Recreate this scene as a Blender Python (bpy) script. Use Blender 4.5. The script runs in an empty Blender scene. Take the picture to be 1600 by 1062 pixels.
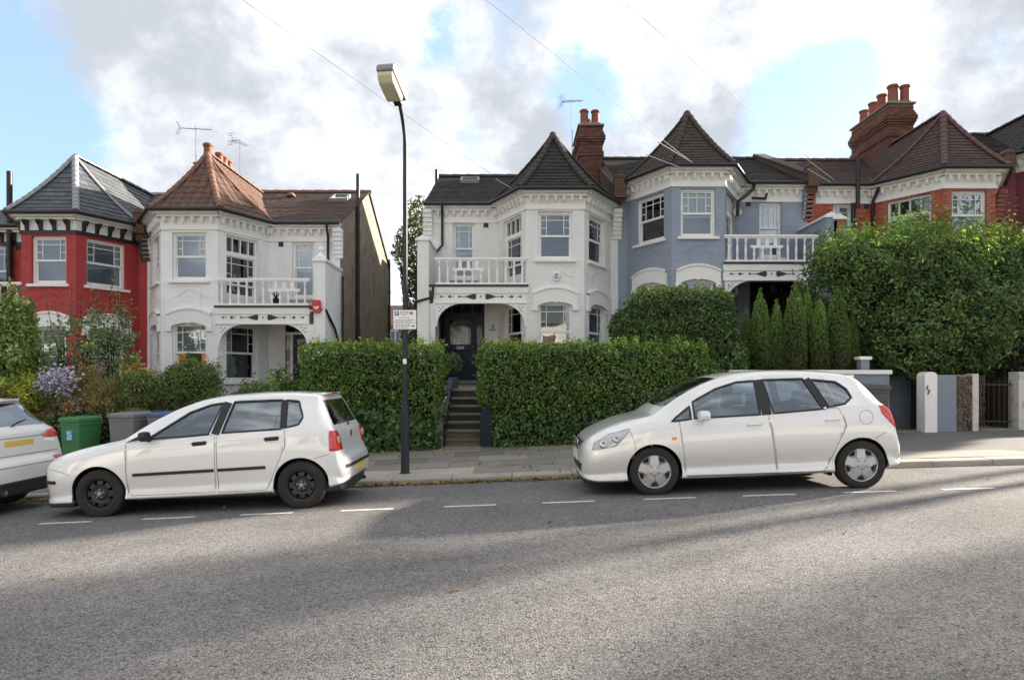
import bpy, bmesh, math, random
import numpy as np
from mathutils import Vector, Matrix

random.seed(11)
RNG = np.random.default_rng(7)
SC = bpy.context.scene
COL = SC.collection
R = math.radians

# ------------------------------------------------------------------ camera, world, sun, exposure
EYE = 1.5
cam_d = bpy.data.cameras.new('camera')
cam_d.sensor_width = 36.0
cam_d.lens = 24.3
cam_d.shift_y = 59.0 / 1600.0
cam_d.clip_end = 3000.0
cam = bpy.data.objects.new('camera', cam_d)
cam.location = (0, 0, EYE)
cam.rotation_euler = (R(90), 0, 0)
COL.objects.link(cam)
SC.camera = cam

SUN_AZ, SUN_EL = 27.0, 18.5          # degrees: azimuth from +X towards +Y (behind the terrace, to the right)
sd = Vector((math.cos(R(SUN_AZ)) * math.cos(R(SUN_EL)), math.sin(R(SUN_AZ)) * math.cos(R(SUN_EL)), math.sin(R(SUN_EL))))
sun_d = bpy.data.lights.new('sun', 'SUN')
sun_d.energy = 4.3
sun_d.angle = R(1.5)
sun_d.color = (1.0, 0.90, 0.76)
sun = bpy.data.objects.new('sun', sun_d)
sun.rotation_euler = sd.to_track_quat('Z', 'Y').to_euler()
sun.location = (30, 20, 30)
COL.objects.link(sun)

world = bpy.data.worlds.new('World')
SC.world = world
world.use_nodes = True


def build_world():
    nt = world.node_tree
    nt.nodes.clear()
    N = nt.nodes.new
    L = nt.links.new
    out = N('ShaderNodeOutputWorld')
    bg = N('ShaderNodeBackground')
    bg.inputs['Strength'].default_value = 0.12
    L(bg.outputs[0], out.inputs[0])
    sky = N('ShaderNodeTexSky')
    sky.sky_type = 'NISHITA'
    sky.sun_disc = False
    sky.sun_elevation = R(SUN_EL)
    sky.sun_rotation = R(90 - SUN_AZ)
    sky.air_density = 1.0
    sky.dust_density = 1.0
    sky.ozone_density = 1.0
    tc = N('ShaderNodeTexCoord')
    mp = N('ShaderNodeMapping')
    mp.inputs['Scale'].default_value = (1.0, 1.0, 1.35)
    mp.inputs['Location'].default_value = (3.1, 0.4, 1.7)
    L(tc.outputs['Generated'], mp.inputs['Vector'])

    def noise(scale, detail, rough, dist=0.0, vec=None):
        n = N('ShaderNodeTexNoise')
        n.inputs['Scale'].default_value = scale
        n.inputs['Detail'].default_value = detail
        n.inputs['Roughness'].default_value = rough
        n.inputs['Distortion'].default_value = dist
        L(vec or mp.outputs[0], n.inputs['Vector'])
        return n.outputs['Fac']

    def math_(op, a, b=None, clamp=False):
        m = N('ShaderNodeMath')
        m.operation = op
        m.use_clamp = clamp
        for i, q in enumerate((a, b)):
            if q is None:
                continue
            if isinstance(q, (int, float)):
                m.inputs[i].default_value = q
            else:
                L(q, m.inputs[i])
        return m.outputs[0]

    big = noise(3.4, 10, 0.62, 0.15)
    dens = big
    # gaps of blue between the clouds, at their own directions in the sky
    for (px, py, rad, amt) in ((0, 70, .11, .24), (40, 215, .09, .25), (10, 300, .10, .2), (690, 50, .07, .26), (905, 105, .075, .24), (915, 185, .06, .24),
                               (1320, 110, .06, .22), (1270, 205, .085, .27), (1200, 255, .05, .18), (720, 250, .06, .26), (420, 300, .04, .1), (790, 30, .06, .15), (1590, 60, .06, .16)):
        d = Vector(((px - 800) / 1080, 1, (590 - py) / 1080)).normalized()
        dp = N('ShaderNodeVectorMath')
        dp.operation = 'DISTANCE'
        L(tc.outputs['Generated'], dp.inputs[0])
        dp.inputs[1].default_value = d
        q = math_('DIVIDE', dp.outputs['Value'], rad)
        q = math_('MULTIPLY', q, q)
        q = math_('MULTIPLY', q, -1.0)
        q = math_('EXPONENT', q)
        q = math_('MULTIPLY', q, amt)
        dens = math_('SUBTRACT', dens, q)
    mr = N('ShaderNodeMapRange')
    mr.interpolation_type = 'SMOOTHSTEP'
    mr.inputs['From Min'].default_value = 0.17
    mr.inputs['From Max'].default_value = 0.36
    L(dens, mr.inputs['Value'])
    cover = mr.outputs[0]
    thick = noise(4.6, 10, 0.60, 0.12)
    mr2 = N('ShaderNodeMapRange')
    mr2.interpolation_type = 'SMOOTHSTEP'
    mr2.inputs['From Min'].default_value = 0.33
    mr2.inputs['From Max'].default_value = 0.60
    L(thick, mr2.inputs['Value'])
    ramp = N('ShaderNodeValToRGB')
    e = ramp.color_ramp.elements
    e[0].position = 0.0
    e[0].color = (3.45, 3.45, 3.42, 1)
    e[1].position = 1.0
    e[1].color = (1.22, 1.3, 1.44, 1)
    m_ = e.new(0.34)
    m_.color = (2.02, 2.08, 2.2, 1)
    L(mr2.outputs[0], ramp.inputs[0])
    blue = N('ShaderNodeMix')
    blue.data_type = 'RGBA'
    blue.inputs[0].default_value = 0.72
    L(sky.outputs[0], blue.inputs[6])
    blue.inputs[7].default_value = (0.82, 1.22, 1.72, 1)      # thin veil of high cloud in the blue
    mix = N('ShaderNodeMix')
    mix.data_type = 'RGBA'
    L(cover, mix.inputs[0])
    L(blue.outputs[2], mix.inputs[6])
    L(ramp.outputs[0], mix.inputs[7])
    L(mix.outputs[2], bg.inputs['Color'])


build_world()
SC.view_settings.view_transform = 'Standard'
SC.view_settings.look = 'None'
SC.view_settings.exposure = 2.15
SC.view_settings.gamma = 1.0
SC.view_settings.use_curve_mapping = False
SC.render.engine = 'CYCLES'
SC.cycles.max_bounces = 8
SC.cycles.transparent_max_bounces = 12
SC.cycles.caustics_reflective = False
SC.cycles.caustics_refractive = False
SC.cycles.use_denoising = True


# ------------------------------------------------------------------ measuring and ground levels
def WX(px, Y):
    return (px - 800.0) / 1080.0 * Y


def WZ(py, Y):
    return EYE + (590.0 - py) / 1080.0 * Y


def zr(X):
    c = max(-14.0, min(14.0, X))
    z = 0.0375 * c - 0.00075 * c * c
    if X > 14:
        z += (X - 14) * 0.0165 * math.exp(-max(0, X - 14) / 80)
    if X < -14:
        z += (X + 14) * 0.03 * math.exp(-max(0, -14 - X) / 80)
    return z


YK = 10.35


def road_z(X, Y):
    return zr(X) + 0.0144 - 0.0025 * (Y - 5.8) ** 2


def pave_z(X, Y):
    return road_z(X, YK) + 0.085 + 0.028 * (Y - YK)


# ------------------------------------------------------------------ object helpers
def tag(o, label=None, cat=None, group=None, kind=None):
    if label:
        o['label'] = label
    if cat:
        o['category'] = cat
    if group:
        o['group'] = group
    if kind:
        o['kind'] = kind
    return o


def attach(o, parent):
    o.parent = parent
    o.matrix_parent_inverse = parent_world(parent).inverted()


_WORLD = {}


def parent_world(p):
    m = p.matrix_basis.copy()
    if p.parent is not None:
        m = parent_world(p.parent) @ p.matrix_parent_inverse @ m
    return m


def empty(name, loc, label, cat, group=None, rot=(0, 0, 0)):
    o = bpy.data.objects.new(name, None)
    o.location = loc
    o.rotation_euler = rot
    o.empty_display_size = 0.3
    COL.objects.link(o)
    return tag(o, label, cat, group)


def link(name, me, parent=None, loc=None, mat=None):
    o = bpy.data.objects.new(name, me)
    COL.objects.link(o)
    if loc is not None:
        o.location = loc
    if parent is not None:
        attach(o, parent)
    return o


def copy_tree(o, parent=None, label=None):
    c = o.copy()
    COL.objects.link(c)
    if parent is not None:
        c.parent = parent
    if label:
        c['label'] = label
    for ch in list(o.children):
        copy_tree(ch, c)
    return c


class Fr:
    """local (a, b, c) -> world: a along the wall to the right, b out of the wall, c up"""

    def __init__(s, O=(0, 0, 0), T=(1, 0, 0), N=(0, 1, 0), Z=(0, 0, 1)):
        s.O, s.T, s.N, s.Z = Vector(O), Vector(T), Vector(N), Vector(Z)

    def __call__(s, p):
        return s.O + s.T * p[0] + s.N * p[1] + s.Z * p[2]


def facet(A, B, z=0.0):
    d = Vector((B[0] - A[0], B[1] - A[1], 0))
    w = d.length
    T = d / w
    return Fr((A[0], A[1], z), T, (T.y, -T.x, 0)), w


ID = Fr()


class MB:
    def __init__(s, fr=None):
        s.v, s.f, s.uv, s.mi = [], [], [], []
        s.fr = fr or ID
        s.m = 0

    def face(s, pts, uv=None, raw=False):
        n = len(s.v)
        s.v.extend([Vector(p) if raw else s.fr(p) for p in pts])
        s.f.append(tuple(range(n, n + len(pts))))
        s.uv.append(uv or [(p[0], p[2]) for p in pts])
        s.mi.append(s.m)

    def box(s, a0, a1, b0, b1, c0, c1):
        n = len(s.v)
        for c in (c0, c1):
            for b in (b0, b1):
                for a in (a0, a1):
                    s.v.append(s.fr((a, b, c)))
        for q in ((0, 1, 3, 2), (4, 6, 7, 5), (0, 4, 5, 1), (2, 3, 7, 6), (0, 2, 6, 4), (1, 5, 7, 3)):
            s.f.append(tuple(n + i for i in q))
            s.mi.append(s.m)
        A = [a0, a1]
        B = [b0, b1]
        C = [c0, c1]
        co = [(A[i & 1], B[(i >> 1) & 1], C[(i >> 2) & 1]) for i in range(8)]
        for q, ax in (((0, 1, 3, 2), (0, 1)), ((4, 6, 7, 5), (0, 1)), ((0, 4, 5, 1), (0, 2)), ((2, 3, 7, 6), (0, 2)), ((0, 2, 6, 4), (1, 2)), ((1, 5, 7, 3), (1, 2))):
            s.uv.append([(co[i][ax[0]], co[i][ax[1]]) for i in q])

    def prism(s, poly, b0, b1):
        """polygon in the (a, c) plane, extruded along b"""
        n = len(poly)
        k = len(s.v)
        for b in (b0, b1):
            for a, c in poly:
                s.v.append(s.fr((a, b, c)))
        s.f.append(tuple(range(k, k + n)))
        s.uv.append(list(poly))
        s.f.append(tuple(range(k + 2 * n - 1, k + n - 1, -1)))
        s.uv.append(list(poly)[::-1])
        s.mi += [s.m, s.m]
        for i in range(n):
            j = (i + 1) % n
            s.f.append((k + i, k + j, k + n + j, k + n + i))
            s.uv.append([(poly[i][0], b0), (poly[j][0], b0), (poly[j][0], b1), (poly[i][0], b1)])
            s.mi.append(s.m)

    def prism_z(s, poly, c0, c1):
        n = len(poly)
        k = len(s.v)
        for c in (c0, c1):
            for a, b in poly:
                s.v.append(s.fr((a, b, c)))
        s.f.append(tuple(range(k, k + n)))
        s.uv.append(list(poly))
        s.f.append(tuple(range(k + 2 * n - 1, k + n - 1, -1)))
        s.uv.append(list(poly)[::-1])
        s.mi += [s.m, s.m]
        for i in range(n):
            j = (i + 1) % n
            s.f.append((k + i, k + j, k + n + j, k + n + i))
            s.uv.append([(poly[i][0], c0), (poly[j][0], c0), (poly[j][0], c1), (poly[i][0], c1)])
            s.mi.append(s.m)

    def tube(s, pts, r, n=8, cap=True, up=(0, 0, 1)):
        pts = [s.fr(p) for p in pts]
        rs = r if isinstance(r, (list, tuple)) else [r] * len(pts)
        k = len(s.v)
        prev = None
        for i, p in enumerate(pts):
            a = pts[max(0, i - 1)]
            b = pts[min(len(pts) - 1, i + 1)]
            d = (b - a).normalized()
            if prev is None:
                u = Vector(up)
                if abs(u.dot(d)) > 0.95:
                    u = Vector((1, 0, 0))
                x = (u - d * u.dot(d)).normalized()
            else:
                x = (prev - d * prev.dot(d)).normalized()
            prev = x
            y = d.cross(x)
            for j in range(n):
                t = 2 * math.pi * j / n
                s.v.append(p + (x * math.cos(t) + y * math.sin(t)) * rs[i])
        for i in range(len(pts) - 1):
            for j in range(n):
                j2 = (j + 1) % n
                s.f.append((k + i * n + j, k + i * n + j2, k + (i + 1) * n + j2, k + (i + 1) * n + j))
                s.uv.append([(j / n, i), ((j + 1) / n, i), ((j + 1) / n, i + 1), (j / n, i + 1)])
                s.mi.append(s.m)
        if cap:
            s.f.append(tuple(k + j for j in range(n))[::-1])
            s.f.append(tuple(k + (len(pts) - 1) * n + j for j in range(n)))
            s.uv += [[(0, 0)] * n, [(0, 0)] * n]
            s.mi += [s.m, s.m]

    def lathe(s, prof, c=(0, 0, 0), n=12, axis='z', arc=None):
        """profile of (radius, height) turned round an axis through c"""
        k = len(s.v)
        for r_, h in prof:
            for j in range(n):
                t = 2 * math.pi * j / n
                x, y = r_ * math.cos(t), r_ * math.sin(t)
                p = (c[0] + x, c[1] + y, c[2] + h) if axis == 'z' else ((c[0] + x, c[1] + h, c[2] + y) if axis == 'y' else (c[0] + h, c[1] + x, c[2] + y))
                s.v.append(s.fr(p))
        for i in range(len(prof) - 1):
            for j in range(n):
                j2 = (j + 1) % n
                s.f.append((k + i * n + j, k + i * n + j2, k + (i + 1) * n + j2, k + (i + 1) * n + j))
                s.uv.append([(j / n, i), ((j + 1) / n, i), ((j + 1) / n, i + 1), (j / n, i + 1)])
                s.mi.append(s.m)
        s.f.append(tuple(k + j for j in range(n))[::-1])
        s.f.append(tuple(k + (len(prof) - 1) * n + j for j in range(n)))
        s.uv += [[(0, 0)] * n, [(0, 0)] * n]
        s.mi += [s.m, s.m]

    def mesh(s, name, mats, smooth=False, recalc=True, sharp=None, colors=None):
        me = bpy.data.meshes.new(name)
        me.from_pydata([tuple(v) for v in s.v], [], s.f)
        ul = me.uv_layers.new(name='UVMap')
        flat = []
        for q in s.uv:
            for a in q:
                flat.extend((a[0], a[1]))
        ul.data.foreach_set('uv', flat)
        for m in (mats if isinstance(mats, (list, tuple)) else [mats]):
            me.materials.append(m)
        if any(s.mi):
            me.polygons.foreach_set('material_index', s.mi)
        if colors is not None:
            at = me.color_attributes.new('tint', 'FLOAT_COLOR', 'POINT')
            at.data.foreach_set('color', np.asarray(colors, dtype=np.float32).ravel())
        if recalc:
            bm = bmesh.new()
            bm.from_mesh(me)
            bmesh.ops.recalc_face_normals(bm, faces=bm.faces)
            bm.to_mesh(me)
            bm.free()
        if smooth:
            me.polygons.foreach_set('use_smooth', [True] * len(me.polygons))
            if sharp is not None:
                me.set_sharp_from_angle(angle=R(sharp))
        me.update()
        return me

    def build(s, name, mats, parent=None, smooth=False, recalc=True, sharp=None, label=None, cat=None, group=None, kind=None, colors=None, bevel=0):
        o = link(name, s.mesh(name, mats, smooth, recalc, sharp, colors), parent)
        if bevel:
            b = o.modifiers.new('bevel', 'BEVEL')
            b.width = bevel
            b.segments = 2
            b.limit_method = 'ANGLE'
            b.angle_limit = R(40)
        return tag(o, label, cat, group, kind)


# ------------------------------------------------------------------ materials
MATS = {}


def nodes(name):
    m = bpy.data.materials.new(name)
    m.use_nodes = True
    nt = m.node_tree
    return m, nt, nt.nodes['Principled BSDF'], nt.nodes.new, nt.links.new


def mat(name, col, rough=0.6, var=0.12, scale=3.0, bump=0.0, bscale=40.0, metal=0.0, spec=0.5, coat=0.0, brick=None, fine=0.06, dirt=None, coords='Object', tint=0.0, streak=0.0):
    """one procedural material: broad and fine colour variation, optional brick relief on the UVs, optional dirt blotches"""
    if name in MATS:
        return MATS[name]
    m, nt, P, N, L = nodes(name)
    tc = N('ShaderNodeTexCoord')
    co = tc.outputs[coords]

    def noise(sc, det, rg=0.6, vec=co):
        n = N('ShaderNodeTexNoise')
        n.inputs['Scale'].default_value = sc
        n.inputs['Detail'].default_value = det
        n.inputs['Roughness'].default_value = rg
        L(vec, n.inputs['Vector'])
        return n.outputs['Fac']

    def mixc(f, a, b):
        x = N('ShaderNodeMix')
        x.data_type = 'RGBA'
        for i, q in ((0, f), (6, a), (7, b)):
            if hasattr(q, 'is_linked') or hasattr(q, 'links'):
                L(q, x.inputs[i])
            elif i == 0:
                x.inputs[0].default_value = q
            else:
                x.inputs[i].default_value = (*q[:3], 1)
        return x.outputs[2]

    lo = [c * (1 - var) for c in col]
    hi = [min(1, c * (1 + var)) for c in col]
    c = mixc(noise(scale, 6), lo, hi)
    if fine:
        mr = N('ShaderNodeMapRange')
        mr.inputs['To Min'].default_value = 1 - fine * 2
        mr.inputs['To Max'].default_value = 1 + fine * 2
        L(noise(scale * 14, 4), mr.inputs['Value'])
        v = N('ShaderNodeVectorMath')
        v.operation = 'SCALE'
        L(c, v.inputs[0])
        L(mr.outputs[0], v.inputs['Scale'])
        c = v.outputs[0]
    if dirt:
        dcol, amt, dsc = dirt
        mr = N('ShaderNodeMapRange')
        mr.interpolation_type = 'SMOOTHSTEP'
        mr.inputs['From Min'].default_value = 0.48
        mr.inputs['From Max'].default_value = 0.75
        mr.inputs['To Max'].default_value = amt
        L(noise(dsc, 8, 0.7), mr.inputs['Value'])
        c = mixc(mr.outputs[0], c, dcol)
    if streak:
        mp = N('ShaderNodeMapping')
        mp.inputs['Scale'].default_value = (5.0, 5.0, 0.45)
        L(co, mp.inputs['Vector'])
        mr = N('ShaderNodeMapRange')
        mr.interpolation_type = 'SMOOTHSTEP'
        mr.inputs['From Min'].default_value = 0.50
        mr.inputs['From Max'].default_value = 0.78
        mr.inputs['To Min'].default_value = 1.0
        mr.inputs['To Max'].default_value = 1 - streak
        L(noise(1.6, 7, 0.65, mp.outputs[0]), mr.inputs['Value'])
        v = N('ShaderNodeVectorMath')
        v.operation = 'SCALE'
        L(c, v.inputs[0])
        L(mr.outputs[0], v.inputs['Scale'])
        c = v.outputs[0]
    if tint:
        at = N('ShaderNodeAttribute')
        at.attribute_name = 'tint'
        x = N('ShaderNodeMix')
        x.data_type = 'RGBA'
        x.blend_type = 'MULTIPLY'
        x.inputs[0].default_value = tint
        L(c, x.inputs[6])
        L(at.outputs['Color'], x.inputs[7])
        c = x.outputs[2]
    hsock = None
    if brick:
        b = N('ShaderNodeTexBrick')
        bw, bh, mort, mcol, camt = brick
        b.inputs['Scale'].default_value = 1.0
        b.inputs['Brick Width'].default_value = bw
        b.inputs['Row Height'].default_value = bh
        b.inputs['Mortar Size'].default_value = mort
        b.inputs['Mortar Smooth'].default_value = 0.3
        b.inputs['Color1'].default_value = (1, 1, 1, 1)
        b.inputs['Color2'].default_value = (1 - camt, 1 - camt, 1 - camt, 1)
        b.inputs['Mortar'].default_value = (1, 1, 1, 1)
        L(tc.outputs['UV'], b.inputs['Vector'])
        x = N('ShaderNodeMix')
        x.data_type = 'RGBA'
        x.blend_type = 'MULTIPLY'
        x.inputs[0].default_value = 1
        L(c, x.inputs[6])
        L(b.outputs['Color'], x.inputs[7])
        c = x.outputs[2]
        if mcol is not None:
            c = mixc(b.outputs['Fac'], c, mcol)
        inv = N('ShaderNodeMath')
        inv.operation = 'SUBTRACT'
        inv.inputs[0].default_value = 1.0
        L(b.outputs['Fac'], inv.inputs[1])
        bp0 = N('ShaderNodeBump')
        bp0.inputs['Strength'].default_value = 0.6
        bp0.inputs['Distance'].default_value = 0.012
        L(inv.outputs[0], bp0.inputs['Height'])
        hsock = bp0.outputs[0]
    L(c, P.inputs['Base Color'])
    rr = N('ShaderNodeMapRange')
    rr.inputs['To Min'].default_value = max(0.02, rough - 0.1)
    rr.inputs['To Max'].default_value = min(1, rough + 0.1)
    L(noise(scale * 5, 3), rr.inputs['Value'])
    L(rr.outputs[0], P.inputs['Roughness'])
    P.inputs['Metallic'].default_value = metal
    P.inputs['Specular IOR Level'].default_value = spec
    P.inputs['Coat Weight'].default_value = coat
    P.inputs['Coat Roughness'].default_value = 0.04
    if bump:
        bp = N('ShaderNodeBump')
        bp.inputs['Strength'].default_value = bump
        bp.inputs['Distance'].default_value = 0.02
        L(noise(bscale, 6), bp.inputs['Height'])
        if hsock:
            L(hsock, bp.inputs['Normal'])
        hsock = bp.outputs[0]
    if hsock:
        L(hsock, P.inputs['Normal'])
    MATS[name] = m
    return m


def glass_mat(name, tintc=(0.9, 0.95, 0.95), refl=0.16, rough=0.01, wav=0.0):
    m, nt, P, N, L = nodes(name)
    nt.nodes.remove(P)
    out = nt.nodes['Material Output']
    tr = N('ShaderNodeBsdfTransparent')
    tr.inputs[0].default_value = (*tintc, 1)
    gl = N('ShaderNodeBsdfGlossy')
    gl.inputs['Roughness'].default_value = rough
    gl.inputs['Color'].default_value = (0.84, 0.92, 1, 1)
    lw = N('ShaderNodeFresnel')
    lw.inputs['IOR'].default_value = 1.5
    mr = N('ShaderNodeMapRange')
    mr.inputs['From Min'].default_value = 0.04
    mr.inputs['From Max'].default_value = 1.0
    mr.inputs['To Min'].default_value = refl
    mr.inputs['To Max'].default_value = 1.0
    L(lw.outputs[0], mr.inputs['Value'])
    mx = N('ShaderNodeMixShader')
    L(mr.outputs[0], mx.inputs[0])
    L(tr.outputs[0], mx.inputs[1])
    L(gl.outputs[0], mx.inputs[2])
    L(mx.outputs[0], out.inputs[0])
    if wav:
        tc = N('ShaderNodeTexCoord')
        n = N('ShaderNodeTexNoise')
        n.inputs['Scale'].default_value = 2.2
        n.inputs['Detail'].default_value = 1
        L(tc.outputs['Object'], n.inputs['Vector'])
        bp = N('ShaderNodeBump')
        bp.inputs['Strength'].default_value = wav
        bp.inputs['Distance'].default_value = 0.03
        L(n.outputs[0], bp.inputs['Height'])
        L(bp.outputs[0], gl.inputs['Normal'])
        L(bp.outputs[0], lw.inputs['Normal'])
    MATS[name] = m
    return m


def leaf_mat(name, rough=0.5, trans=0.25, bright=1.0):
    m, nt, P, N, L = nodes(name)
    out = nt.nodes['Material Output']
    at = N('ShaderNodeAttribute')
    at.attribute_name = 'tint'
    P.inputs['Roughness'].default_value = rough
    P.inputs['Specular IOR Level'].default_value = 0.4
    L(at.outputs['Color'], P.inputs['Base Color'])
    tl = N('ShaderNodeBsdfTranslucent')
    v = N('ShaderNodeVectorMath')
    v.operation = 'MULTIPLY'
    v.inputs[1].default_value = (1.5, 1.6, 0.7)
    L(at.outputs['Color'], v.inputs[0])
    L(v.outputs[0], tl.inputs[0])
    mx = N('ShaderNodeMixShader')
    mx.inputs[0].default_value = trans
    L(P.outputs[0], mx.inputs[1])
    L(tl.outputs[0], mx.inputs[2])
    L(mx.outputs[0], out.inputs[0])
    MATS[name] = m
    return m


M_white = mat('white_paint', (0.86, 0.85, 0.83), 0.5, 0.04, 2.0, 0.08, 60, dirt=((0.5, 0.48, 0.43), 0.18, 2.5))
M_h2wall = mat('white_wall_paint', (0.87, 0.87, 0.87), 0.7, 0.05, 1.2, 0.15, 60, streak=.14, brick=(0.225, 0.075, 0.004, None, 0.01), dirt=((0.55, 0.53, 0.48), 0.25, 1.6))
M_h3wall = mat('pale_grey_wall_paint', (0.83, 0.825, 0.80), 0.7, 0.05, 1.2, 0.15, 60, streak=.14, brick=(0.225, 0.075, 0.003, None, 0.01), dirt=((0.5, 0.49, 0.46), 0.22, 1.6))
M_blue = mat('blue_grey_wall_paint', (0.295, 0.345, 0.43), 0.65, 0.06, 1.5, 0.1, 60, streak=.25, brick=(0.225, 0.075, 0.01, None, 0.07), dirt=((0.2, 0.24, 0.32), 0.25, 1.8))
M_red = mat('red_wall_paint', (0.43, 0.048, 0.048), 0.6, 0.08, 1.5, 0.1, 60, streak=.3, brick=(0.225, 0.075, 0.01, None, 0.08), dirt=((0.3, 0.06, 0.06), 0.3, 1.8))
M_maroon = mat('maroon_wall_paint', (0.22, 0.055, 0.075), 0.6, 0.08, 1.5, 0.1, 60, brick=(0.225, 0.075, 0.01, None, 0.06))
M_redbrick = mat('red_brick', (0.42, 0.115, 0.062), 0.8, 0.16, 2.0, 0.2, 80, brick=(0.225, 0.075, 0.012, (0.33, 0.22, 0.17), 0.28), dirt=((0.25, 0.1, 0.07), 0.3, 3))
M_brick = mat('chimney_brick', (0.15, 0.060, 0.040), 0.85, 0.35, 5.0, 0.3, 90, dirt=((0.07, 0.055, 0.045), 0.85, 1.6), tint=0.9)
M_mortar = mat('mortar', (0.24, 0.19, 0.15), 0.95, 0.2, 6, 0.3, 90)
M_pot = mat('terracotta_pot', (0.25, 0.080, 0.048), 0.75, 0.2, 5, 0.15, 60, dirt=((0.12, 0.07, 0.05), 0.5, 5))
M_pebble = mat('pebbledash', (0.27, 0.225, 0.172), 0.95, 0.35, 2.2, 1.0, 40, dirt=((0.075, 0.064, 0.050), 0.8, 1.8), fine=0.40, streak=.5)
M_tile_brown = mat('brown_roof_tile', (0.125, 0.066, 0.046), 0.75, 0.2, 3, 0.2, 70, dirt=((0.09, 0.06, 0.045), 0.5, 2.5), tint=0.9)
M_tile_dark = mat('dark_roof_tile', (0.023, 0.019, 0.017), 0.8, 0.22, 3, 0.2, 70, dirt=((0.05, 0.043, 0.032), 0.45, 3.0), tint=0.9)
M_tile_mid = mat('grey_brown_roof_tile', (0.048, 0.037, 0.030), 0.8, 0.2, 3, 0.2, 70, dirt=((0.08, 0.066, 0.045), 0.45, 3.0), tint=0.9)
M_tile_plum = mat('plum_roof_tile', (0.068, 0.038, 0.035), 0.8, 0.18, 3, 0.2, 70, dirt=((0.08, 0.055, 0.05), 0.5, 2.0), tint=0.9)
M_slate = mat('grey_slate', (0.072, 0.078, 0.090), 0.6, 0.2, 3, 0.15, 60, dirt=((0.17, 0.16, 0.14), 0.4, 3), tint=0.9)
M_lead = mat('lead_flashing', (0.27, 0.28, 0.29), 0.6, 0.15, 4, 0.1, 40)
M_hip_dark = mat('dark_hip_tile', (0.050, 0.040, 0.033), 0.85, 0.25, 6, 0.25, 60, dirt=((0.11, 0.095, 0.065), 0.5, 5))
M_hip_red = mat('red_hip_tile', (0.21, 0.11, 0.075), 0.8, 0.2, 6, 0.25, 60)
M_black = mat('black_gloss_paint', (0.014, 0.014, 0.016), 0.35, 0.2, 5, 0.05, 40)
M_gutter = mat('black_gutter', (0.016, 0.016, 0.018), 0.45, 0.2, 5, 0.05, 40)
M_navy = mat('navy_door_paint', (0.010, 0.015, 0.036), 0.4, 0.15, 4, 0.05, 40, spec=0.3)
M_dark = mat('dark_interior', (0.06, 0.052, 0.045), 0.9, 0.2, 2)
M_room = mat('room_plaster', (0.50, 0.47, 0.43), 0.9, 0.1, 1)
M_woodwarm = mat('warm_wood', (0.42, 0.17, 0.055), 0.5, 0.2, 6, 0.1, 30)
M_net = mat('net_curtain', (0.72, 0.71, 0.68), 0.9, 0.05, 6, 0.3, 25)
M_curtain_red = mat('red_curtain', (0.35, 0.03, 0.02), 0.9, 0.2, 8, 0.3, 25)
M_curtain_orange = mat('orange_curtain', (0.75, 0.30, 0.06), 0.9, 0.15, 8, 0.3, 25)
for _m, _c, _s in ((M_curtain_orange, (1.0, 0.42, 0.10), 0.07), (M_woodwarm, (1.0, 0.45, 0.15), 0.03)):      # faint glow put into curtain and shutter in place of room light
    _p = _m.node_tree.nodes['Principled BSDF']
    _p.inputs['Emission Color'].default_value = (*_c, 1)
    _p.inputs['Emission Strength'].default_value = _s
M_glass = glass_mat('window_glass', (0.86, 0.91, 0.93), 0.14, 0.01, 0.04)
M_stain = glass_mat('leaded_glass', (0.30, 0.28, 0.24), 0.06, 0.08, 0.2)
M_metal = mat('galvanised_metal', (0.30, 0.31, 0.32), 0.4, 0.1, 8, 0.05, 60, metal=0.6)
M_stone = mat('stone_step', (0.22, 0.20, 0.165), 0.85, 0.2, 5, 0.25, 60, dirt=((0.10, 0.10, 0.06), 0.6, 4))
M_moss = mat('mossy_stone', (0.14, 0.13, 0.08), 0.95, 0.3, 5, 0.4, 50, dirt=((0.22, 0.20, 0.10), 0.6, 6))
M_rubble = mat('rubble_stone', (0.125, 0.10, 0.078), 0.9, 0.35, 6, 0.4, 40, dirt=((0.25, 0.22, 0.18), 0.5, 5), tint=0.9)
M_cable = mat('cable_rubber', (0.045, 0.046, 0.05), 0.6, 0.1, 3)
M_cable_w = mat('white_cable', (0.62, 0.60, 0.55), 0.6, 0.1, 3)
M_leaf = leaf_mat('leaf', 0.45, 0.22)
M_twig = mat('twig_bark', (0.016, 0.014, 0.009), 0.95, 0.3, 8, 0.4, 40)
M_bark = mat('tree_bark', (0.09, 0.07, 0.05), 0.95, 0.3, 6, 0.6, 30)
M_soil = mat('garden_soil', (0.075, 0.055, 0.038), 0.95, 0.3, 4, 0.6, 30)
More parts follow.
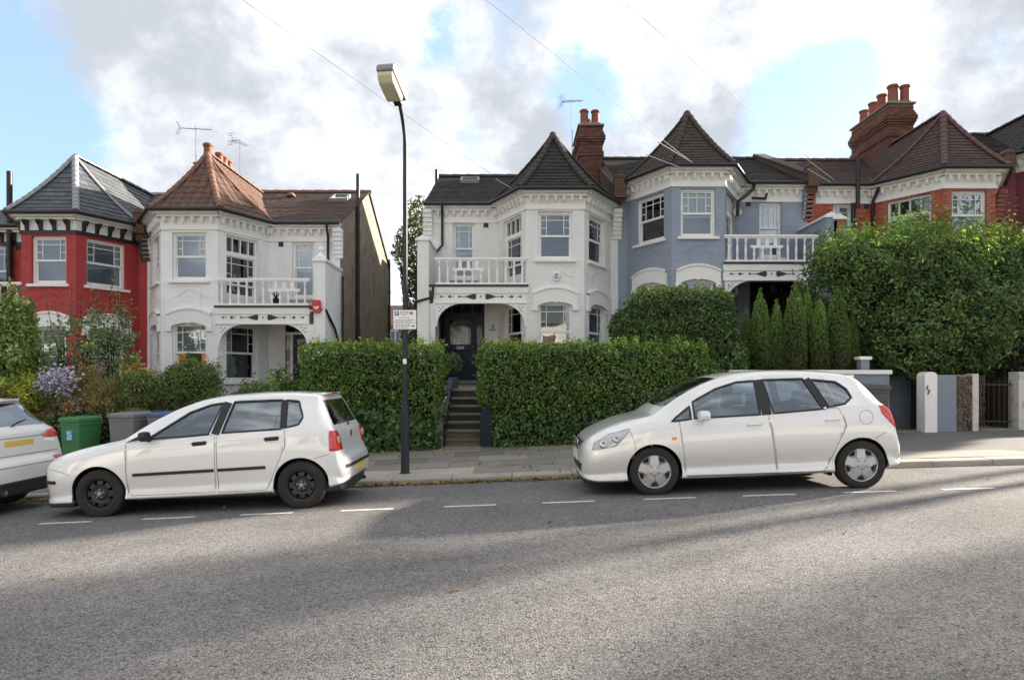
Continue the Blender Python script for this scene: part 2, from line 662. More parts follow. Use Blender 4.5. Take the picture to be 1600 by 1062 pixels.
# ------------------------------------------------------------------ ground, road, kerb, pavement
def asphalt_mat():
    m, nt, P, N, L = nodes('asphalt')
    tc = N('ShaderNodeTexCoord')
    co = tc.outputs['Object']

    def noise(sc, det, rg=0.6):
        n = N('ShaderNodeTexNoise')
        n.inputs['Scale'].default_value = sc
        n.inputs['Detail'].default_value = det
        n.inputs['Roughness'].default_value = rg
        L(co, n.inputs['Vector'])
        return n.outputs['Fac']

    def vor(sc, feat='F1'):
        v = N('ShaderNodeTexVoronoi')
        v.feature = feat
        v.inputs['Scale'].default_value = sc
        L(co, v.inputs['Vector'])
        return v
    v1 = vor(76.0)
    ramp = N('ShaderNodeValToRGB')
    sep = N('ShaderNodeSeparateColor')
    L(v1.outputs['Color'], sep.inputs[0])
    L(sep.outputs[0], ramp.inputs[0])
    e = ramp.color_ramp.elements
    e[0].position = 0.0
    e[0].color = (0.075, 0.072, 0.070, 1)
    e[1].position = 1.0
    e[1].color = (0.335, 0.320, 0.312, 1)
    a = e.new(0.5)
    a.color = (0.250, 0.240, 0.235, 1)
    z_ = e.new(0.11)
    z_.color = (0.193, 0.185, 0.181, 1)
    # dark bitumen between the chips
    mr = N('ShaderNodeMapRange')
    mr.inputs['From Min'].default_value = 0.30
    mr.inputs['From Max'].default_value = 0.62
    mr.inputs['To Min'].default_value = 1.0
    mr.inputs['To Max'].default_value = 0.58
    L(v1.outputs['Distance'], mr.inputs['Value'])
    n1 = N('ShaderNodeMapRange')
    n1.inputs['From Min'].default_value = 0.3
    n1.inputs['From Max'].default_value = 0.7
    n1.inputs['To Min'].default_value = 0.78
    n1.inputs['To Max'].default_value = 1.16
    L(noise(0.55, 6, 0.6), n1.inputs['Value'])
    n2 = N('ShaderNodeMapRange')
    n2.inputs['From Min'].default_value = 0.3
    n2.inputs['From Max'].default_value = 0.7
    n2.inputs['To Min'].default_value = 0.86
    n2.inputs['To Max'].default_value = 1.12
    L(noise(9, 5, 0.7), n2.inputs['Value'])
    p1 = N('ShaderNodeMath')
    p1.operation = 'MULTIPLY'
    L(mr.outputs[0], p1.inputs[0])
    L(n1.outputs[0], p1.inputs[1])
    p2 = N('ShaderNodeMath')
    p2.operation = 'MULTIPLY'
    L(p1.outputs[0], p2.inputs[0])
    L(n2.outputs[0], p2.inputs[1])
    vs = N('ShaderNodeVectorMath')
    vs.operation = 'SCALE'
    L(ramp.outputs[0], vs.inputs[0])
    L(p2.outputs[0], vs.inputs['Scale'])
    L(vs.outputs[0], P.inputs['Base Color'])
    P.inputs['Roughness'].default_value = 0.92
    P.inputs['Specular IOR Level'].default_value = 0.12
    bp = N('ShaderNodeBump')
    bp.inputs['Strength'].default_value = 0.6
    bp.inputs['Distance'].default_value = 0.006
    bp.invert = True
    L(v1.outputs['Distance'], bp.inputs['Height'])
    b2 = N('ShaderNodeBump')
    b2.inputs['Strength'].default_value = 0.5
    b2.inputs['Distance'].default_value = 0.004
    L(noise(150, 3), b2.inputs['Height'])
    L(bp.outputs[0], b2.inputs['Normal'])
    L(b2.outputs[0], P.inputs['Normal'])
    return m


M_asphalt = asphalt_mat()
M_tarmac = mat('pavement_tarmac', (0.155, 0.15, 0.142), 0.85, 0.15, 1.5, 0.4, 90, dirt=((0.10, 0.10, 0.08), 0.5, 1.2), fine=0.1)
M_slab = mat('paving_slab_concrete', (0.245, 0.225, 0.19), 0.85, 0.15, 2.0, 0.3, 80, dirt=((0.13, 0.125, 0.09), 0.6, 1.4), tint=1.0, fine=0.08)
M_kerb = mat('granite_kerb', (0.36, 0.335, 0.29), 0.8, 0.15, 5, 0.25, 90, dirt=((0.16, 0.15, 0.12), 0.5, 3), fine=0.1)
M_line = mat('worn_white_line_paint', (0.66, 0.65, 0.62), 0.7, 0.1, 8, 0.4, 90, dirt=((0.25, 0.24, 0.23), 0.95, 16))
M_grass = mat('rough_grass', (0.06, 0.075, 0.03), 0.95, 0.3, 0.3, 0.4, 20)


def sheet(name, xs, ys, zf, m, parent=None, kind='structure'):
    mb = MB()
    nx, ny = len(xs), len(ys)
    me = bpy.data.meshes.new(name)
    vs = [(x, y, zf(x, y)) for y in ys for x in xs]
    fs = [(j * nx + i, j * nx + i + 1, (j + 1) * nx + i + 1, (j + 1) * nx + i) for j in range(ny - 1) for i in range(nx - 1)]
    me.from_pydata(vs, [], fs)
    me.materials.append(m)
    me.polygons.foreach_set('use_smooth', [True] * len(fs))
    o = link(name, me, parent)
    return tag(o, kind=kind)


xs_far = [-900, -400, -200, -120, -80] + [x * 2.0 for x in range(-30, 31)] + [80, 120, 200, 400, 900]
sheet('ground', xs_far, [-900, -300, -100, -40, -12, 0, 12, 24, 40, 80, 160, 400, 900], lambda x, y: road_z(x, 10) - 0.35 - (0.0 if 0 < y < 30 else 0.2), M_grass)
xs_r = [x * 0.5 for x in range(-120, 121)]
road = sheet('road', xs_r, [1.2, 2, 3, 4, 5, 5.8, 6.6, 7.4, 8.2, 9, 9.6, 10.37], road_z, M_asphalt)
near = sheet('near_pavement', xs_r, [-2.5, 0.9, 0.91, 1.05, 1.06, 1.2, 1.205], lambda x, y: road_z(x, 1.2) + (0.1 if y < 1.203 else -0.1), M_tarmac)
pav = sheet('pavement', xs_r, [YK + 0.28, 11, 12, 13, 13.9, 14.6], lambda x, y: pave_z(x, y) - 0.006, M_tarmac)

# kerb stones, each a piece of its own
kerb = MB()
kerb.box(-60, -14, YK, YK + 0.3, -1.9, -1.0)
x = -13.5
k0 = None
kerb_root = sheet('kerb', [-60, -30, -13.6], [YK, YK + 0.3], lambda a, b: pave_z(a, b), M_kerb)
rk = random.Random(4)
while x < 14.0:
    w = 0.9
    mb = MB()
    drop = 0.0
    za, zb = pave_z(x, YK) - drop, pave_z(x + w, YK) - drop
    dz = rk.uniform(-0.004, 0.004)
    ya = YK + rk.uniform(-0.006, 0.006)
    P8 = []
    g = 0.005
    for (xx, zz) in ((x + g, za), (x + w - g, zb)):
        P8.append([(xx, ya, zz - 0.25), (xx, ya, zz - 0.018 + dz), (xx, ya + 0.018, zz + dz), (xx, YK + 0.285, zz + 0.006 + dz), (xx, YK + 0.285, zz - 0.25)])
    a, b = P8
    for i in range(5):
        j = (i + 1) % 5
        mb.face([a[i], a[j], b[j], b[i]])
    mb.face(a[::-1])
    mb.face(b)
    mb.build('kerb_stone', M_kerb, kerb_root)
    x += w

# paving slabs (individual) along the stretch where slabs are laid
rs = random.Random(9)
row = 0
y = YK + 0.295
while y < 13.85:
    d = 0.62
    x = -9.6 + (0.45 if row % 2 else 0)
    while x < 4.6:
        w = 0.9
        mb = MB()
        g = 0.005
        dz = rs.uniform(-0.003, 0.004)
        x1, y1 = x + w - g, y + d - g
        top = [(x + g, y + g, pave_z(x + g, y + g) + dz), (x1, y + g, pave_z(x1, y + g) + dz), (x1, y1, pave_z(x1, y1) + dz + rs.uniform(-.003, .003)), (x + g, y1, pave_z(x + g, y1) + dz)]
        bot = [(p[0], p[1], p[2] - 0.05) for p in top]
        mb.face(top)
        for i in range(4):
            j = (i + 1) % 4
            mb.face([bot[i], bot[j], top[j], top[i]])
        pale = (-2.75 < x + .3 < -0.8 and row == 0)
        base = rs.uniform(0.80, 1.06)
        if pale:
            base = 1.65
        elif rs.random() < 0.06:
            base = 0.65
        tc = (base * rs.uniform(.97, 1.03), base, base * rs.uniform(.95, 1.04), 1)
        mb.build('paving_slab', M_slab, pav, recalc=False, colors=[tc] * len(mb.v))
        x += w
    y += d
    row += 1

# painted bay dashes
x = -12.6
rd = random.Random(3)
for i in range(30):
    # measured dash pitch 1.18 m, dashes 0.6 m
    mb = MB()
    x0 = -6.78 + (i - 5) * 1.19 + rd.uniform(-.02, .02)
    for k in range(4):
        a, b = x0 + 0.155 * k, x0 + 0.155 * (k + 1)
        mb.face([(a, 8.16, road_z(a, 8.16) + .004), (b, 8.16, road_z(b, 8.16) + .004), (b, 8.245, road_z(b, 8.245) + .004), (a, 8.245, road_z(a, 8.245) + .004)])
    mb.build('bay_dash', M_line, road)

# cellar-style cover and crossover patch on the right-hand pavement
mb = MB()
P = [(5.2, 10.66), (8.4, 10.66), (8.0, 11.3), (5.5, 11.45)]
mb.face([(a, b, pave_z(a, b) + .002) for a, b in P])
mb.build('crossover_patch', mat('pale_tarmac', (0.27, 0.255, 0.23), 0.9, 0.12, 3, 0.3, 80), pav, kind='structure')


def scatter_leaves(name, pts, mat_, size, cols, parent=None, flat=True, **kw):
    pass


# front gardens: a raised bed behind each front wall
GARD = []
for (x0, x1, z, y0) in ((-16.0, -10.5, 0.55, 14.32), (-10.5, -4.9, 0.62, 14.32), (-4.9, -2.2, 1.1, 14.32), (-2.2, -1.5, 1.1, 14.32), (-0.5, 3.9, 1.15, 14.32), (3.9, 7.52, 1.42, 14.51), (7.52, 9.0, 1.5, 15.86), (9.0, 10.4, 1.4, 15.25), (10.4, 14.0, 1.5, 14.3), (14.0, 22, 1.9, 14.32)):
    mb = MB()
    mb.box(x0 + .01, x1 - .01, y0, 20.2, -1.2, z)
    mb.build('garden_ground', M_soil, kind='structure')
# ------------------------------------------------------------------ house building kit
YB, YM, YBACK = 18.3, 19.9, 27.6
BALU = {}


def wall_panel(root, fr, w, z0, z1, openings, m, depth=0.22, name='wall', brick=None):
    """front skin of one wall facet with rectangular openings and their reveals"""
    mb = MB(fr)
    ts = sorted({0.0, w, *[o[0] for o in openings], *[o[1] for o in openings]})
    zs = sorted({z0, z1, *[o[2] for o in openings], *[o[3] for o in openings]})
    inside = lambda t, z: any(o[0] < t < o[1] and o[2] < z < o[3] for o in openings)
    for i in range(len(ts) - 1):
        for j in range(len(zs) - 1):
            if inside((ts[i] + ts[i + 1]) / 2, (zs[j] + zs[j + 1]) / 2):
                continue
            a, b, c, d = ts[i], ts[i + 1], zs[j], zs[j + 1]
            mb.face([(a, 0, c), (b, 0, c), (b, 0, d), (a, 0, d)])
            mb.face([(a, -depth, c), (a, -depth, d), (b, -depth, d), (b, -depth, c)])
    for (a, b, c, d) in openings:
        mb.face([(a, 0, c), (a, 0, d), (a, -depth, d), (a, -depth, c)], uv=[(0, c), (0, d), (depth, d), (depth, c)])
        mb.face([(b, 0, c), (b, -depth, c), (b, -depth, d), (b, 0, d)], uv=[(0, c), (depth, c), (depth, d), (0, d)])
        mb.face([(a, 0, d), (b, 0, d), (b, -depth, d), (a, -depth, d)], uv=[(a, 0), (b, 0), (b, depth), (a, depth)])
        mb.face([(a, 0, c), (a, -depth, c), (b, -depth, c), (b, 0, c)], uv=[(a, 0), (a, depth), (b, depth), (b, 0)])
    o = mb.build(name, m, root, recalc=False)
    if brick:
        bm_, (zb0, zb1) = brick
        bk = MB(fr)
        cols = []
        row = 0
        z = zb0
        rb = random.Random(int(w * 1000) + int(z0 * 77))
        while z < zb1 - 0.02:
            t = 0.0 if row % 2 else -0.11
            while t < w:
                a, b = max(t + 0.004, 0.002), min(t + 0.221, w - 0.002)
                c, d = z + 0.004, min(z + 0.071, zb1)
                hit = any(o_[0] - 0.01 < (b if a < o_[0] else a + .001) and a < o_[1] + 0.01 and c < o_[3] + .01 and d > o_[2] - .01 and b > o_[0] - .01 for o_ in openings)
                if b - a > 0.04 and not hit:
                    pr = 0.006 + rb.uniform(-.002, .002)
                    bk.face([(a, pr, c), (b, pr, c), (b, pr, d), (a, pr, d)])
                    bk.face([(a, pr, d), (b, pr, d), (b, 0, d), (a, 0, d)])
                    bk.face([(a, 0, c), (b, 0, c), (b, pr, c), (a, pr, c)])
                    bk.face([(a, 0, c), (a, pr, c), (a, pr, d), (a, 0, d)])
                    bk.face([(b, 0, c), (b, 0, d), (b, pr, d), (b, pr, c)])
                    q = rb.uniform(0.72, 1.12)
                    cols += [(q, q * rb.uniform(.93, 1.05), q * rb.uniform(.9, 1.05), 1)] * 20
                t += 0.225
            z += 0.075
            row += 1
        bk.build('brickwork', bm_, o, recalc=False, kind='stuff', colors=cols)
    return o


def window(root, fr, t0, t1, z0, z1, style='sash', inside=None, sill=True, split=0.52, fmat=None, arch=0.0, cols3=(0.19, 0.81), set_=0.09):
    fmat = fmat or M_white
    f = MB(fr)
    F = 0.056
    d0, d1 = -set_ - 0.10, -set_ + 0.01
    f.box(t0, t0 + F, d0, d1, z0, z1)
    f.box(t1 - F, t1, d0, d1, z0, z1)
    f.box(t0 + F, t1 - F, d0, d1, z1 - F, z1)
    f.box(t0 + F, t1 - F, d0, d1, z0, z0 + F)
    a, b, c, d = t0 + F, t1 - F, z0 + F, z1 - F
    panes = []
    zm = c + (d - c) * split
    dg = -set_ - 0.05
    du = -set_ - 0.02
    bar = 0.0095
    if style == 'plain':
        panes = [(a, b, c, d, dg)]
    else:
        door = style == 'door'
        f.box(a, b, dg - .02, du + 0.012, zm - 0.028, zm + 0.028)
        # upper sash: margin panes round one large pane
        f.box(a, a + .03, dg, du, zm + .028, d)
        f.box(b - .03, b, dg, du, zm + .028, d)
        f.box(a + .03, b - .03, dg, du, d - .03, d)
        ua, ub, uc, ud = a + .03, b - .03, zm + .028, d - .03
        x1, x2 = ua + (ub - ua) * cols3[0], ua + (ub - ua) * cols3[1]
        zt = uc + (ud - uc) * 0.76
        f.box(x1 - bar, x1 + bar, dg + .006, du - .004, uc, ud)
        f.box(x2 - bar, x2 + bar, dg + .006, du - .004, uc, ud)
        f.box(ua, x1 - bar, dg + .006, du - .004, zt - bar, zt + bar)
        f.box(x1 + bar, x2 - bar, dg + .006, du - .004, zt - bar, zt + bar)
        f.box(x2 + bar, ub, dg + .006, du - .004, zt - bar, zt + bar)
        zq = uc + (zt - uc) * .48
        f.box(ua, x1 - bar, dg + .006, du - .004, zq - bar, zq + bar)
        f.box(x2 + bar, ub, dg + .006, du - .004, zq - bar, zq + bar)
        panes = [(ua, x1 - bar, zq + bar, zt - bar, dg + .01), (ua, x1 - bar, uc, zq - bar, dg + .01), (x2 + bar, ub, zq + bar, zt - bar, dg + .01), (x2 + bar, ub, uc, zq - bar, dg + .01),
                 (x1 + bar, x2 - bar, uc, zt - bar, dg + .01), (ua, x1 - bar, zt + bar, ud, dg + .01), (x1 + bar, x2 - bar, zt + bar, ud, dg + .01), (x2 + bar, ub, zt + bar, ud, dg + .01)]
        if style == 'grid':
            xm = (x1 + x2) / 2
            f.box(xm - bar, xm + bar, dg + .016, du - .002, uc, ud)
        # lower sash
        if door:
            f.box(a, b, dg - .02, du, c, c + (zm - c) * .42)
            f.box(a + .06, b - .06, du, du + .012, c + .06, c + (zm - c) * .36)
            c = c + (zm - c) * .42
        f.box(a, a + .035, dg - .03, du - .03, c, zm - .028)
        f.box(b - .035, b, dg - .03, du - .03, c, zm - .028)
        f.box(a + .035, b - .035, dg - .03, du - .03, c, c + .05)
        panes.append((a + .035, b - .035, c + .05, zm - .028, dg - .015))
    w = f.build('window', fmat, root)
    if sill:
        s = MB(fr)
        s.box(t0 - 0.09, t1 + 0.09, -set_ - .02, 0.085, z0 - 0.075, z0 - 0.002)
        s.build('sill', fmat, w, bevel=.008)
    for (pa, pb, pc, pd, dd) in panes:
        g = MB(fr)
        g.box(pa, pb, dd - .0015, dd + .0015, pc, pd)
        g.build('pane', M_glass, w)
    ins = inside or ()
    di = -set_ - 0.105
    for it in ins:
        k = it[0]
        if k == 'blind':       # roller blind drawn part of the way down
            q = MB(fr)
            zb = z1 - (z1 - z0) * it[1]
            q.box(t0 + .03, t1 - .03, di - .006, di, zb, z1 - .03)
            q.box(t0 + .03, t1 - .03, di - .012, di + .008, zb - .025, zb)
            q.build('blind', it[2] if len(it) > 2 else M_net, w)
        if k == 'curtain':     # a gathered curtain from a to b (fractions of the width)
            q = MB(fr)
            n = 14
            fa, fb = t0 + (t1 - t0) * it[1], t0 + (t1 - t0) * it[2]
            prev = None
            for i in range(n + 1):
                t = fa + (fb - fa) * i / n
                y = di - .035 + 0.025 * math.sin(i * 2.1)
                if prev:
                    q.face([(prev[0], prev[1], z0), (t, y, z0), (t, y, z1), (prev[0], prev[1], z1)])
                prev = (t, y)
            q.build('curtain', it[3], w, smooth=True)
        if k == 'shutter':
            q = MB(fr)
            q.box(t0 + .05, t1 - .05, di - .02, di, z0, z0 + (z1 - z0) * it[1])
            q.build('shutter', it[2], w)
    return w


def arch_hood(root, fr, t0, t1, zs, m, rise=0.16, th=0.30, over=0.13, proud=0.055):
    """white segmental arch over a ground-floor window; the inner curve is scalloped"""
    n = 14
    a, b = t0 - over, t1 + over
    pts_o, pts_i = [], []
    for i in range(n + 1):
        u = i / n
        t = a + (b - a) * u
        zz = rise * (1 - (2 * u - 1) ** 2)
        pts_o.append((t, zs + th + zz))
    for i in range(n + 1):
        u = i / n
        t = t0 - .02 + (t1 - t0 + .04) * u
        zz = (rise - .05) * (1 - (2 * u - 1) ** 2) - (0.03 if i == n // 2 else 0)
        pts_i.append((t, zs + zz))
    h = MB(fr)
    for i in range(n):
        (x0, y0), (x1, y1), (x2, y2), (x3, y3) = pts_i[i], pts_i[i + 1], pts_o[i + 1], pts_o[i]
        P = [(x0, y0), (x1, y1), (x2, y2), (x3, y3)]
        h.face([(p[0], proud, p[1]) for p in P])
        h.face([(x0, -.12, y0), (x1, -.12, y1), (x1, proud, y1), (x0, proud, y0)])
        # label mould
        h.face([(x3, proud, y3), (x2, proud, y2), (x2, proud + .03, y2 + .0), (x3, proud + .03, y3 + .0)])
        h.face([(x3, proud + .03, y3), (x2, proud + .03, y2), (x2, proud + .03, y2 + .05), (x3, proud + .03, y3 + .05)])
        h.face([(x3, proud + .03, y3 + .05), (x2, proud + .03, y2 + .05), (x2, 0, y2 + .06), (x3, 0, y3 + .06)])
    lz, rz_ = pts_o[0][1], pts_o[-1][1]
    h.box(a - .02, t0 + .0, 0, proud + .012, zs - .12, zs - .002)
    h.box(t1 - .0, b + .02, 0, proud + .012, zs - .12, zs - .002)
    h.face([(a, proud, zs), (t0 - .02, proud, zs), (a, proud, lz)])
    h.face([(t1 + .02, proud, zs), (b, proud, zs), (b, proud, rz_)])
    h.face([(a, 0, zs), (a, proud, zs), (a, proud, lz), (a, 0, lz)])
    h.face([(b, proud, zs), (b, 0, zs), (b, 0, rz_), (b, proud, rz_)])
    return h.build('arch_hood', m, root, recalc=False)


def apron(root, fr, tc, z, w, m):
    """stepped brick relief under a first-floor window"""
    mb = MB(fr)
    n = 4
    for i in range(n):
        for s in (-1, 1):
            a = tc + s * (w * .5 - i * w * .5 / n)
            b = a - s * w * .5 / n
            zz = z - .34 + i * .065
            mb.box(min(a, b), max(a, b), 0, .016, zz, zz + .022)
            if i < n - 1:
                mb.box(min(b, b - s * .016), max(b, b - s * .016), 0, .016, zz + .022, zz + .065)
    mb.build('stepped_relief', m, root)


BRK = {}


def cornice(root, fr, w, z1, m, ext0=0.0, ext1=0.0, bm_=None, step=0.235):
    tall = bm_ is not None
    if tall:
        step = .36
    """white cornice band with soffit and a row of small knob brackets; z1 = eave height"""
    mb = MB(fr)
    a, b = -ext0, w + ext1
    if tall:
        mb.m = 1
    mb.box(-0.02 - ext0 * .1, w + .02 + ext1 * .1, -.02, .035, z1 - (.50 if tall else .47), z1 - .40)
    mb.m = 0
    mb.box(-0.01, w + .01, -.02, .018, z1 - .398, z1 - .14)
    mb.box(a * .6, w + ext1 * .6, -.02, .13, z1 - .138, z1 - .08)
    mb.box(a, b, -.02, .235, z1 - .078, z1 - .015)
    o = mb.build('cornice', [m, bm_] if tall else m, root)
    if 'k' not in BRK:
        k = MB()
        k.prism_z([(-.045, 0), (.045, 0), (.045, -.10), (.03, -.125), (-.03, -.125), (-.045, -.10)], -.10, 0)
        k.lathe([(.001, -.155), (.03, -.145), (.043, -.115), (.035, -.085)], (0, -.07, 0), 8)
        BRK['k'] = k
        t_ = MB(Fr((0, 0, 0), (0, -1, 0), (1, 0, 0)))
        t_.prism([(0, .0), (.20, .0), (.20, -.05), (.15, -.10), (.09, -.14), (.075, -.20), (.05, -.27), (0, -.27)], -.04, .04)
        BRK['t'] = t_
    key = bm_ or m
    if key.name not in BRK:
        BRK[key.name] = BRK['t' if tall else 'k'].mesh('bracket', key)
    n = max(2, int(round(w / step)))
    ang = math.atan2(fr.T.y, fr.T.x)
    for i in range(n):
        t = (i + .5) * w / n
        q = bpy.data.objects.new('bracket', BRK[key.name])
        COL.objects.link(q)
        q.location = fr((t, .0 + .016, z1 - .142))
        q.rotation_euler = (0, 0, ang)
        attach(q, o)
    return o


def gsag(s):
    return 0.74 * s + 0.26 * s * s


def roof_point(A, C, s):
    return Vector((A[0] + (C[0] - A[0]) * s, A[1] + (C[1] - A[1]) * s, A[2] + (C[2] - A[2]) * gsag(s)))


def tile_field(root, A, B, C, D, m, gauge=0.17, tw=0.23, th=0.022, sag=True, single=False, seed=1, name='roof_tiles', base=None, rnd=0.2, s1=1.0, profile=None):
    """roof slope between eave A-B and top C-D (A->C and B->D are its edges), laid in overlapping courses of tiles"""
    A, B, C, D = map(Vector, (A, B, C, D))
    g = gsag if sag else (lambda q: q)
    rt = random.Random(seed)
    u = Vector((B.x - A.x, B.y - A.y, 0)).normalized()

    def L(s):
        return Vector((A.x + (C.x - A.x) * s, A.y + (C.y - A.y) * s, A.z + (C.z - A.z) * g(s)))

    def Rr(s):
        return Vector((B.x + (D.x - B.x) * s, B.y + (D.y - B.y) * s, B.z + (D.z - B.z) * g(s)))
    mid0, mid1 = (A + B) / 2, (C + D) / 2
    w_ = (B - A)
    run = mid1 - mid0
    run = run - u * run.dot(u)
    slant = run.length
    rows = max(3, int(round(slant / gauge)))
    nrm = u.cross(run).normalized()
    if nrm.z < 0:
        nrm = -nrm
    bs = MB()
    sub = 8
    for i in range(sub):
        s0, s1_ = i / sub, (i + 1) / sub
        q = [L(s0), Rr(s0), Rr(s1_), L(s1_)]
        bs.face([p - nrm * .012 for p in q], raw=True)
    ro = bs.build('roof', base or m, root, recalc=False, colors=[(.5, .5, .5, 1)] * len(bs.v)) if base is None else None
    par = ro or base
    mb = MB()
    cols = []
    for r_ in range(rows):
        sa, sb = r_ / rows, min(1.0, (r_ + 1.12) / rows)
        la, ra, lb, rb = L(sa), Rr(sa), L(sb), Rr(sb)
        O = A
        ua0, ua1 = (la - O).dot(u), (ra - O).dot(u)
        ub0, ub1 = (lb - O).dot(u), (rb - O).dot(u)
        off = (0.5 * tw if r_ % 2 and not profile else 0)
        k0 = int(math.floor((min(ua0, ub0) - off) / tw)) - 1
        k1 = int(math.ceil((max(ua1, ub1) - off) / tw)) + 1
        for k in range(k0, k1 + 1):
            p0, p1 = off + k * tw + .004, off + (k + 1) * tw - .004
            a0, a1 = max(p0, ua0), min(p1, ua1)
            b0, b1 = max(p0, ub0), min(p1, ub1)
            if a1 - a0 < .01:
                continue
            if b1 < b0:
                b0 = b1 = min(max((a0 + a1) / 2, ub0), ub1)
            lift = th + rt.uniform(-.004, .005)
            l2 = .003 + rt.uniform(0, .002)
            pa0, pa1 = la + u * (a0 - ua0), la + u * (a1 - ua0)
            pb0, pb1 = lb + u * (b0 - ub0), lb + u * (b1 - ub0)
            q = rt.uniform(1 - rnd, 1 + rnd)
            cc = (q * rt.uniform(.95, 1.06), q, q * rt.uniform(.94, 1.04), 1)
            tgt = MB() if single else mb
            if profile:      # a rolled (interlocking) tile: a trough and a roll
                xs = [0, .28, .42, .62, .80, 1.0]
                hs = [0.0, -.002, .010, .032, .026, .0]
                for i in range(5):
                    f0, f1 = xs[i], xs[i + 1]
                    tgt.face([pa0.lerp(pa1, f0) + nrm * (lift + hs[i]), pa0.lerp(pa1, f1) + nrm * (lift + hs[i + 1]), pb0.lerp(pb1, f1) + nrm * (l2 + hs[i + 1]), pb0.lerp(pb1, f0) + nrm * (l2 + hs[i])], raw=True)
                    tgt.face([pa0.lerp(pa1, f0) - nrm * .004, pa0.lerp(pa1, f1) - nrm * .004, pa0.lerp(pa1, f1) + nrm * (lift + hs[i + 1]), pa0.lerp(pa1, f0) + nrm * (lift + hs[i])], raw=True)
                nv = 40
            else:
                tgt.face([pa0 + nrm * lift, pa1 + nrm * lift, pb1 + nrm * l2, pb0 + nrm * l2], raw=True)
                tgt.face([pa0 - nrm * .004, pa1 - nrm * .004, pa1 + nrm * lift, pa0 + nrm * lift], raw=True)
                tgt.face([pa0 - nrm * .004, pa0 + nrm * lift, pb0 + nrm * l2, pb0 - nrm * .004], raw=True)
                tgt.face([pa1 + nrm * lift, pa1 - nrm * .004, pb1 - nrm * .004, pb1 + nrm * l2], raw=True)
                nv = 16
            if single:
                tgt.build('tile', m, par, recalc=False, colors=[cc] * len(tgt.v))
            else:
                cols += [cc] * nv
    if not single:
        mb.build(name, m, par, recalc=False, colors=cols, kind='stuff')
    return par


HIPM = {}


def hip_line(root, A, C, m, r=0.085, n=11, sag=True, lift=0.02):
    """ridge or hip covered with overlapping half-round tiles, each its own piece"""
    A, C = Vector(A), Vector(C)
    if m.name not in HIPM:
        k = MB()
        seg = 6
        for (y0, r0, y1, r1) in ((0.0, 1.12, 1.06, 0.95),):
            for i in range(seg):
                t0, t1 = math.pi * (i / seg), math.pi * ((i + 1) / seg)
                k.face([(math.cos(t0) * r0, y0, math.sin(t0) * r0), (math.cos(t1) * r0, y0, math.sin(t1) * r0), (math.cos(t1) * r1, y1, math.sin(t1) * r1), (math.cos(t0) * r1, y1, math.sin(t0) * r1)])
                k.face([(0, y0, 0), (math.cos(t0) * r0, y0, math.sin(t0) * r0), (math.cos(t1) * r0, y0, math.sin(t1) * r0)])
        HIPM[m.name] = k.mesh('hip_tile', m, smooth=True, recalc=False, sharp=50)
    for i in range(n):
        p = roof_point(A, C, i / n) if sag else A.lerp(C, i / n)
        q = roof_point(A, C, (i + 1) / n) if sag else A.lerp(C, (i + 1) / n)
        d = q - p
        y = d.normalized()
        x = y.cross(Vector((0, 0, 1))).normalized()
        z = x.cross(y)
        M = Matrix(((x.x * r, y.x * d.length, z.x * r * .9, p.x), (x.y * r, y.y * d.length, z.y * r * .9, p.y), (x.z * r, y.z * d.length, z.z * r * .9, p.z + lift), (0, 0, 0, 1)))
        o = bpy.data.objects.new('hip_tile', HIPM[m.name])
        COL.objects.link(o)
        o.matrix_basis = M
        attach(o, root)


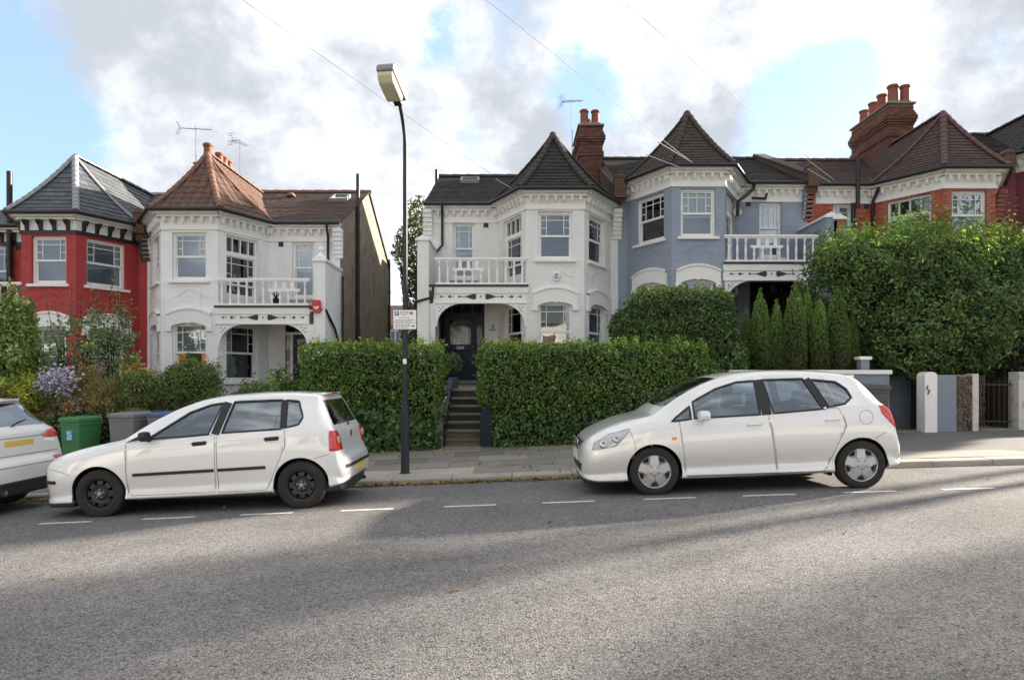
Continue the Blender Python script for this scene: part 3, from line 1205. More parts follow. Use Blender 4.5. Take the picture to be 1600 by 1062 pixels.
def chimney(root, x0, x1, y0, y1, z0, z1, pots, name='chimney', seed=1):
    """brick stack with oversailing courses and terracotta pots; pots = [(x, y, radius, height)]"""
    mb = MB()
    rr = random.Random(seed)
    mb.box(x0 + .012, x1 - .012, y0 + .012, y1 - .012, z0, z1 - .02)
    st = mb.build(name, M_mortar, root)
    bk = MB()
    cols = []
    nrow = int((z1 - z0) / .075)
    for r_ in range(nrow):
        z = z0 + r_ * .075
        top = nrow - r_
        ov = 0.0
        if 3 <= top <= 8:
            ov = (.03, .06, .09, .09, .06, .03)[top - 3]
        if 12 <= top <= 13:
            ov = .04
        X0, X1, Y0, Y1 = x0 - ov, x1 + ov, y0 - ov, y1 + ov
        for side in range(3):
            A, B = (((X0, Y0), (X1, Y0)), ((X0, Y1), (X0, Y0)), ((X1, Y0), (X1, Y1)))[side]
            fr, w = facet(A, B)
            t = -.11 if (r_ + side) % 2 else 0
            while t < w:
                a, b = max(t + .005, 0), min(t + .220, w)
                if b - a > .03:
                    pr = rr.uniform(-.003, .005)
                    q = rr.uniform(.55, 1.25)
                    bk.fr = fr
                    bk.face([(a, pr, z + .005), (b, pr, z + .005), (b, pr, z + .070), (a, pr, z + .070)])
                    bk.face([(a, pr, z + .070), (b, pr, z + .070), (b, -.06 - ov, z + .070), (a, -.06 - ov, z + .070)])
                    bk.face([(a, pr, z + .005), (a, -.06 - ov, z + .005), (b, -.06 - ov, z + .005), (b, pr, z + .005)])
                    cols += [(q, q * rr.uniform(.9, 1.05), q * rr.uniform(.85, 1.05), 1)] * 12
                t += .225
    bk.build('brickwork', M_brick, st, recalc=False, colors=cols, kind='stuff')
    cp = MB()
    cp.box(x0 - .06, x1 + .06, y0 - .06, y1 + .06, z1 - .02, z1 + .05)
    cp.prism_z([(x0 + .05, y0 + .05), (x1 - .05, y0 + .05), (x1 - .05, y1 - .05), (x0 + .05, y1 - .05)], z1 + .05, z1 + .13)
    cp.build('mortar_cap', M_mortar, st, bevel=.02)
    for (px_, py_, r_, h) in pots:
        p = MB()
        p.lathe([(r_ * 1.05, 0), (r_, .03), (r_ * .92, h * .82), (r_ * 1.12, h * .86), (r_ * 1.14, h * .95), (r_ * 1.0, h), (r_ * .8, h), (r_ * .78, h - .12)], (px_, py_, z1 + .10), 14)
        p.build('chimney_pot', M_pot, st, smooth=True, sharp=40)
    return st


def balustrade(root, fr, w, z0, z1, m, panel=None, n=11):
    rl = MB(fr)
    rl.box(-.02, w + .02, -.05, .05, z1 - .06, z1)
    rl.box(0, w, -.03, .03, z1 - .10, z1 - .06)
    rl.box(0, w, -.035, .035, z0, z0 + .06)
    o = rl.build('balustrade', m, root, bevel=.006)
    h = z1 - .10 - z0 - .06
    key = (m.name, round(h, 3))

    def spindle(hh, kk):
        if kk not in BALU:
            b = MB()
            pr = [(.036, 0), (.036, .10), (.026, .11), (.034, .14), (.022, .17), (.030, .30), (.036, .42), (.032, .58), (.022, .74), (.020, .80), (.034, .83), (.026, .86), (.036, .88), (.036, 1.0)]
            b.lathe([(a, c * hh) for a, c in pr], (0, 0, 0), 8)
            BALU[kk] = b.mesh('baluster', m, smooth=True, sharp=45)
        return BALU[kk]
    pa, pb = panel or (99, 99)
    for i in range(n):
        t = w * (i + .5) / n
        if pa <= i <= pb:
            me = spindle(h * .56, (m.name, 'short'))
        else:
            me = spindle(h, key)
        q = bpy.data.objects.new('baluster', me)
        COL.objects.link(q)
        q.location = fr((t, 0, z0 + .06))
        attach(q, o)
    if panel:
        c = MB(fr)
        ta, tb = w * (pa + .1) / n, w * (pb + .9) / n
        zz = z0 + .06 + h * .56
        c.box(ta, tb, -.025, .025, zz, zz + .07)
        for i in range(pa, pb):
            t = w * (i + 1) / n
            c.box(t - .045, t + .045, -.022, .022, zz + .07, z1 - .10)
        c.build('rail_panel', m, o)
    return o


def ornament(fr, t0, t1, zc, b):
    """pierced pattern of the porch frieze: ring, lozenges and arrow heads"""
    mb = MB(fr)
    tm = (t0 + t1) / 2
    W = (t1 - t0) / 2
    for s in (-1, 1):
        def q(pts):
            p = [(tm + s * a * W, zc + c) for a, c in pts]
            mb.prism(p if s > 0 else p[::-1], b, b + .004)
        q([(.10, .0), (.12, .075), (.18, .07), (.34, .012), (.34, -.012), (.18, -.07), (.12, -.075)])
        q([(.34, .010), (.46, .008), (.46, -.008), (.34, -.010)])
        q([(.46, .0), (.48, .035), (.53, .0), (.48, -.035)])
        q([(.62, .01), (.68, .008), (.70, .045), (.76, .0), (.70, -.045), (.68, -.008), (.62, -.01)])
        q([(.82, .006), (.88, .006), (.90, .03), (.95, .0), (.90, -.03), (.88, -.006), (.82, -.006)])
    mb.lathe([(.022, 0), (.022, .004)], (tm, b, zc), 10, axis='y')
    return mb


def ring(fr, tc, zc, b, r0, r1, m, name, root):
    mb = MB(fr)
    n = 20
    for i in range(n):
        a0, a1 = 2 * math.pi * i / n, 2 * math.pi * (i + 1) / n
        P = lambda r_, a, d: (tc + r_ * math.cos(a), d, zc + r_ * math.sin(a))
        mb.face([P(r0, a0, b), P(r1, a0, b), P(r1, a1, b), P(r0, a1, b)])
        mb.face([P(r1, a0, b), P(r1, a0, b - .01), P(r1, a1, b - .01), P(r1, a1, b)])
        mb.face([P(r0, a0, b - .01), P(r0, a0, b), P(r0, a1, b), P(r0, a1, b - .01)])
    return mb.build(name, m, root, recalc=False)


def front_door(root, fr, t0, t1, zf, zt, fmat, dmat, leaf=(0.15, 0.78), mirror=False):
    """panelled front door with leaded glass, side lights and fanlight in a wide frame"""
    w = t1 - t0
    la, lb = t0 + w * leaf[0], t0 + w * leaf[1]
    if mirror:
        la, lb = t1 - w * leaf[1], t1 - w * leaf[0]
    F = .07
    zd = zf + (zt - zf) * .845
    f = MB(fr)
    f.box(t0, t0 + F, -.16, -.02, zf, zt)
    f.box(t1 - F, t1, -.16, -.02, zf, zt)
    f.box(t0 + F, t1 - F, -.16, -.02, zt - F, zt)
    f.box(la - F, la, -.15, -.03, zf, zd)
    f.box(lb, lb + F, -.15, -.03, zf, zd)
    f.box(t0 + F, t1 - F, -.15, -.025, zd, zd + F)
    side = []
    for (a, b) in ((t0 + F, la - F), (lb + F, t1 - F)):
        if b - a > .08:
            f.box(a, b, -.13, -.05, zf, zf + .75)
            side.append((a, b, zf + .75, zd))
    fo = f.build('door_frame', fmat, root, bevel=.006)
    for (a, b, c, d) in side:
        g = MB(fr)
        g.box(a, b, -.10, -.094, c, d)
        g.build('side_light', M_stain, fo)
        k = MB(fr)
        for q in range(1, 4):
            zz = c + (d - c) * q / 4
            k.box(a, b, -.094, -.086, zz - .006, zz + .006)
        tmid = (a + b) / 2
        k.prism([(tmid, c + (d - c) * .3), (tmid + .05, c + (d - c) * .5), (tmid, c + (d - c) * .7), (tmid - .05, c + (d - c) * .5)], -.092, -.084)
        k.build('lead_came', M_lead, fo)
    g = MB(fr)
    g.box(t0 + F, t1 - F, -.10, -.094, zd + F, zt - F)
    g.build('fanlight', M_stain, fo)
    k = MB(fr)
    nb = 4
    for i in range(1, nb):
        tt = t0 + F + (w - 2 * F) * i / nb
        k.box(tt - .008, tt + .008, -.094, -.082, zd + F, zt - F)
    k.build('lead_came', M_lead, fo)
    # leaf
    d = MB(fr)
    zs = zf + .03
    H = zd - zs
    z_lock = zs + H * .50
    st = .11
    W = lb - la
    d.box(la, la + st, -.125, -.075, zs, zd)
    d.box(lb - st, lb, -.125, -.075, zs, zd)
    d.box(la + st, lb - st, -.125, -.075, zs, zs + .2)
    d.box(la + st, lb - st, -.125, -.075, z_lock - .08, z_lock + .10)
    d.box(la + st, lb - st, -.125, -.075, zd - .12, zd)
    zm = zs + .2 + (z_lock - .08 - zs - .2) * .52
    d.box(la + st, lb - st, -.125, -.075, zm - .04, zm + .04)
    tm = (la + lb) / 2
    d.box(tm - .04, tm + .04, -.125, -.075, zm + .04, z_lock - .08)
    d.box(la + st, lb - st, -.115, -.10, zs + .2, z_lock - .08)
    d.box(la + st + .05, lb - st - .05, -.10, -.085, zs + .25, zm - .09)
    for s in (-1, 1):
        a, b = (tm + .09, lb - st - .05) if s > 0 else (la + st + .05, tm - .09)
        d.box(min(a, b), max(a, b), -.10, -.085, zm + .09, z_lock - .12)
    do = d.build('front_door', dmat, root, bevel=.008)
    g = MB(fr)
    g.box(la + st, lb - st, -.105, -.098, z_lock + .10, zd - .12)
    g.build('leaded_pane', M_stain, do)
    # shaped head rail of the glass and the lozenge of the leading
    k = MB(fr)
    n = 12
    ga, gb, gz = la + st, lb - st, zd - .12 - .22
    for i in range(n):
        u0, u1 = i / n, (i + 1) / n
        h = lambda u: gz + .09 * math.sin(u * math.pi) ** 2 - .05 * math.cos(u * 4 * math.pi) * (1 - abs(2 * u - 1)) * .5
        k.face([(ga + (gb - ga) * u0, -.085, h(u0)), (ga + (gb - ga) * u1, -.085, h(u1)), (ga + (gb - ga) * u1, -.085, h(u1) + .035), (ga + (gb - ga) * u0, -.085, h(u0) + .035)])
    k.build('glazing_rail', dmat, do, recalc=False)
    k = MB(fr)
    zc = z_lock + .10 + (gz - z_lock - .10) * .52
    for (r0, r1, hh) in ((.17, .185, 1.2), (.07, .085, 1.3)):
        pts = [(1, 0), (0, hh), (-1, 0), (0, -hh)]
        for i in range(4):
            p, q = pts[i], pts[(i + 1) % 4]
            k.face([(tm + p[0] * r0, -.093, zc + p[1] * r0), (tm + q[0] * r0, -.093, zc + q[1] * r0), (tm + q[0] * r1, -.093, zc + q[1] * r1), (tm + p[0] * r1, -.093, zc + p[1] * r1)])
    for tt in (ga + .07, gb - .07):
        k.box(tt - .006, tt + .006, -.098, -.09, z_lock + .10, gz)
    k.build('lead_came', M_lead, do, recalc=False)
    lp = MB(fr)
    lp.box(tm - .11, tm + .11, -.075, -.066, z_lock - .04, z_lock + .05)
    lp.build('letter_plate', M_metal, do, bevel=.004)
    kn = MB(fr)
    kn.lathe([(.012, -.075), (.012, -.05), (.028, -.04), (.03, -.025), (.015, -.012)], ((lb - .055) if not mirror else (la + .055), 0, z_lock + .02), 10, axis='y')
    kn.build('door_knob', M_metal, do, smooth=True)
    th = MB(fr)
    th.box(t0 - .04, t1 + .04, -.16, .10, zf - .08, zf + .03)
    th.build('threshold', M_stone, root, bevel=.01)


def house(name, label, xL, xR, bay, zf, ze, wallm, opt):
    """one house of the terrace. bay = (x at main wall, x front-left, x front-right, x at main wall)"""
    xa, xb, xc, xd = bay
    root = empty(name, ((xL + xR) / 2, YB, zf), label, 'house', 'terraced houses along the street')
    left = opt['recess'] == 'L'          # the recessed half with porch and balcony is on the left
    hero = opt.get('hero')
    fm = opt.get('frame', M_white)
    wm2 = opt.get('wall2', wallm)
    bk = opt.get('brick')
    zlow = zf - 1.6
    UP = (zf + 3.23, zf + 4.50)
    LO = (zf + 0.55, zf + 2.10)
    bri = lambda a, b: (bk, (zf + a, zf + b)) if bk else None
    ins = opt.get('inside', {})
    # --- bay
    facets = (('lf', (xa, YM), (xb, YB)), ('ff', (xb, YB), (xc, YB)), ('rf', (xc, YB), (xd, YM)))
    for key, A, B in facets:
        fr, w = facet(A, B)
        if key == 'ff':
            t0, t1 = w / 2 - .46, w / 2 + .46
        elif key == 'lf':
            t0, t1 = w * .22, w * .84
        else:
            t0, t1 = w * .16, w * .78
        balc = (key == 'lf' and left) or (key == 'rf' and not left)      # the flank that opens on the balcony
        far = (key == 'rf' and left and opt.get('hide_rf')) or (key == 'lf' and not left and opt.get('hide_lf'))
        up = (t0, t1, zf + 2.62, UP[1]) if balc else (t0, t1, *UP)
        lo = (t0, t1, *LO)
        wall_panel(root, fr, w, zlow, ze - .02, [up, lo], wallm, brick=bri(1.9, 4.55))
        if balc:
            zt = zf + 4.02
            window(root, fr, t0, t1, zt, UP[1], 'plain', None, sill=False)
            for q in range(1, 4):
                tb = MB(fr)
                tt = t0 + (t1 - t0) * q / 4
                tb.box(tt - .014, tt + .014, -.15, -.085, zt + .056, UP[1] - .056)
                tb.build('transom_bar', fm, root)
            window(root, fr, t0, t1, zf + 2.62, zt, 'door', ins.get('balc'), sill=False, split=.40)
        else:
            window(root, fr, t0, t1, *UP, 'grid' if opt.get('grid') else 'sash', ins.get('u' + key), split=.50)
            apron(root, fr, (t0 + t1) / 2, UP[0] - .10, (t1 - t0) * .9, opt.get('relief', wallm))
        window(root, fr, t0, t1, *LO, 'sash', ins.get('l' + key), split=.50)
        arch_hood(root, fr, t0, t1, LO[1] - .10, fm)
        cornice(root, fr, w, ze, opt.get('cornice', M_white), .08, .08, opt.get('bracket'))
    # --- recessed part and the strip beside the bay
    if left:
        segs = (((xL, YM), (xa, YM), True), ((xd, YM), (xR, YM), False))
    else:
        segs = (((xL, YM), (xa, YM), False), ((xd, YM), (xR, YM), True))
    for A, B, rec in segs:
        fr, w = facet(A, B)
        if w < .02:
            continue
        if not rec:
            wall_panel(root, fr, w, zlow, ze - .02, [], wallm)
            continue
        # distances from the outer (party) side
        if left:
            tw0, tw1 = .74, 1.38
            td0, td1 = .35, 1.66
        else:
            tw0, tw1 = w - 1.38, w - .74
            td0, td1 = w - 1.66, w - .35
        DO = (td0, td1, zf, zf + 2.24)
        UW = (tw0, tw1, zf + 2.95, zf + 4.55)
        wall_panel(root, fr, w, zlow, ze - .02, [DO, UW], wm2, brick=bri(2.6, 4.55))
        window(root, fr, *UW, 'grid' if opt.get('grid') else 'sash', ins.get('rec'), split=.55)
        front_door(root, fr, *DO[:2], zf, zf + 2.24, opt.get('doorframe', M_white), opt.get('door', M_navy), mirror=not left)
        cornice(root, fr, w, ze, opt.get('cornice', M_white), 0, 0, opt.get('bracket'))
        # air brick
        ab = MB(fr)
        tv = (tw1 + .32) if left else (tw0 - .32)
        ab.box(tv - .07, tv + .07, 0, .012, zf + 4.42, zf + 4.56)
        for q in range(3):
            ab.box(tv - .055 + q * .04, tv - .035 + q * .04, .012, .018, zf + 4.44, zf + 4.54)
        ab.build('air_brick', opt.get('vent', M_gutter), root)
    # --- interior shell: floors, back wall
    it = MB()
    yb = YM + 3.6
    it.box(xL + .12, xR - .12, yb, yb + .1, zf - .1, ze - .1)
    it.box(xL + .12, xL + .2, YM + .25, yb, zf - .1, ze - .1)
    it.box(xR - .2, xR - .12, YM + .25, yb, zf - .1, ze - .1)
    for z in (zf - .12, zf + 2.48, ze - .16):
        it.prism_z([(xL + .2, yb), (xR - .2, yb), (xR - .2, YM + .25), (xd - .12, YM + .2), (xc - .12, YB + .26), (xb + .12, YB + .26), (xa + .12, YM + .2), (xL + .2, YM + .25)], z, z + .1)
    mx = (xa if left else xd) + (.25 if left else -.25)
    it.box(mx - .05, mx + .05, YM + .24, yb, zf, ze - .2)
    it.build('interior', M_room, root)
    # --- outer shell: sides and back
    sh = MB()
    ridgeY, zrg = 23.8, ze + 1.99
    for xx, side in ((xL, -1), (xR, 1)):
        free = opt.get('free') == side
        m_in = .004 * side
        sh.face([(xx - m_in, YM + .001, zlow), (xx - m_in, YBACK, zlow), (xx - m_in, YBACK, ze + .1), (xx - m_in, ridgeY, zrg - .03), (xx - m_in, YM + .001, ze + .12)],
                uv=[(YM, zlow), (YBACK, zlow), (YBACK, ze), (ridgeY, zrg), (YM, ze)])
    sh.face([(xL, YBACK, zlow), (xR, YBACK, zlow), (xR, YBACK, ze), (xL, YBACK, ze)])
    sh.build('side_wall', opt.get('side', M_pebble), root, recalc=False)
    # --- main roof
    tm = opt['tile']
    gx0 = xL - (.06 if opt.get('free') == -1 else 0)
    gx1 = xR + (.06 if opt.get('free') == 1 else 0)
    yE = YM - .28
    slope = 1.99 / (ridgeY - 19.6)
    roof = tile_field(root, (gx0, yE, ze + .01), (gx1, yE, ze + .01), (gx0, ridgeY, zrg), (gx1, ridgeY, zrg), opt.get('tile_main', tm), gauge=.2, tw=.24, sag=False, seed=int(abs(xL) * 10), profile=opt.get('profile'))
    bs = MB()
    bs.face([(gx0, ridgeY, zrg), (gx1, ridgeY, zrg), (gx1, YBACK + .2, ze), (gx0, YBACK + .2, ze)])
    bs.build('rear_slope', opt.get('tile_main', tm), root, recalc=False, colors=[(1, 1, 1, 1)] * 4)
    hip_line(root, (gx0, ridgeY, zrg), (gx1, ridgeY, zrg), opt.get('hip', M_hip_dark), r=.11, n=max(4, int((xR - xL) / .45)), sag=False, lift=-.01)
    # --- bay roof: hipped front with a ridge running back
    ov = .30
    xm = (xb + xc) / 2
    zE, zA = ze + .03, ze + opt.get('apex', 1.88)

    def off(A, B):
        fr, w = facet(A, B)
        return fr.N * ov

    def inter(p, d, q, e):
        den = d.x * e.y - d.y * e.x
        t = ((q.x - p.x) * e.y - (q.y - p.y) * e.x) / den
        return p + d * t
    a, b, c, d = [Vector((x_, y_, 0)) for x_, y_ in ((xa, YM), (xb, YB), (xc, YB), (xd, YM))]
    o1, o2, o3 = off(a, b), off(b, c), off(c, d)
    E1 = inter(a + o1, b - a, b + o2, c - b)
    E2 = inter(b + o2, c - b, c + o3, d - c)
    mainline = Vector((0, yE, 0))
    E0 = inter(a + o1, b - a, mainline, Vector((1, 0, 0)))
    E3 = inter(c + o3, d - c, mainline, Vector((1, 0, 0)))
    for e in (E0, E1, E2, E3):
        e.z = zE
    ap = Vector((xm, 19.4, zA))
    rb = Vector((xm, ridgeY + .1, zA))
    bt = opt.get('tile_bay', tm)
    ga = opt.get('gauge', .17)
    tw = opt.get('tw', .2)
    sing = opt.get('single', False)
    pr = opt.get('profile_bay')
    tile_field(root, E0, E1, ap, ap, bt, ga, tw, seed=3, single=sing and not left and False, profile=pr)
    tile_field(root, E1, E2, ap, ap, bt, ga, tw, seed=4, single=sing, profile=pr)
    tile_field(root, E2, E3, ap, ap, bt, ga, tw, seed=5, single=sing, profile=pr)
    B0, B3 = Vector((E0.x, ridgeY, zE)), Vector((E3.x, ridgeY, zE))
    tile_field(root, B0, E0, rb, ap, opt.get('tile_side', bt), ga, tw, seed=6, profile=pr)
    tile_field(root, E3, B3, ap, rb, opt.get('tile_side', bt), ga, tw, seed=7, profile=pr)
    hm = opt.get('hip', M_hip_dark)
    for E in (E0, E1, E2, E3):
        thin = E in (E0, E3)
        hip_line(root, E, ap, hm, r=.06 if thin else .085, n=12)
    hip_line(root, ap, rb, hm, r=.085, n=10, sag=False)
    # --- soffit and gutters
    sf = MB()
    sf.prism_z([(E0.x, E0.y), (E1.x, E1.y), (E2.x, E2.y), (E3.x, E3.y), (xd - .05, YM), (xc - .03, YB + .05), (xb + .03, YB + .05), (xa + .05, YM)], ze - .014, ze + .028)
    sf.box(gx0, E0.x, yE, YM, ze - .012, ze + .008)
    sf.box(E3.x, gx1, yE, YM, ze - .012, ze + .008)
    sf.build('soffit', opt.get('soffit', M_white), root)
    gt = MB()
    up = .012
    line = [(gx0, yE - .045), (E0.x - (.02 if True else 0), yE - .045), (E1.x - .02, E1.y - .05), (E2.x + .02, E2.y - .05), (E3.x + .02, yE - .045), (gx1, yE - .045)]
    gt.tube([(x_, y_, ze + up) for x_, y_ in line], .055, 8)
    gt.build('gutter', M_gutter, root, smooth=True, sharp=50)
    # --- porch and balcony
    if left:
        p0, p1 = xL, xb
    else:
        p0, p1 = xc, xR
    pier_in = .42
    if left:
        q0, q1 = xL + pier_in, xb
    else:
        q0, q1 = xc, xR - pier_in
    bx = xa if left else xd
    dk = MB()
    zd = zf + 2.50
    if left:
        plan = [(p0, YM), (p0, YB - .10), (p1 + .06, YB - .10), (p1, YB), (bx, YM)]
    else:
        plan = [(bx, YM), (p0, YB), (p0 - .06, YB - .10), (p1, YB - .10), (p1, YM)]
    dk.prism_z(plan, zd, zd + .055)
    dk.build('balcony_deck', M_black, root)
    cl = MB()
    cl.prism_z([(x_, y_ + (.03 if y_ < YB + .2 else -.01)) for x_, y_ in plan], zd - .10, zd - .002)
    cl.build('porch_ceiling', opt.get('pwhite', M_white), root)
    fr, w = facet((q0, YB), (q1, YB))
    bm = MB(fr)
    zb0, zb1 = zf + 2.06, zd - .102
    bm.box(-.05, w, -.10, .045, zb0, zb1)
    bm.box(-.05, w + .04, .045, .075, zb1 - .07, zb1 - .003)
    bm.box(-.05, w + .02, .045, .062, zb0, zb0 + .05)
    bo = bm.build('porch_frieze', opt.get('pwhite', M_white), root, bevel=.004)
    ornament(fr, .05, w - .05, zf + 2.24, .046).build('pierced_ornament', M_dark if not opt.get('orn') else opt['orn'], bo)
    ring(fr, w / 2, zf + 2.24, .052, .035, .08, opt.get('pwhite', M_white), 'rosette', bo)
    for s in (0, 1):
        br = MB(fr)
        n = 9
        pw, ph = w * .30, .60
        pts = [(0, zb0)] + [(0, zb0 - ph)] + [(.05, zb0 - ph)] + [(.05 + (pw - .05) * (1 - math.cos(math.pi / 2 * i / n)), zb0 - ph + .05 + (ph - .05) * math.sin(math.pi / 2 * i / n)) for i in range(n + 1)]
        if s:
            pts = [(w - a_, c_) for a_, c_ in pts]
        br.prism(pts, -.06, .03)
        bb = br.build('arch_bracket', opt.get('pwhite', M_white), bo)
        dots = MB(fr)
        for (da, dc) in ((.10, .10), (.20, .09), (.11, .20), (.16, .15)):
            x_ = da if not s else w - da
            dots.prism([(x_ - .03, zb0 - dc), (x_, zb0 - dc - .014), (x_ + .03, zb0 - dc), (x_, zb0 - dc + .014)], .03, .034)
        dots.build('pierced_ornament', M_dark, bb)
    balustrade(root, Fr((q0, YB, 0), (1, 0, 0), (0, -1, 0)), w, zd + .055, zf + 3.28, opt.get('rail', M_white), panel=opt.get('panel', (2, 5)))
    # post where the rail meets the bay
    # --- wing wall beside the porch
    wx0, wx1 = (xL - .04, xL + .26) if left else (xR - .26, xR + .04)
    if opt.get('wing', True):
        zt = zf + 3.70
        ww = MB()
        ww.box(wx0, wx1, YB - .14, YM - .002, zlow, zt)
        ww.build('wing_wall', wm2, root)
        cp = MB()
        cp.box(wx0 - .04, wx1 + .04, YB - .18, YM - .004, zt, zt + .07)
        cp.prism([(wx0 - .02, zt + .07), (wx1 + .02, zt + .07), ((wx0 + wx1) / 2, zt + .16)], YB - .16, YM - .01)
        if opt.get('finial'):
            xm_ = (wx0 + wx1) / 2
            cp.lathe([(.16, 0), (.16, .05), (.06, .16), (.05, .2), (.085, .26), (.05, .34), (.001, .36)], (xm_, YB, zt + .07), 10)
        cp.build('coping', fm, root, bevel=.01)
        # inner return of the pier, carrying the arch
        pj = MB()
        if left:
            pj.box(wx1, q0, YB - .06, YB + .12, zlow, zb0)
        else:
            pj.box(q1, wx0, YB - .06, YB + .12, zlow, zb0)
        pj.build('porch_pier', opt.get('pier', wm2), root)
    # --- stepped kneelers under the eaves at the party lines
    for xx, s, on in ((xL, 1, opt.get('kl', True)), (xR, -1, opt.get('kr', True))):
        if not on:
            continue
        kn = MB()
        for i in range(7):
            z = ze - .95 + i * .12
            x0, x1 = (xx - .09, xx + .16) if s > 0 else (xx - .16, xx + .09)
            kn.box(x0, x1, YM - .06 - i * .034, YM, z, z + .10)
            kn.box(x0 + .02, x1 - .02, YM - .045 - i * .034, YM, z + .10, z + .12)
        kn.build('corbel', opt.get('kneeler', wm2), root)
    return root, dict(E0=E0, E1=E1, E2=E2, E3=E3, ap=ap, ze=ze, zf=zf, yE=yE)


M_parapet = mat('parapet_brick', (0.13, 0.055, 0.038), .85, .3, 4, .3, 80, brick=(.225, .075, .012, (.16, .12, .09), .35), dirt=((.07, .055, .045), .7, 2))


def party_parapet(root, x, ze, m=None, front=True, top=None):
    """brick upstand through the roofs between two houses"""
    mb = MB(Fr((x - .15, 0, 0), (0, 1, 0), (1, 0, 0)))
    z0 = ze + .05
    sl = 1.99 / 4.2
    pts = [(19.55, z0 - .2), (19.55, z0 + .42), (19.95, z0 + .55), (19.95, z0 + .40), (23.8, z0 + .40 + 3.9 * sl), (27.4, z0 + .3), (27.4, z0 - .4), (23.8, z0 + 3.5 * sl)]
    mb.prism([(19.55, z0 - .25), (19.55, z0 + .22), (23.8, z0 + .16 + 4.2 * sl), (27.4, z0 + .2), (27.4, z0 - .4), (23.8, z0 + 1.6)], 0, .3)
    o = mb.build('party_parapet', m or M_parapet, root, colors=[(1, 1, 1, 1)] * len(mb.v))
    cp = MB(Fr((x - .19, 0, 0), (0, 1, 0), (1, 0, 0)))
    cp.prism([(19.50, z0 + .225), (23.8, z0 + .165 + 4.2 * sl), (27.4, z0 + .205), (27.4, z0 + .25), (23.8, z0 + .215 + 4.2 * sl), (19.50, z0 + .275)], 0, .38)
    cp.build('parapet_coping', M_hip_dark, o)
    k = MB()
    k.box(x - .155, x + .155, 19.42, 19.80, z0 - .1, z0 + .46)
    k.prism([(x - .17, z0 + .46), (x + .17, z0 + .46), (x, z0 + .60)], 19.40, 19.82)
    k.build('parapet_block', m or M_parapet, o, colors=[(1, 1, 1, 1)] * len(k.v))
    return o
# ------------------------------------------------------------------ the terrace
H = {}
M_soffit_b = M_black
M_pebble2 = M_pebble
H[1] = house('terraced_house', 'red painted house with grey slate hipped bay roof and black brackets, leftmost in the row', -15.9, -10.5, (-13.75, -12.99, -11.54, -10.75), .75, 5.80, M_red,
             dict(recess='L', tile=M_slate, tile_main=M_slate, hip=M_lead, bracket=M_black, brick=mat('red_painted_brick', (0.43, 0.048, 0.048), 0.6, 0.08, 2, 0.1, 60, tint=.5), side=M_red, kneeler=M_black, rail=M_white,
                  gauge=.2, tw=.25, inside=dict(uff=(), urf=(('curtain', .80, 1.0, M_net),), lff=(('blind', .45),)), door=M_navy))
H[2] = house('terraced_house', 'white detached-end house with brown tiled bay roof and bare pebbledash side wall', -10.5, -4.95, (-10.42, -9.29, -7.79, -7.0), .85, 5.88, M_h2wall,
             dict(recess='R', tile=M_tile_brown, tile_main=mat('brown_main_tile', (0.082, 0.050, 0.038), 0.8, 0.2, 3, 0.2, 70, dirt=((0.08, 0.06, 0.05), 0.5, 2.5), tint=0.9), hip=M_hip_red, single=True, gauge=.27, tw=.24, profile_bay=True, free=1, side=M_pebble, finial=True,
                  inside=dict(lff=(('blind', .50), ('curtain', .06, .28, M_curtain_orange), ('curtain', .74, .96, M_curtain_orange)), lrf=(('blind', .5),), uff=(), balc=(('blind', .95),), rec=(('blind', .5),)), door=M_navy, panel=(6, 9)))
H[3] = house('terraced_house', 'pale grey house with dark tiled bay roof and navy door above steps', -2.45, 3.05, (-.42, .38, 1.915, 2.84), 1.40, 6.42, M_h3wall,
             dict(recess='L', tile=M_tile_dark, hip=M_hip_dark, free=-1, side=M_h3wall, doorframe=M_navy, hero=True, gauge=.15, tw=.18,
                  inside=dict(uff=(('curtain', .0, .12, M_net),), urf=(('curtain', .0, .34, M_curtain_red), ('blind', .2, M_curtain_red)), lff=(('blind', .34), ('shutter', .60, M_woodwarm)), lrf=(('blind', .30), ('shutter', .56, M_woodwarm)), llf=(('blind', .34), ('shutter', .50, M_woodwarm)), rec=(('blind', .55),), balc=(('blind', .8, mat('cream_blind', (0.72, 0.55, 0.36), .9, .05, 4)),))))
H[4] = house('terraced_house', 'blue-grey painted house with steep bay roof and white balcony', 3.05, 8.5, (3.32, 4.22, 5.63, 6.5), 2.0, 7.02, M_blue,
             dict(recess='R', tile=M_tile_mid, tile_main=M_tile_dark, hip=M_hip_dark, brick=mat('blue_painted_brick', (0.295, 0.345, 0.43), 0.65, 0.06, 2, 0.1, 60, tint=.18), gauge=.14, tw=.17, grid=True, doorframe=M_black, door=M_black,
                  inside=dict(uff=(('blind', .55),), ulf=(('blind', .9),), lff=(('blind', .9),), llf=(('blind', .9),), rec=(('blind', .7),)), panel=(3, 6), wing=True))
H[5] = house('terraced_house', 'unpainted red brick house with plum tiled bay roof behind the tall hedge', 8.5, 14.0, (10.36, 11.42, 12.80, 13.75), 1.95, 6.97, M_redbrick,
             dict(recess='L', tile=M_tile_plum, hip=mat('plum_hip_tile', (0.115, 0.062, 0.056), .8, .2, 6, .2, 60), brick=mat('red_facing_brick', (0.40, 0.098, 0.052), .8, .15, 3, .3, 90, tint=.9), gauge=.14, tw=.17,
                  inside=dict(uff=(('blind', .95),), ulf=(('blind', .95),), rec=(('blind', .9),)), apex=1.93))
H[6] = house('terraced_house', 'maroon painted house mostly cut off at the right edge', 14.0, 19.5, (14.5, 15.5, 16.9, 17.8), 2.75, 7.85, M_maroon,
             dict(recess='R', tile=M_tile_dark, hip=M_hip_dark, gauge=.2, tw=.24, inside=dict(uff=(('blind', .9),), ulf=(('blind', .9),))))

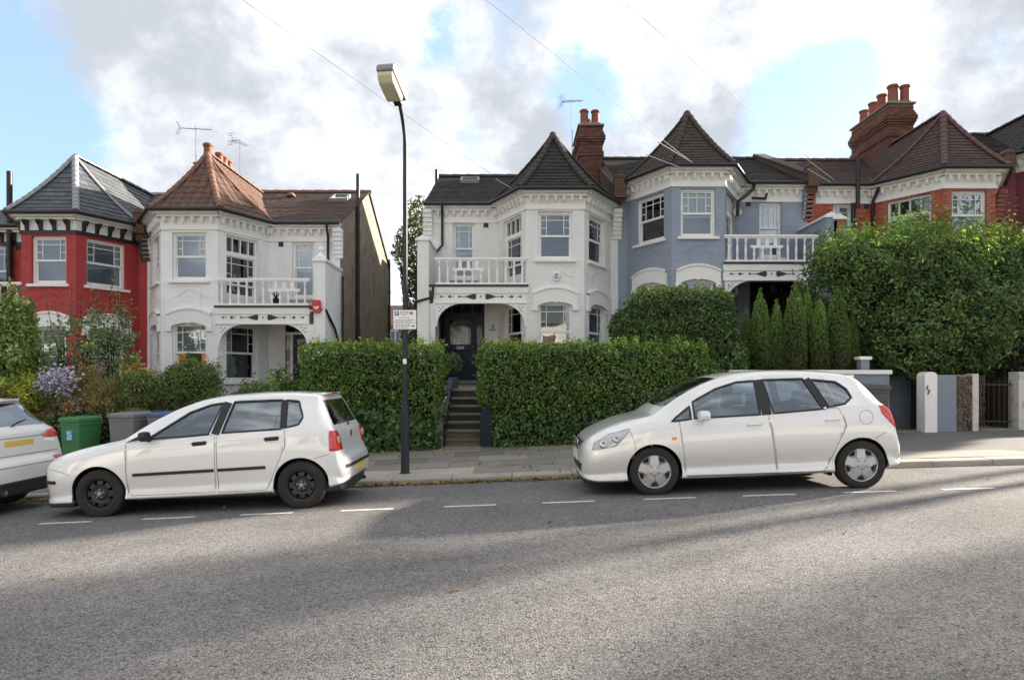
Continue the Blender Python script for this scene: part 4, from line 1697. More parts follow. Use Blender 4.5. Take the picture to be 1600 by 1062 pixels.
# unseen rear wing, added to the pale grey house to shade the next gable
mb = MB()
mb.box(-2.3, .6, 27.62, 33.5, -.5, 5.9)
mb.prism([(-2.4, 5.9), (.7, 5.9), (.7, 6.1), (-2.4, 7.0)], 27.62, 33.6)
mb.build('added_rear_wing', M_pebble, H[3][0])

# party parapets and chimneys (parts of the house whose wall carries them)
party_parapet(H[1][0], -10.5, 5.62)
party_parapet(H[3][0], 3.05, 6.62)
party_parapet(H[4][0], 8.5, 6.95)
party_parapet(H[5][0], 14.0, 7.3)
chimney(H[2][0], -10.45, -9.75, 22.8, 24.7, 6.3, 8.55, [(-10.1, 22.98, .15, .62), (-10.26, 23.3, .12, .42), (-10.0, 23.62, .13, .52), (-10.0, 24.0, .13, .5), (-10.0, 24.4, .13, .48)], seed=2)
chimney(H[3][0], 2.24, 3.0, 22.9, 24.9, 7.2, 9.85, [(2.42, 23.15, .14, .5), (2.80, 23.2, .14, .5), (2.6, 23.9, .14, .45), (2.6, 24.5, .14, .45)], seed=3)
chimney(H[5][0], 11.98, 12.78, 22.0, 24.4, 7.6, 10.22, [(12.62, 22.2, .15, .55), (12.26, 22.25, .16, .58), (12.2, 22.8, .15, .5), (12.2, 23.35, .15, .45), (12.2, 23.95, .15, .42)], seed=5)

# soil pipes, downpipes, vents
def pipe(root, pts, r=.05, m=None, name='drain_pipe'):
    mb = MB()
    mb.tube(pts, r, 10)
    for i in range(len(pts) - 1):
        a, b = Vector(pts[i]), Vector(pts[i + 1])
        if abs(b.z - a.z) > 1.2:
            k = int(abs(b.z - a.z) / 1.5)
            for q in range(1, k + 1):
                p = a.lerp(b, q / (k + 1))
                mb.lathe([(r * 1.25, -.05), (r * 1.25, .05)], tuple(p), 10)
    return mb.build(name, m or M_gutter, root, smooth=True, sharp=50)


xg = -4.95 + .07
pipe(H[2][0], [(xg, 21.9, .2), (xg, 21.9, 7.95)], .06)
pipe(H[2][0], [(xg, 20.3, 2.4), (xg, 21.2, 2.0), (xg, 21.9, 1.75)], .05)
pipe(H[2][0], [(xg, 27.5, 1.0), (xg, 27.5, 6.2)], .05)
ze2 = 5.88
pipe(H[2][0], [(-5.25, 19.56, ze2 + .0), (-5.25, 19.58, ze2 - .12), (-5.28, 19.83, ze2 - .35), (-5.28, 19.83, 4.6)], .036)
pipe(H[2][0], [(-5.32, 18.13, 3.33), (-5.0 + .1, 18.2, 3.28), (-4.95 + .10, 18.9, 2.85), (-4.95 + .10, 19.75, 2.2), (-4.95 + .10, 19.8, 0.3)], .036)
pipe(H[2][0], [(-4.85, 19.8, 4.4), (-4.85, 19.8, 2.2)], .036)
ze3 = 6.42
pipe(H[3][0], [(-2.62, 24.0, 4.0), (-2.62, 24.0, 8.72)], .055)
pipe(H[3][0], [(-1.98, 19.56, ze3), (-1.98, 19.6, ze3 - .15), (-2.0, 19.83, ze3 - .3), (-2.0, 19.83, 5.3), (-2.16, 19.83, 5.12)], .036)
pipe(H[3][0], [(-2.08, 18.17, 3.9), (-2.08, 18.17, 3.62), (-2.5, 18.13, 3.5), (-2.56, 18.2, 3.4), (-2.56, 18.3, 1.0)], .036)
pipe(H[1][0], [(-14.38, 19.78, 1.0), (-14.38, 19.78, 7.4)], .075)
pipe(H[5][0], [(9.78, 19.55, 6.3), (9.78, 19.55, 7.75)], .06)
pipe(H[5][0], [(9.78, 19.82, 3.0), (9.78, 19.82, 6.5)], .06)
pipe(H[5][0], [(10.38, 19.56, 6.95), (10.38, 19.62, 6.8), (10.34, 19.8, 6.55), (10.34, 19.8, 3.0)], .045)
pipe(H[4][0], [(6.85, 19.55, 7.0), (6.85, 19.6, 6.86), (6.55, 19.4, 6.6), (6.30, 19.25, 6.4), (6.30, 19.3, 6.0)], .05)
pipe(H[4][0], [(6.85, 19.7, 6.62), (7.25, 19.78, 6.62), (7.3, 19.8, 6.8)], .04)

# roof windows and roof vent
def roof_window(root, x, y, ze, w=.55, h=.75):
    sl = math.atan(1.99 / 4.2)
    fr = Fr((x, y, ze + (y - 19.62) * 1.99 / 4.2 + .03), (1, 0, 0), (0, -math.sin(sl), math.cos(sl)), (0, math.cos(sl), math.sin(sl)))
    mb = MB(fr)
    t = .07
    mb.box(0, t, 0, .10, 0, h)
    mb.box(w - t, w, 0, .10, 0, h)
    mb.box(t, w - t, 0, .10, 0, t)
    mb.box(t, w - t, 0, .10, h - t, h)
    o = mb.build('roof_window', M_lead, root)
    g = MB(fr)
    g.box(t, w - t, .05, .056, t, h - t)
    g.build('pane', glass_mat('skylight_glass', (.2, .22, .24), .55), o)


roof_window(H[2][0], -5.9, 22.3, ze2)
roof_window(H[3][0], -1.70, 22.6, ze3, .62, .6)
mb = MB(Fr((-7.35, 23.0, 7.52)))
mb.lathe([(.16, 0), (.14, .06), (.08, .12), (.001, .14)], n=10)
mb.build('roof_vent', M_hip_red, H[2][0], smooth=True)

# alarm boxes and plaques
def alarm_box(label, poly, fr, d, m, grp=None, face=None, name='alarm_box'):
    t = empty(name, fr((0, 0, 0)), label, 'alarm box', grp)
    mb = MB(fr)
    mb.prism(poly, 0.0, d)
    mb.build('case', m, t, bevel=.012)
    if face:
        k = MB(fr)
        for pl in face[1]:
            k.prism(pl, d + .001, d + .005)
        k.build('emblem', face[0], t)
    return t


M_logo = mat('blue_logo_print', (0.02, 0.035, 0.22), .5, .05, 3)
fr, w = facet((.38, YB), (1.915, YB))
heart = [(-.10, .06), (-.085, .12), (0, .14), (.085, .12), (.10, .06), (.085, -.04), (.03, -.12), (-.03, -.12), (-.085, -.04)]
f3 = Fr(fr((.80, 0.002, 4.16)), fr.T, fr.N)
arc = lambda r_, a0, a1, n, cx=0, cz=0: [(cx + r_ * math.cos(R(a0 + (a1 - a0) * i / n)), cz + r_ * math.sin(R(a0 + (a1 - a0) * i / n))) for i in range(n + 1)]
swirl = [arc(.065, 30, 330, 10, 0, .02) + arc(.045, 330, 30, 10, 0, .02), [(-.012, .06), (.012, .06), (.012, -.03), (-.012, -.03)], [(-.035, -.10), (.035, -.10), (.025, -.118), (-.025, -.118)]]
alarm_box('white shield-shaped alarm box with blue emblem on the bay of the pale grey house', heart, f3, .07, M_white, face=(M_logo, swirl))
f4 = Fr((6.36, 19.62 - .04, 6.18), (1, 0, 0), (0, -1, 0))
hexa = [(.14 * math.cos(R(60 * i)), .14 * math.sin(R(60 * i))) for i in range(6)]
alarm_box('cream hexagonal alarm box under the eaves of the blue-grey house', hexa, f4, .08, mat('cream_plastic', (.72, .66, .52), .45, .08, 4), face=(M_metal, [arc(.06, 0, 360, 12)[:-1]]))
f2 = Fr((-5.12, YB - .142, 3.36), (1, 0, 0), (0, -1, 0))
alarm_box('red alarm box on the wing wall of the white house', [(-.09, -.16), (.09, -.16), (.11, -.10), (.11, .12), (.08, .18), (-.08, .18), (-.11, .12), (-.11, -.10)], f2, .08, mat('red_plastic', (.55, .03, .04), .4, .08, 4), face=(M_white, [[(-.06, -.03), (.0, -.07), (.06, -.03), (.06, .02), (0, -.01), (-.06, .02)]]))
# small house sign beside the navy door
fr, w = facet((-2.45, YM), (-.42, YM))
s = MB(fr)
s.box(1.78, 1.98, 0.001, .012, 2.86, 2.90)
s.prism([(1.86, 2.93), (1.93, 2.93), (1.93, 3.05), (1.915, 3.05), (1.86, 2.965)], .001, .012)
tag(s.build('house_sign', M_lead), 'small dark house sign beside the navy front door', 'sign')

# things left on the white house's balcony
t = empty('plant_pot', (-6.35, 18.75, 3.41), 'small black plant pot standing on the balcony of the white house', 'plant pot')
mb = MB()
mb.lathe([(.08, 0), (.11, .2), (.12, .22), (.10, .22), (.09, .19)], (-6.35, 18.6, 3.41), 10)
mb.build('pot', M_black, t, smooth=True, sharp=40)
mb = MB()
for i in range(7):
    a = i * .9
    mb.tube([(-6.35, 18.6, 3.6), (-6.35 + .06 * math.cos(a), 18.6 + .06 * math.sin(a), 3.72), (-6.35 + .11 * math.cos(a), 18.6 + .11 * math.sin(a), 3.82)], [.012, .012, .003], 5)
mb.build('stems', M_black, t)
# ------------------------------------------------------------------ cars
def car_paint(name, col, metal=0.0, rough=0.25):
    m, nt, P, N, L = nodes(name)
    tc = N('ShaderNodeTexCoord')
    n = N('ShaderNodeTexNoise')
    n.inputs['Scale'].default_value = 2.5
    n.inputs['Detail'].default_value = 6
    L(tc.outputs['Object'], n.inputs['Vector'])
    # road film: a little dust that gathers low on the body
    sx = N('ShaderNodeSeparateXYZ')
    L(tc.outputs['Object'], sx.inputs[0])
    mr = N('ShaderNodeMapRange')
    mr.inputs['From Min'].default_value = 0.55
    mr.inputs['From Max'].default_value = 0.15
    mr.inputs['To Max'].default_value = 0.35
    L(sx.outputs[2], mr.inputs['Value'])
    mm = N('ShaderNodeMath')
    mm.operation = 'MULTIPLY'
    L(mr.outputs[0], mm.inputs[0])
    L(n.outputs['Fac'], mm.inputs[1])
    x = N('ShaderNodeMix')
    x.data_type = 'RGBA'
    L(mm.outputs[0], x.inputs[0])
    x.inputs[6].default_value = (*col, 1)
    x.inputs[7].default_value = (0.30, 0.27, 0.23, 1)
    L(x.outputs[2], P.inputs['Base Color'])
    P.inputs['Metallic'].default_value = metal
    P.inputs['Roughness'].default_value = rough
    P.inputs['Coat Weight'].default_value = 1.0
    P.inputs['Coat IOR'].default_value = 1.7
    P.inputs['Coat Roughness'].default_value = 0.02
    return m


M_trim = mat('car_black_plastic', (0.018, 0.018, 0.019), .5, .2, 6, .1, 80)
M_rubber = mat('tyre_rubber', (0.020, 0.0195, 0.019), .85, .25, 4, .25, 60, dirt=((0.075, 0.07, 0.062), .5, 5))
M_seal = mat('window_seal', (0.012, 0.012, 0.013), .45, .1, 5)
M_cabin = mat('car_cabin', (0.13, 0.132, 0.138), .85, .15, 4, .1, 60)
M_seat = mat('car_seat_fabric', (0.12, 0.14, 0.18), .9, .2, 8, .2, 80)
M_carglass = glass_mat('car_window_glass', (0.70, 0.86, 0.94), .20, .005)
M_wscreen = glass_mat('car_windscreen_glass', (0.74, 0.82, 0.79), .20, .005)
M_rearglass = glass_mat('car_rear_glass', (0.6, 0.68, 0.66), .34, .005)
M_tail = mat('tail_light_red', (0.62, 0.022, 0.018), .12, .1, 9, 0, coat=1)
M_tailw = mat('tail_light_pale', (0.75, 0.45, 0.38), .12, .1, 9, 0, coat=1)
M_lens = glass_mat('headlight_lens', (.9, .93, .95), .22, .02)
M_chrome = mat('reflector_chrome', (0.6, 0.62, 0.65), .18, .1, 6, 0, metal=1)
M_hl = mat('headlight_glass', (0.50, 0.52, 0.54), .12, .35, 14, 0, coat=1)
M_amber = mat('amber_lens', (0.75, 0.20, 0.02), .2, .05, 6, coat=1)
M_plate_y = mat('yellow_number_plate', (0.80, 0.55, 0.13), .4, .04, 4)
M_plate_w = mat('white_number_plate', (0.72, 0.72, 0.70), .4, .04, 4)
M_steelwheel = mat('dark_steel_wheel', (0.045, 0.047, 0.055), .5, .2, 6, .1, 50, metal=.3)
M_silver = mat('silver_wheel_trim', (0.50, 0.50, 0.51), .35, .1, 6, .05, 50, metal=.55)
M_seam = mat('panel_gap', (0.16, 0.16, 0.165), .8, .1, 4)


def pchip(xs, ys, q):
    xs, ys, q = map(lambda a: np.asarray(a, float), (xs, ys, q))
    h = np.diff(xs)
    d = np.diff(ys) / h
    m = np.zeros_like(ys)
    m[0], m[-1] = d[0], d[-1]
    for i in range(1, len(xs) - 1):
        if d[i - 1] * d[i] > 0:
            w1, w2 = 2 * h[i] + h[i - 1], h[i] + 2 * h[i - 1]
            m[i] = (w1 + w2) / (w1 / d[i - 1] + w2 / d[i])
    i = np.clip(np.searchsorted(xs, q) - 1, 0, len(xs) - 2)
    t = (q - xs[i]) / h[i]
    return (2 * t ** 3 - 3 * t ** 2 + 1) * ys[i] + (t ** 3 - 2 * t ** 2 + t) * h[i] * m[i] + (-2 * t ** 3 + 3 * t ** 2) * ys[i + 1] + (t ** 3 - t ** 2) * h[i] * m[i + 1]


class Car:
    def __init__(s, table, name, label, loc, pitch, paint, scale=1.0):
        s.T = np.array(table, float)
        s.root = empty(name, loc, label, 'car', None, rot=(0, pitch, 0))
        s.root.scale = (scale,) * 3
        s.paint = paint
        s.L = s.T[-1, 0]

    def params(s, x):
        return [float(pchip(s.T[:, 0], s.T[:, k], x)) for k in range(1, 9)]

    def section(s, x):
        """half section from the sill up to the roof centre, as (y, z) points"""
        zb, zs, zr_, zt, yb, ym, ys, yr = s.params(x)
        zmid = zb + (zs - zb) * .58
        q = (zs - zb) / .75
        ctl = [(yb * .90, zb - .0), (yb + (ym - yb) * .72, zb + .030 * q), (ym - .016, zb + .085 * q), (ym - .034, zb + .155 * q), (ym - .008, zb + .30 * q), (ym, zmid), ((ym + ys) / 2 + .010, zb + (zs - zb) * .86), (ys, zs)]
        low = s.cr(ctl, 5)
        crown = zt - zr_
        up = []
        n = 6
        bul = .018
        for i in range(1, n + 1):
            t = i / n
            up.append((ys + (yr - ys) * t + bul * math.sin(math.pi * t) * .6, zs + (zr_ - zs) * t))
        # rounded roof edge into a crowned roof
        top = []
        ce = [(yr, zr_), (yr - .018, zr_ + crown * .32), (yr - .06, zr_ + crown * .55), (yr * .72, zr_ + crown * .80), (yr * .4, zr_ + crown * .95), (0, zt)]
        top = s.cr(ce, 3)[1:]
        return low + up + top

    @staticmethod
    def cr(P, n):
        out = [P[0]]
        for i in range(len(P) - 1):
            p0, p1, p2, p3 = P[max(0, i - 1)], P[i], P[i + 1], P[min(len(P) - 1, i + 2)]
            for k in range(1, n + 1):
                t = k / n
                out.append(tuple(0.5 * (2 * p1[j] + (p2[j] - p0[j]) * t + (2 * p0[j] - 5 * p1[j] + 4 * p2[j] - p3[j]) * t * t + (-p0[j] + 3 * p1[j] - 3 * p2[j] + p3[j]) * t ** 3) for j in range(2)))
        return out

    def side_y(s, x, z):
        """outer half width of the body side at (x, z)"""
        sec = s.section(min(max(x, 0.0), s.L))
        k = 35 + 6 + 1
        zs = [p[1] for p in sec[:k]]
        ys = [p[0] for p in sec[:k]]
        return float(np.interp(z, zs, ys))

    def shell(s):
        xs = sorted({round(float(v), 4) for v in list(np.linspace(0, .3, 13)) + list(np.linspace(.3, s.L - .5, 66)) + list(np.linspace(s.L - .5, s.L, 30)) + list(s.T[:, 0])})
        bm = bmesh.new()
        rings = []
        for x in xs:
            sec = s.section(x)
            ring = [bm.verts.new((x, -y, z)) for y, z in sec] + [bm.verts.new((x, y, z)) for y, z in sec[-2::-1]]
            rings.append(ring)
        for i in range(len(rings) - 1):
            a, b = rings[i], rings[i + 1]
            for j in range(len(a) - 1):
                bm.faces.new((a[j], a[j + 1], b[j + 1], b[j]))
        bm.faces.new(rings[0][::-1])
        bm.faces.new(rings[-1])
        # dark floor
        for i in range(len(rings) - 1):
            bm.faces.new((rings[i][0], rings[i + 1][0], rings[i + 1][-1], rings[i][-1])).material_index = 1
        bmesh.ops.recalc_face_normals(bm, faces=bm.faces)
        s.bm = bm
        return bm

    def cut(s, poly, ax, ok):
        """cut the shell along a convex polygon seen along one axis; returns the faces inside"""
        bm = s.bm
        i0, i1 = ax
        P = [Vector((p[0], p[1])) for p in poly]
        area = sum(P[i].x * P[(i + 1) % len(P)].y - P[(i + 1) % len(P)].x * P[i].y for i in range(len(P)))
        if area < 0:
            P = P[::-1]
        lo = [min(p[k] for p in P) for k in (0, 1)]
        hi = [max(p[k] for p in P) for k in (0, 1)]
        c_ = lambda v: (v[i0], v[i1])

        def near(f):
            if not ok(f):
                return False
            q = [c_(v.co) for v in f.verts]
            return max(a[0] for a in q) >= lo[0] - .001 and min(a[0] for a in q) <= hi[0] + .001 and max(a[1] for a in q) >= lo[1] - .001 and min(a[1] for a in q) <= hi[1] + .001
        for k in range(len(P)):
            a, b = P[k], P[(k + 1) % len(P)]
            d = b - a
            n2 = Vector((d.y, -d.x)).normalized()
            no, co = [0, 0, 0], [0, 0, 0]
            no[i0], no[i1] = n2.x, n2.y
            co[i0], co[i1] = a.x, a.y
            fs = [f for f in bm.faces if near(f)]
            geom = list({*fs, *[e for f in fs for e in f.edges], *[v for f in fs for v in f.verts]})
            bmesh.ops.bisect_plane(bm, geom=geom, dist=1e-5, plane_co=co, plane_no=no)

        def inside(f):
            m = f.calc_center_median()
            x, y = m[i0], m[i1]
            for k in range(len(P)):
                a, b = P[k], P[(k + 1) % len(P)]
                if (b.x - a.x) * (y - a.y) - (b.y - a.y) * (x - a.x) < -1e-7:
                    return False
            return True
        return [f for f in bm.faces if near(f) and inside(f)]

    def take(s, faces, name, mats, push=0.0, thick=0.0, parent=None, sharp=35, trim=0):
        """move cut faces to an object of their own, pushed out along the normals"""
        bm2 = bmesh.new()
        vm = {}
        for f in faces:
            vs = []
            for v in f.verts:
                if v.index == -1 or v not in vm:
                    vm[v] = bm2.verts.new(v.co + v.normal * push)
                vs.append(vm[v])
            try:
                nf = bm2.faces.new(vs)
                nf.smooth = True
            except ValueError:
                pass
        me = bpy.data.meshes.new(name)
        if 'window' in name or 'windscreen' in name:
            bmesh.ops.remove_doubles(bm2, verts=bm2.verts, dist=.006)
        bm2.to_mesh(me)
        bm2.free()
        for m in (mats if isinstance(mats, (list, tuple)) else [mats]):
            me.materials.append(m)
        me.set_sharp_from_angle(angle=R(sharp))
        o = bpy.data.objects.new(name, me)
        COL.objects.link(o)
        o.parent = parent or s.root
        wn = o.modifiers.new('normals', 'WEIGHTED_NORMAL')
        wn.keep_sharp = True
        if thick and 'window' not in name:
            sm = o.modifiers.new('thickness', 'SOLIDIFY')
            sm.thickness = thick
            sm.offset = -1
            if len(me.materials) > 1:
                sm.material_offset = 1
                sm.material_offset_rim = 1
        bmesh.ops.delete(s.bm, geom=faces, context='FACES')
        return o

    def obj(s, mb, name, m, parent=None, smooth=False, sharp=None, bevel=0, recalc=True):
        o = bpy.data.objects.new(name, mb.mesh(name, m, smooth, recalc, sharp))
        COL.objects.link(o)
        o.parent = parent or s.root
        if bevel:
            b = o.modifiers.new('bevel', 'BEVEL')
            b.width = bevel
            b.segments = 2
        return o

    def on_side(s, x, z, side, off=0.0):
        e = .01
        y = s.side_y(x, z)
        dz = (s.side_y(x, z + e) - s.side_y(x, z - e)) / (2 * e)
        dx = (s.side_y(x + e, z) - s.side_y(x - e, z)) / (2 * e)
        n = Vector((-dx, 1, -dz)).normalized()
        return Vector((x + n.x * off, side * (y + n.y * off), z + n.z * off))

    def strip(s, mb, path, w, side, off=.002, closed=False, thick=0.0):
        """ribbon that follows the body side along a path of (x, z) points"""
        P = []
        n = len(path)
        for i in range(n if closed else n - 1):
            a, b = Vector(path[i]), Vector(path[(i + 1) % n])
            k = max(1, int((b - a).length / .05))
            for q in range(k):
                P.append(a.lerp(b, q / k))
        if not closed:
            P.append(Vector(path[-1]))
        m = len(P)
        rails = []
        for i in range(m):
            a = P[(i - 1) % m] if closed or i > 0 else P[i]
            b = P[(i + 1) % m] if closed or i < m - 1 else P[i]
            d = (b - a).normalized()
            nn = Vector((-d.y, d.x)) * w / 2
            p, q = P[i] + nn, P[i] - nn
            r_ = [s.on_side(p.x, p.y, side, off), s.on_side(q.x, q.y, side, off)]
            if thick:
                r_ += [s.on_side(p.x, p.y, side, off + thick), s.on_side(q.x, q.y, side, off + thick)]
            rails.append(r_)
        for i in range(m if closed else m - 1):
            a, b = rails[i], rails[(i + 1) % m]
            if thick:
                mb.face([a[2], b[2], b[3], a[3]], raw=True)
                mb.face([a[0], b[0], b[2], a[2]], raw=True)
                mb.face([a[3], b[3], b[1], a[1]], raw=True)
            else:
                mb.face([a[0], b[0], b[1], a[1]], raw=True)
        if thick and not closed:
            for r_ in (rails[0], rails[-1]):
                mb.face([r_[0], r_[2], r_[3], r_[1]], raw=True)

    def wheel(s, x, y, R_, rimR, w, side, style):
        t = MB()
        W = w / 2
        prof = [(rimR - .012, -W * .85), (rimR, -W), (rimR + .02, -W * 1.02), (R_ - .035, -W * 1.04), (R_ - .012, -W * .92), (R_, -W * .72), (R_ + .001, 0), (R_, W * .72), (R_ - .012, W * .92), (R_ - .035, W * 1.04), (rimR + .02, W * 1.02), (rimR, W), (rimR - .012, W * .85)]
        k = 40
        t.lathe(prof, (x, y, R_), k, axis='y')
        t.f = t.f[:-2]
        t.uv = t.uv[:-2]
        t.mi = t.mi[:-2]
        tyre = s.obj(t, 'wheel', M_rubber, smooth=True, sharp=30)
        # rim: y out is towards -side..; build with outward = side
        o = side
        yo = y + o * W * .86
        r = MB()
        ring = [(rimR + .004, 0), (rimR - .006, o * .004), (rimR - .016, -o * .002), (rimR - .024, -o * .03), (rimR - .028, -o * w * .8)]
        r.lathe([(a, b) for a, b in ring], (x, yo, R_), k, axis='y')
        r.f = r.f[:-2]
        r.uv = r.uv[:-2]
        r.mi = r.mi[:-2]
        if style == 'steel':
            rim = s.obj(r, 'rim', M_steelwheel, tyre, True, 30)
            d = MB()
            n = 48
            ra = [.0, .03, .062, .085, .118, rimR * .80, rimR - .02]
            ya = [.0, .0, -.004, -.03, -.012, -.020, -.045]
            hole = lambda i, j: j == 4 and (i % 6) in (2, 3)
            pt = lambda i, rr, yy: (x + rr * math.cos(2 * math.pi * i / n), yo - o * .012 + o * yy, R_ + rr * math.sin(2 * math.pi * i / n))
            for j in range(len(ra) - 1):
                for i in range(n):
                    if hole(i, j):
                        continue
                    d.face([pt(i, ra[j], ya[j]), pt(i + 1, ra[j], ya[j]), pt(i + 1, ra[j + 1], ya[j + 1]), pt(i, ra[j + 1], ya[j + 1])])
            s.obj(d, 'wheel_disc', M_steelwheel, tyre, True, 40, recalc=False)
            bl = MB()
            for i in range(5):
                a = 2 * math.pi * i / 5 + .3
                bl.lathe([(.011, 0), (.011, o * .012), (.006, o * .014)], (x + .05 * math.cos(a), yo - o * .014, R_ + .05 * math.sin(a)), 6, axis='y')
            bl.lathe([(.030, 0), (.030, o * .012), (.022, o * .018)], (x, yo - o * .012, R_), 14, axis='y')
            s.obj(bl, 'wheel_bolts', M_metal, tyre)
        else:
            rim = s.obj(r, 'rim', M_silver, tyre, True, 30)
            bk = MB()
            bk.lathe([(rimR - .02, 0), (rimR - .02, -o * .01), (.02, -o * .012)], (x, yo - o * .055, R_), 24, axis='y')
            s.obj(bk, 'brake_disc', M_trim, tyre)
            d = MB()
            n5 = 5
            for i in range(n5):
                a = math.pi / 2 + 2 * math.pi * i / n5
                ux, uz = math.cos(a), math.sin(a)
                vx, vz = -uz, ux

                def pp(rr, ss, yy):
                    return (x + ux * rr + vx * ss, yo + o * yy, R_ + uz * rr + vz * ss)
                cs = [(.030, .040, .012), (.098, .084, .009), (.145, .066, .002), (rimR - .010, .082, -.010)]
                for (r0, h0, y0), (r1, h1, y1) in zip(cs[:-1], cs[1:]):
                    d.face([pp(r0, -h0 * .7, y0), pp(r0, h0 * .7, y0), pp(r1, h1 * .7, y1), pp(r1, -h1 * .7, y1)])
                    for sg in (-1, 1):
                        d.face([pp(r0, sg * h0 * .7, y0), pp(r0, sg * h0, y0 - .03), pp(r1, sg * h1, y1 - .03), pp(r1, sg * h1 * .7, y1)])
            d.lathe([(.062, -o * .02), (.062, o * .010), (.05, o * .016), (.02, o * .017)], (x, yo, R_), 20, axis='y')
            s.obj(d, 'wheel_trim', M_silver, tyre, True, 25, recalc=True)
            c = MB()
            for i in range(5):
                a = math.pi / 2 + 2 * math.pi * (i + .5) / 5
                c.lathe([(.008, 0), (.008, o * .003)], (x + .055 * math.cos(a), yo + o * .0145, R_ + .055 * math.sin(a)), 8, axis='y')
            s.obj(c, 'wheel_bolts', M_trim, tyre)
        return tyre

    def arch(s, x, z, R_, side):
        """wheel arch: cut, dark liner, rolled lip"""
        n = 22
        poly = [(x + R_ * math.cos(2 * math.pi * i / n), z + R_ * math.sin(2 * math.pi * i / n)) for i in range(n)]
        fs = s.cut(poly, (0, 2), lambda f: f.calc_center_median().y * side > .35 and f.calc_center_median().z < 1.0)
        bmesh.ops.delete(s.bm, geom=fs, context='FACES')
        ln = MB()
        for i in range(n // 2 + 3):
            a0, a1 = math.pi * (i - 1.5) / (n / 2), math.pi * (i - .5) / (n / 2)
            p = lambda a, y, rr=R_: (x + rr * math.cos(a), y, z + rr * math.sin(a))
            ys0 = side * (s.side_y(x + R_ * math.cos(a0), max(.2, z + R_ * math.sin(a0))) - .006)
            ys1 = side * (s.side_y(x + R_ * math.cos(a1), max(.2, z + R_ * math.sin(a1))) - .006)
            ln.face([p(a0, ys0, R_ + .003), p(a1, ys1, R_ + .003), p(a1, side * .42, R_ + .003), p(a0, side * .42, R_ + .003)])
        s.obj(ln, 'wheel_arch_liner', M_trim, recalc=False)
        lp = MB()
        path = []
        for i in range(n + 1):
            a = math.pi * (-.06 + 1.12 * i / n)
            zz = z + (R_ + .006) * math.sin(a)
            xx = x + (R_ + .006) * math.cos(a)
            path.append((xx, max(zz, s.params(xx)[0] + .012)))
        s.strip(lp, path, .022, side, .0, thick=.006)
        s.obj(lp, 'arch_lip', s.paint, recalc=True)


def finish_body(c, sharp=32):
    me = bpy.data.meshes.new('body')
    for f in c.bm.faces:
        f.smooth = True
    bmesh.ops.triangulate(c.bm, faces=[f for f in c.bm.faces if len(f.verts) > 4])
    c.bm.to_mesh(me)
    c.bm.free()
    for m in (c.paint, M_cabin):
        me.materials.append(m)
    me.set_sharp_from_angle(angle=R(sharp))
    o = bpy.data.objects.new('body', me)
    COL.objects.link(o)
    o.parent = c.root
    wn = o.modifiers.new('normals', 'WEIGHTED_NORMAL')
    wn.keep_sharp = True
    sm = o.modifiers.new('thickness', 'SOLIDIFY')
    sm.thickness = .03
    sm.offset = -1
    sm.material_offset = 1
    sm.material_offset_rim = 1
    return o


def side_f(side, zlo=.0):
    return lambda f: f.calc_center_median().y * side > .42 and f.calc_center_median().z > zlo and abs(f.normal.z) < .8


def cabin(c, seats, xd, zroof=1.3, w=.6, wheel_side=1):
    """seats with headrests, dashboard, steering wheel, parcel shelf"""
    for (x, y) in seats:
        b = MB()
        n = 8
        bw = .23
        for (a0, a1, z0, z1, hw, th) in ((x, x + .13, .48, .98, bw, .12),):
            pts = [(x - .48, .42), (x - .48, .50), (x - .02, .50), (x + .10, 1.0), (x + .20, 1.0), (x + .10, .42)]
            b.fr = Fr((0, y, 0))
            b.prism(pts, -bw, bw)
        b.fr = Fr((0, y, 0))
        b.prism([(x + .10, 1.04), (x + .115, 1.20), (x + .20, 1.20), (x + .205, 1.04)], -.13, .13)
        b.tube([(x + .15, -.06, .98), (x + .155, -.06, 1.06)], .008, 6)
        b.tube([(x + .15, .06, .98), (x + .155, .06, 1.06)], .008, 6)
        c.obj(b, 'seat', M_seat, bevel=.03)
    d = MB()
    d.prism([(xd - .30, .75), (xd - .28, .90), (xd + .05, .93), (xd + .16, .86), (xd + .16, .6), (xd - .2, .55)], -w, w)
    c.obj(d, 'dashboard', M_cabin, bevel=.02)
    st = MB()
    cx, cz = xd + .34, .86
    pts = []
    for i in range(17):
        a = 2 * math.pi * i / 16
        pts.append((cx + .18 * math.sin(a) * .42, .34 * wheel_side + .18 * math.cos(a), cz + .18 * math.sin(a)))
    st.tube(pts, .014, 6, cap=False)
    st.tube([(cx, .34 * wheel_side - .17, cz), (cx, .34 * wheel_side + .17, cz)], .016, 6)
    st.tube([(cx, .34 * wheel_side, cz), (cx - .3, .34 * wheel_side, cz - .12)], .03, 6)
    c.obj(st, 'steering_wheel', M_trim, smooth=True)


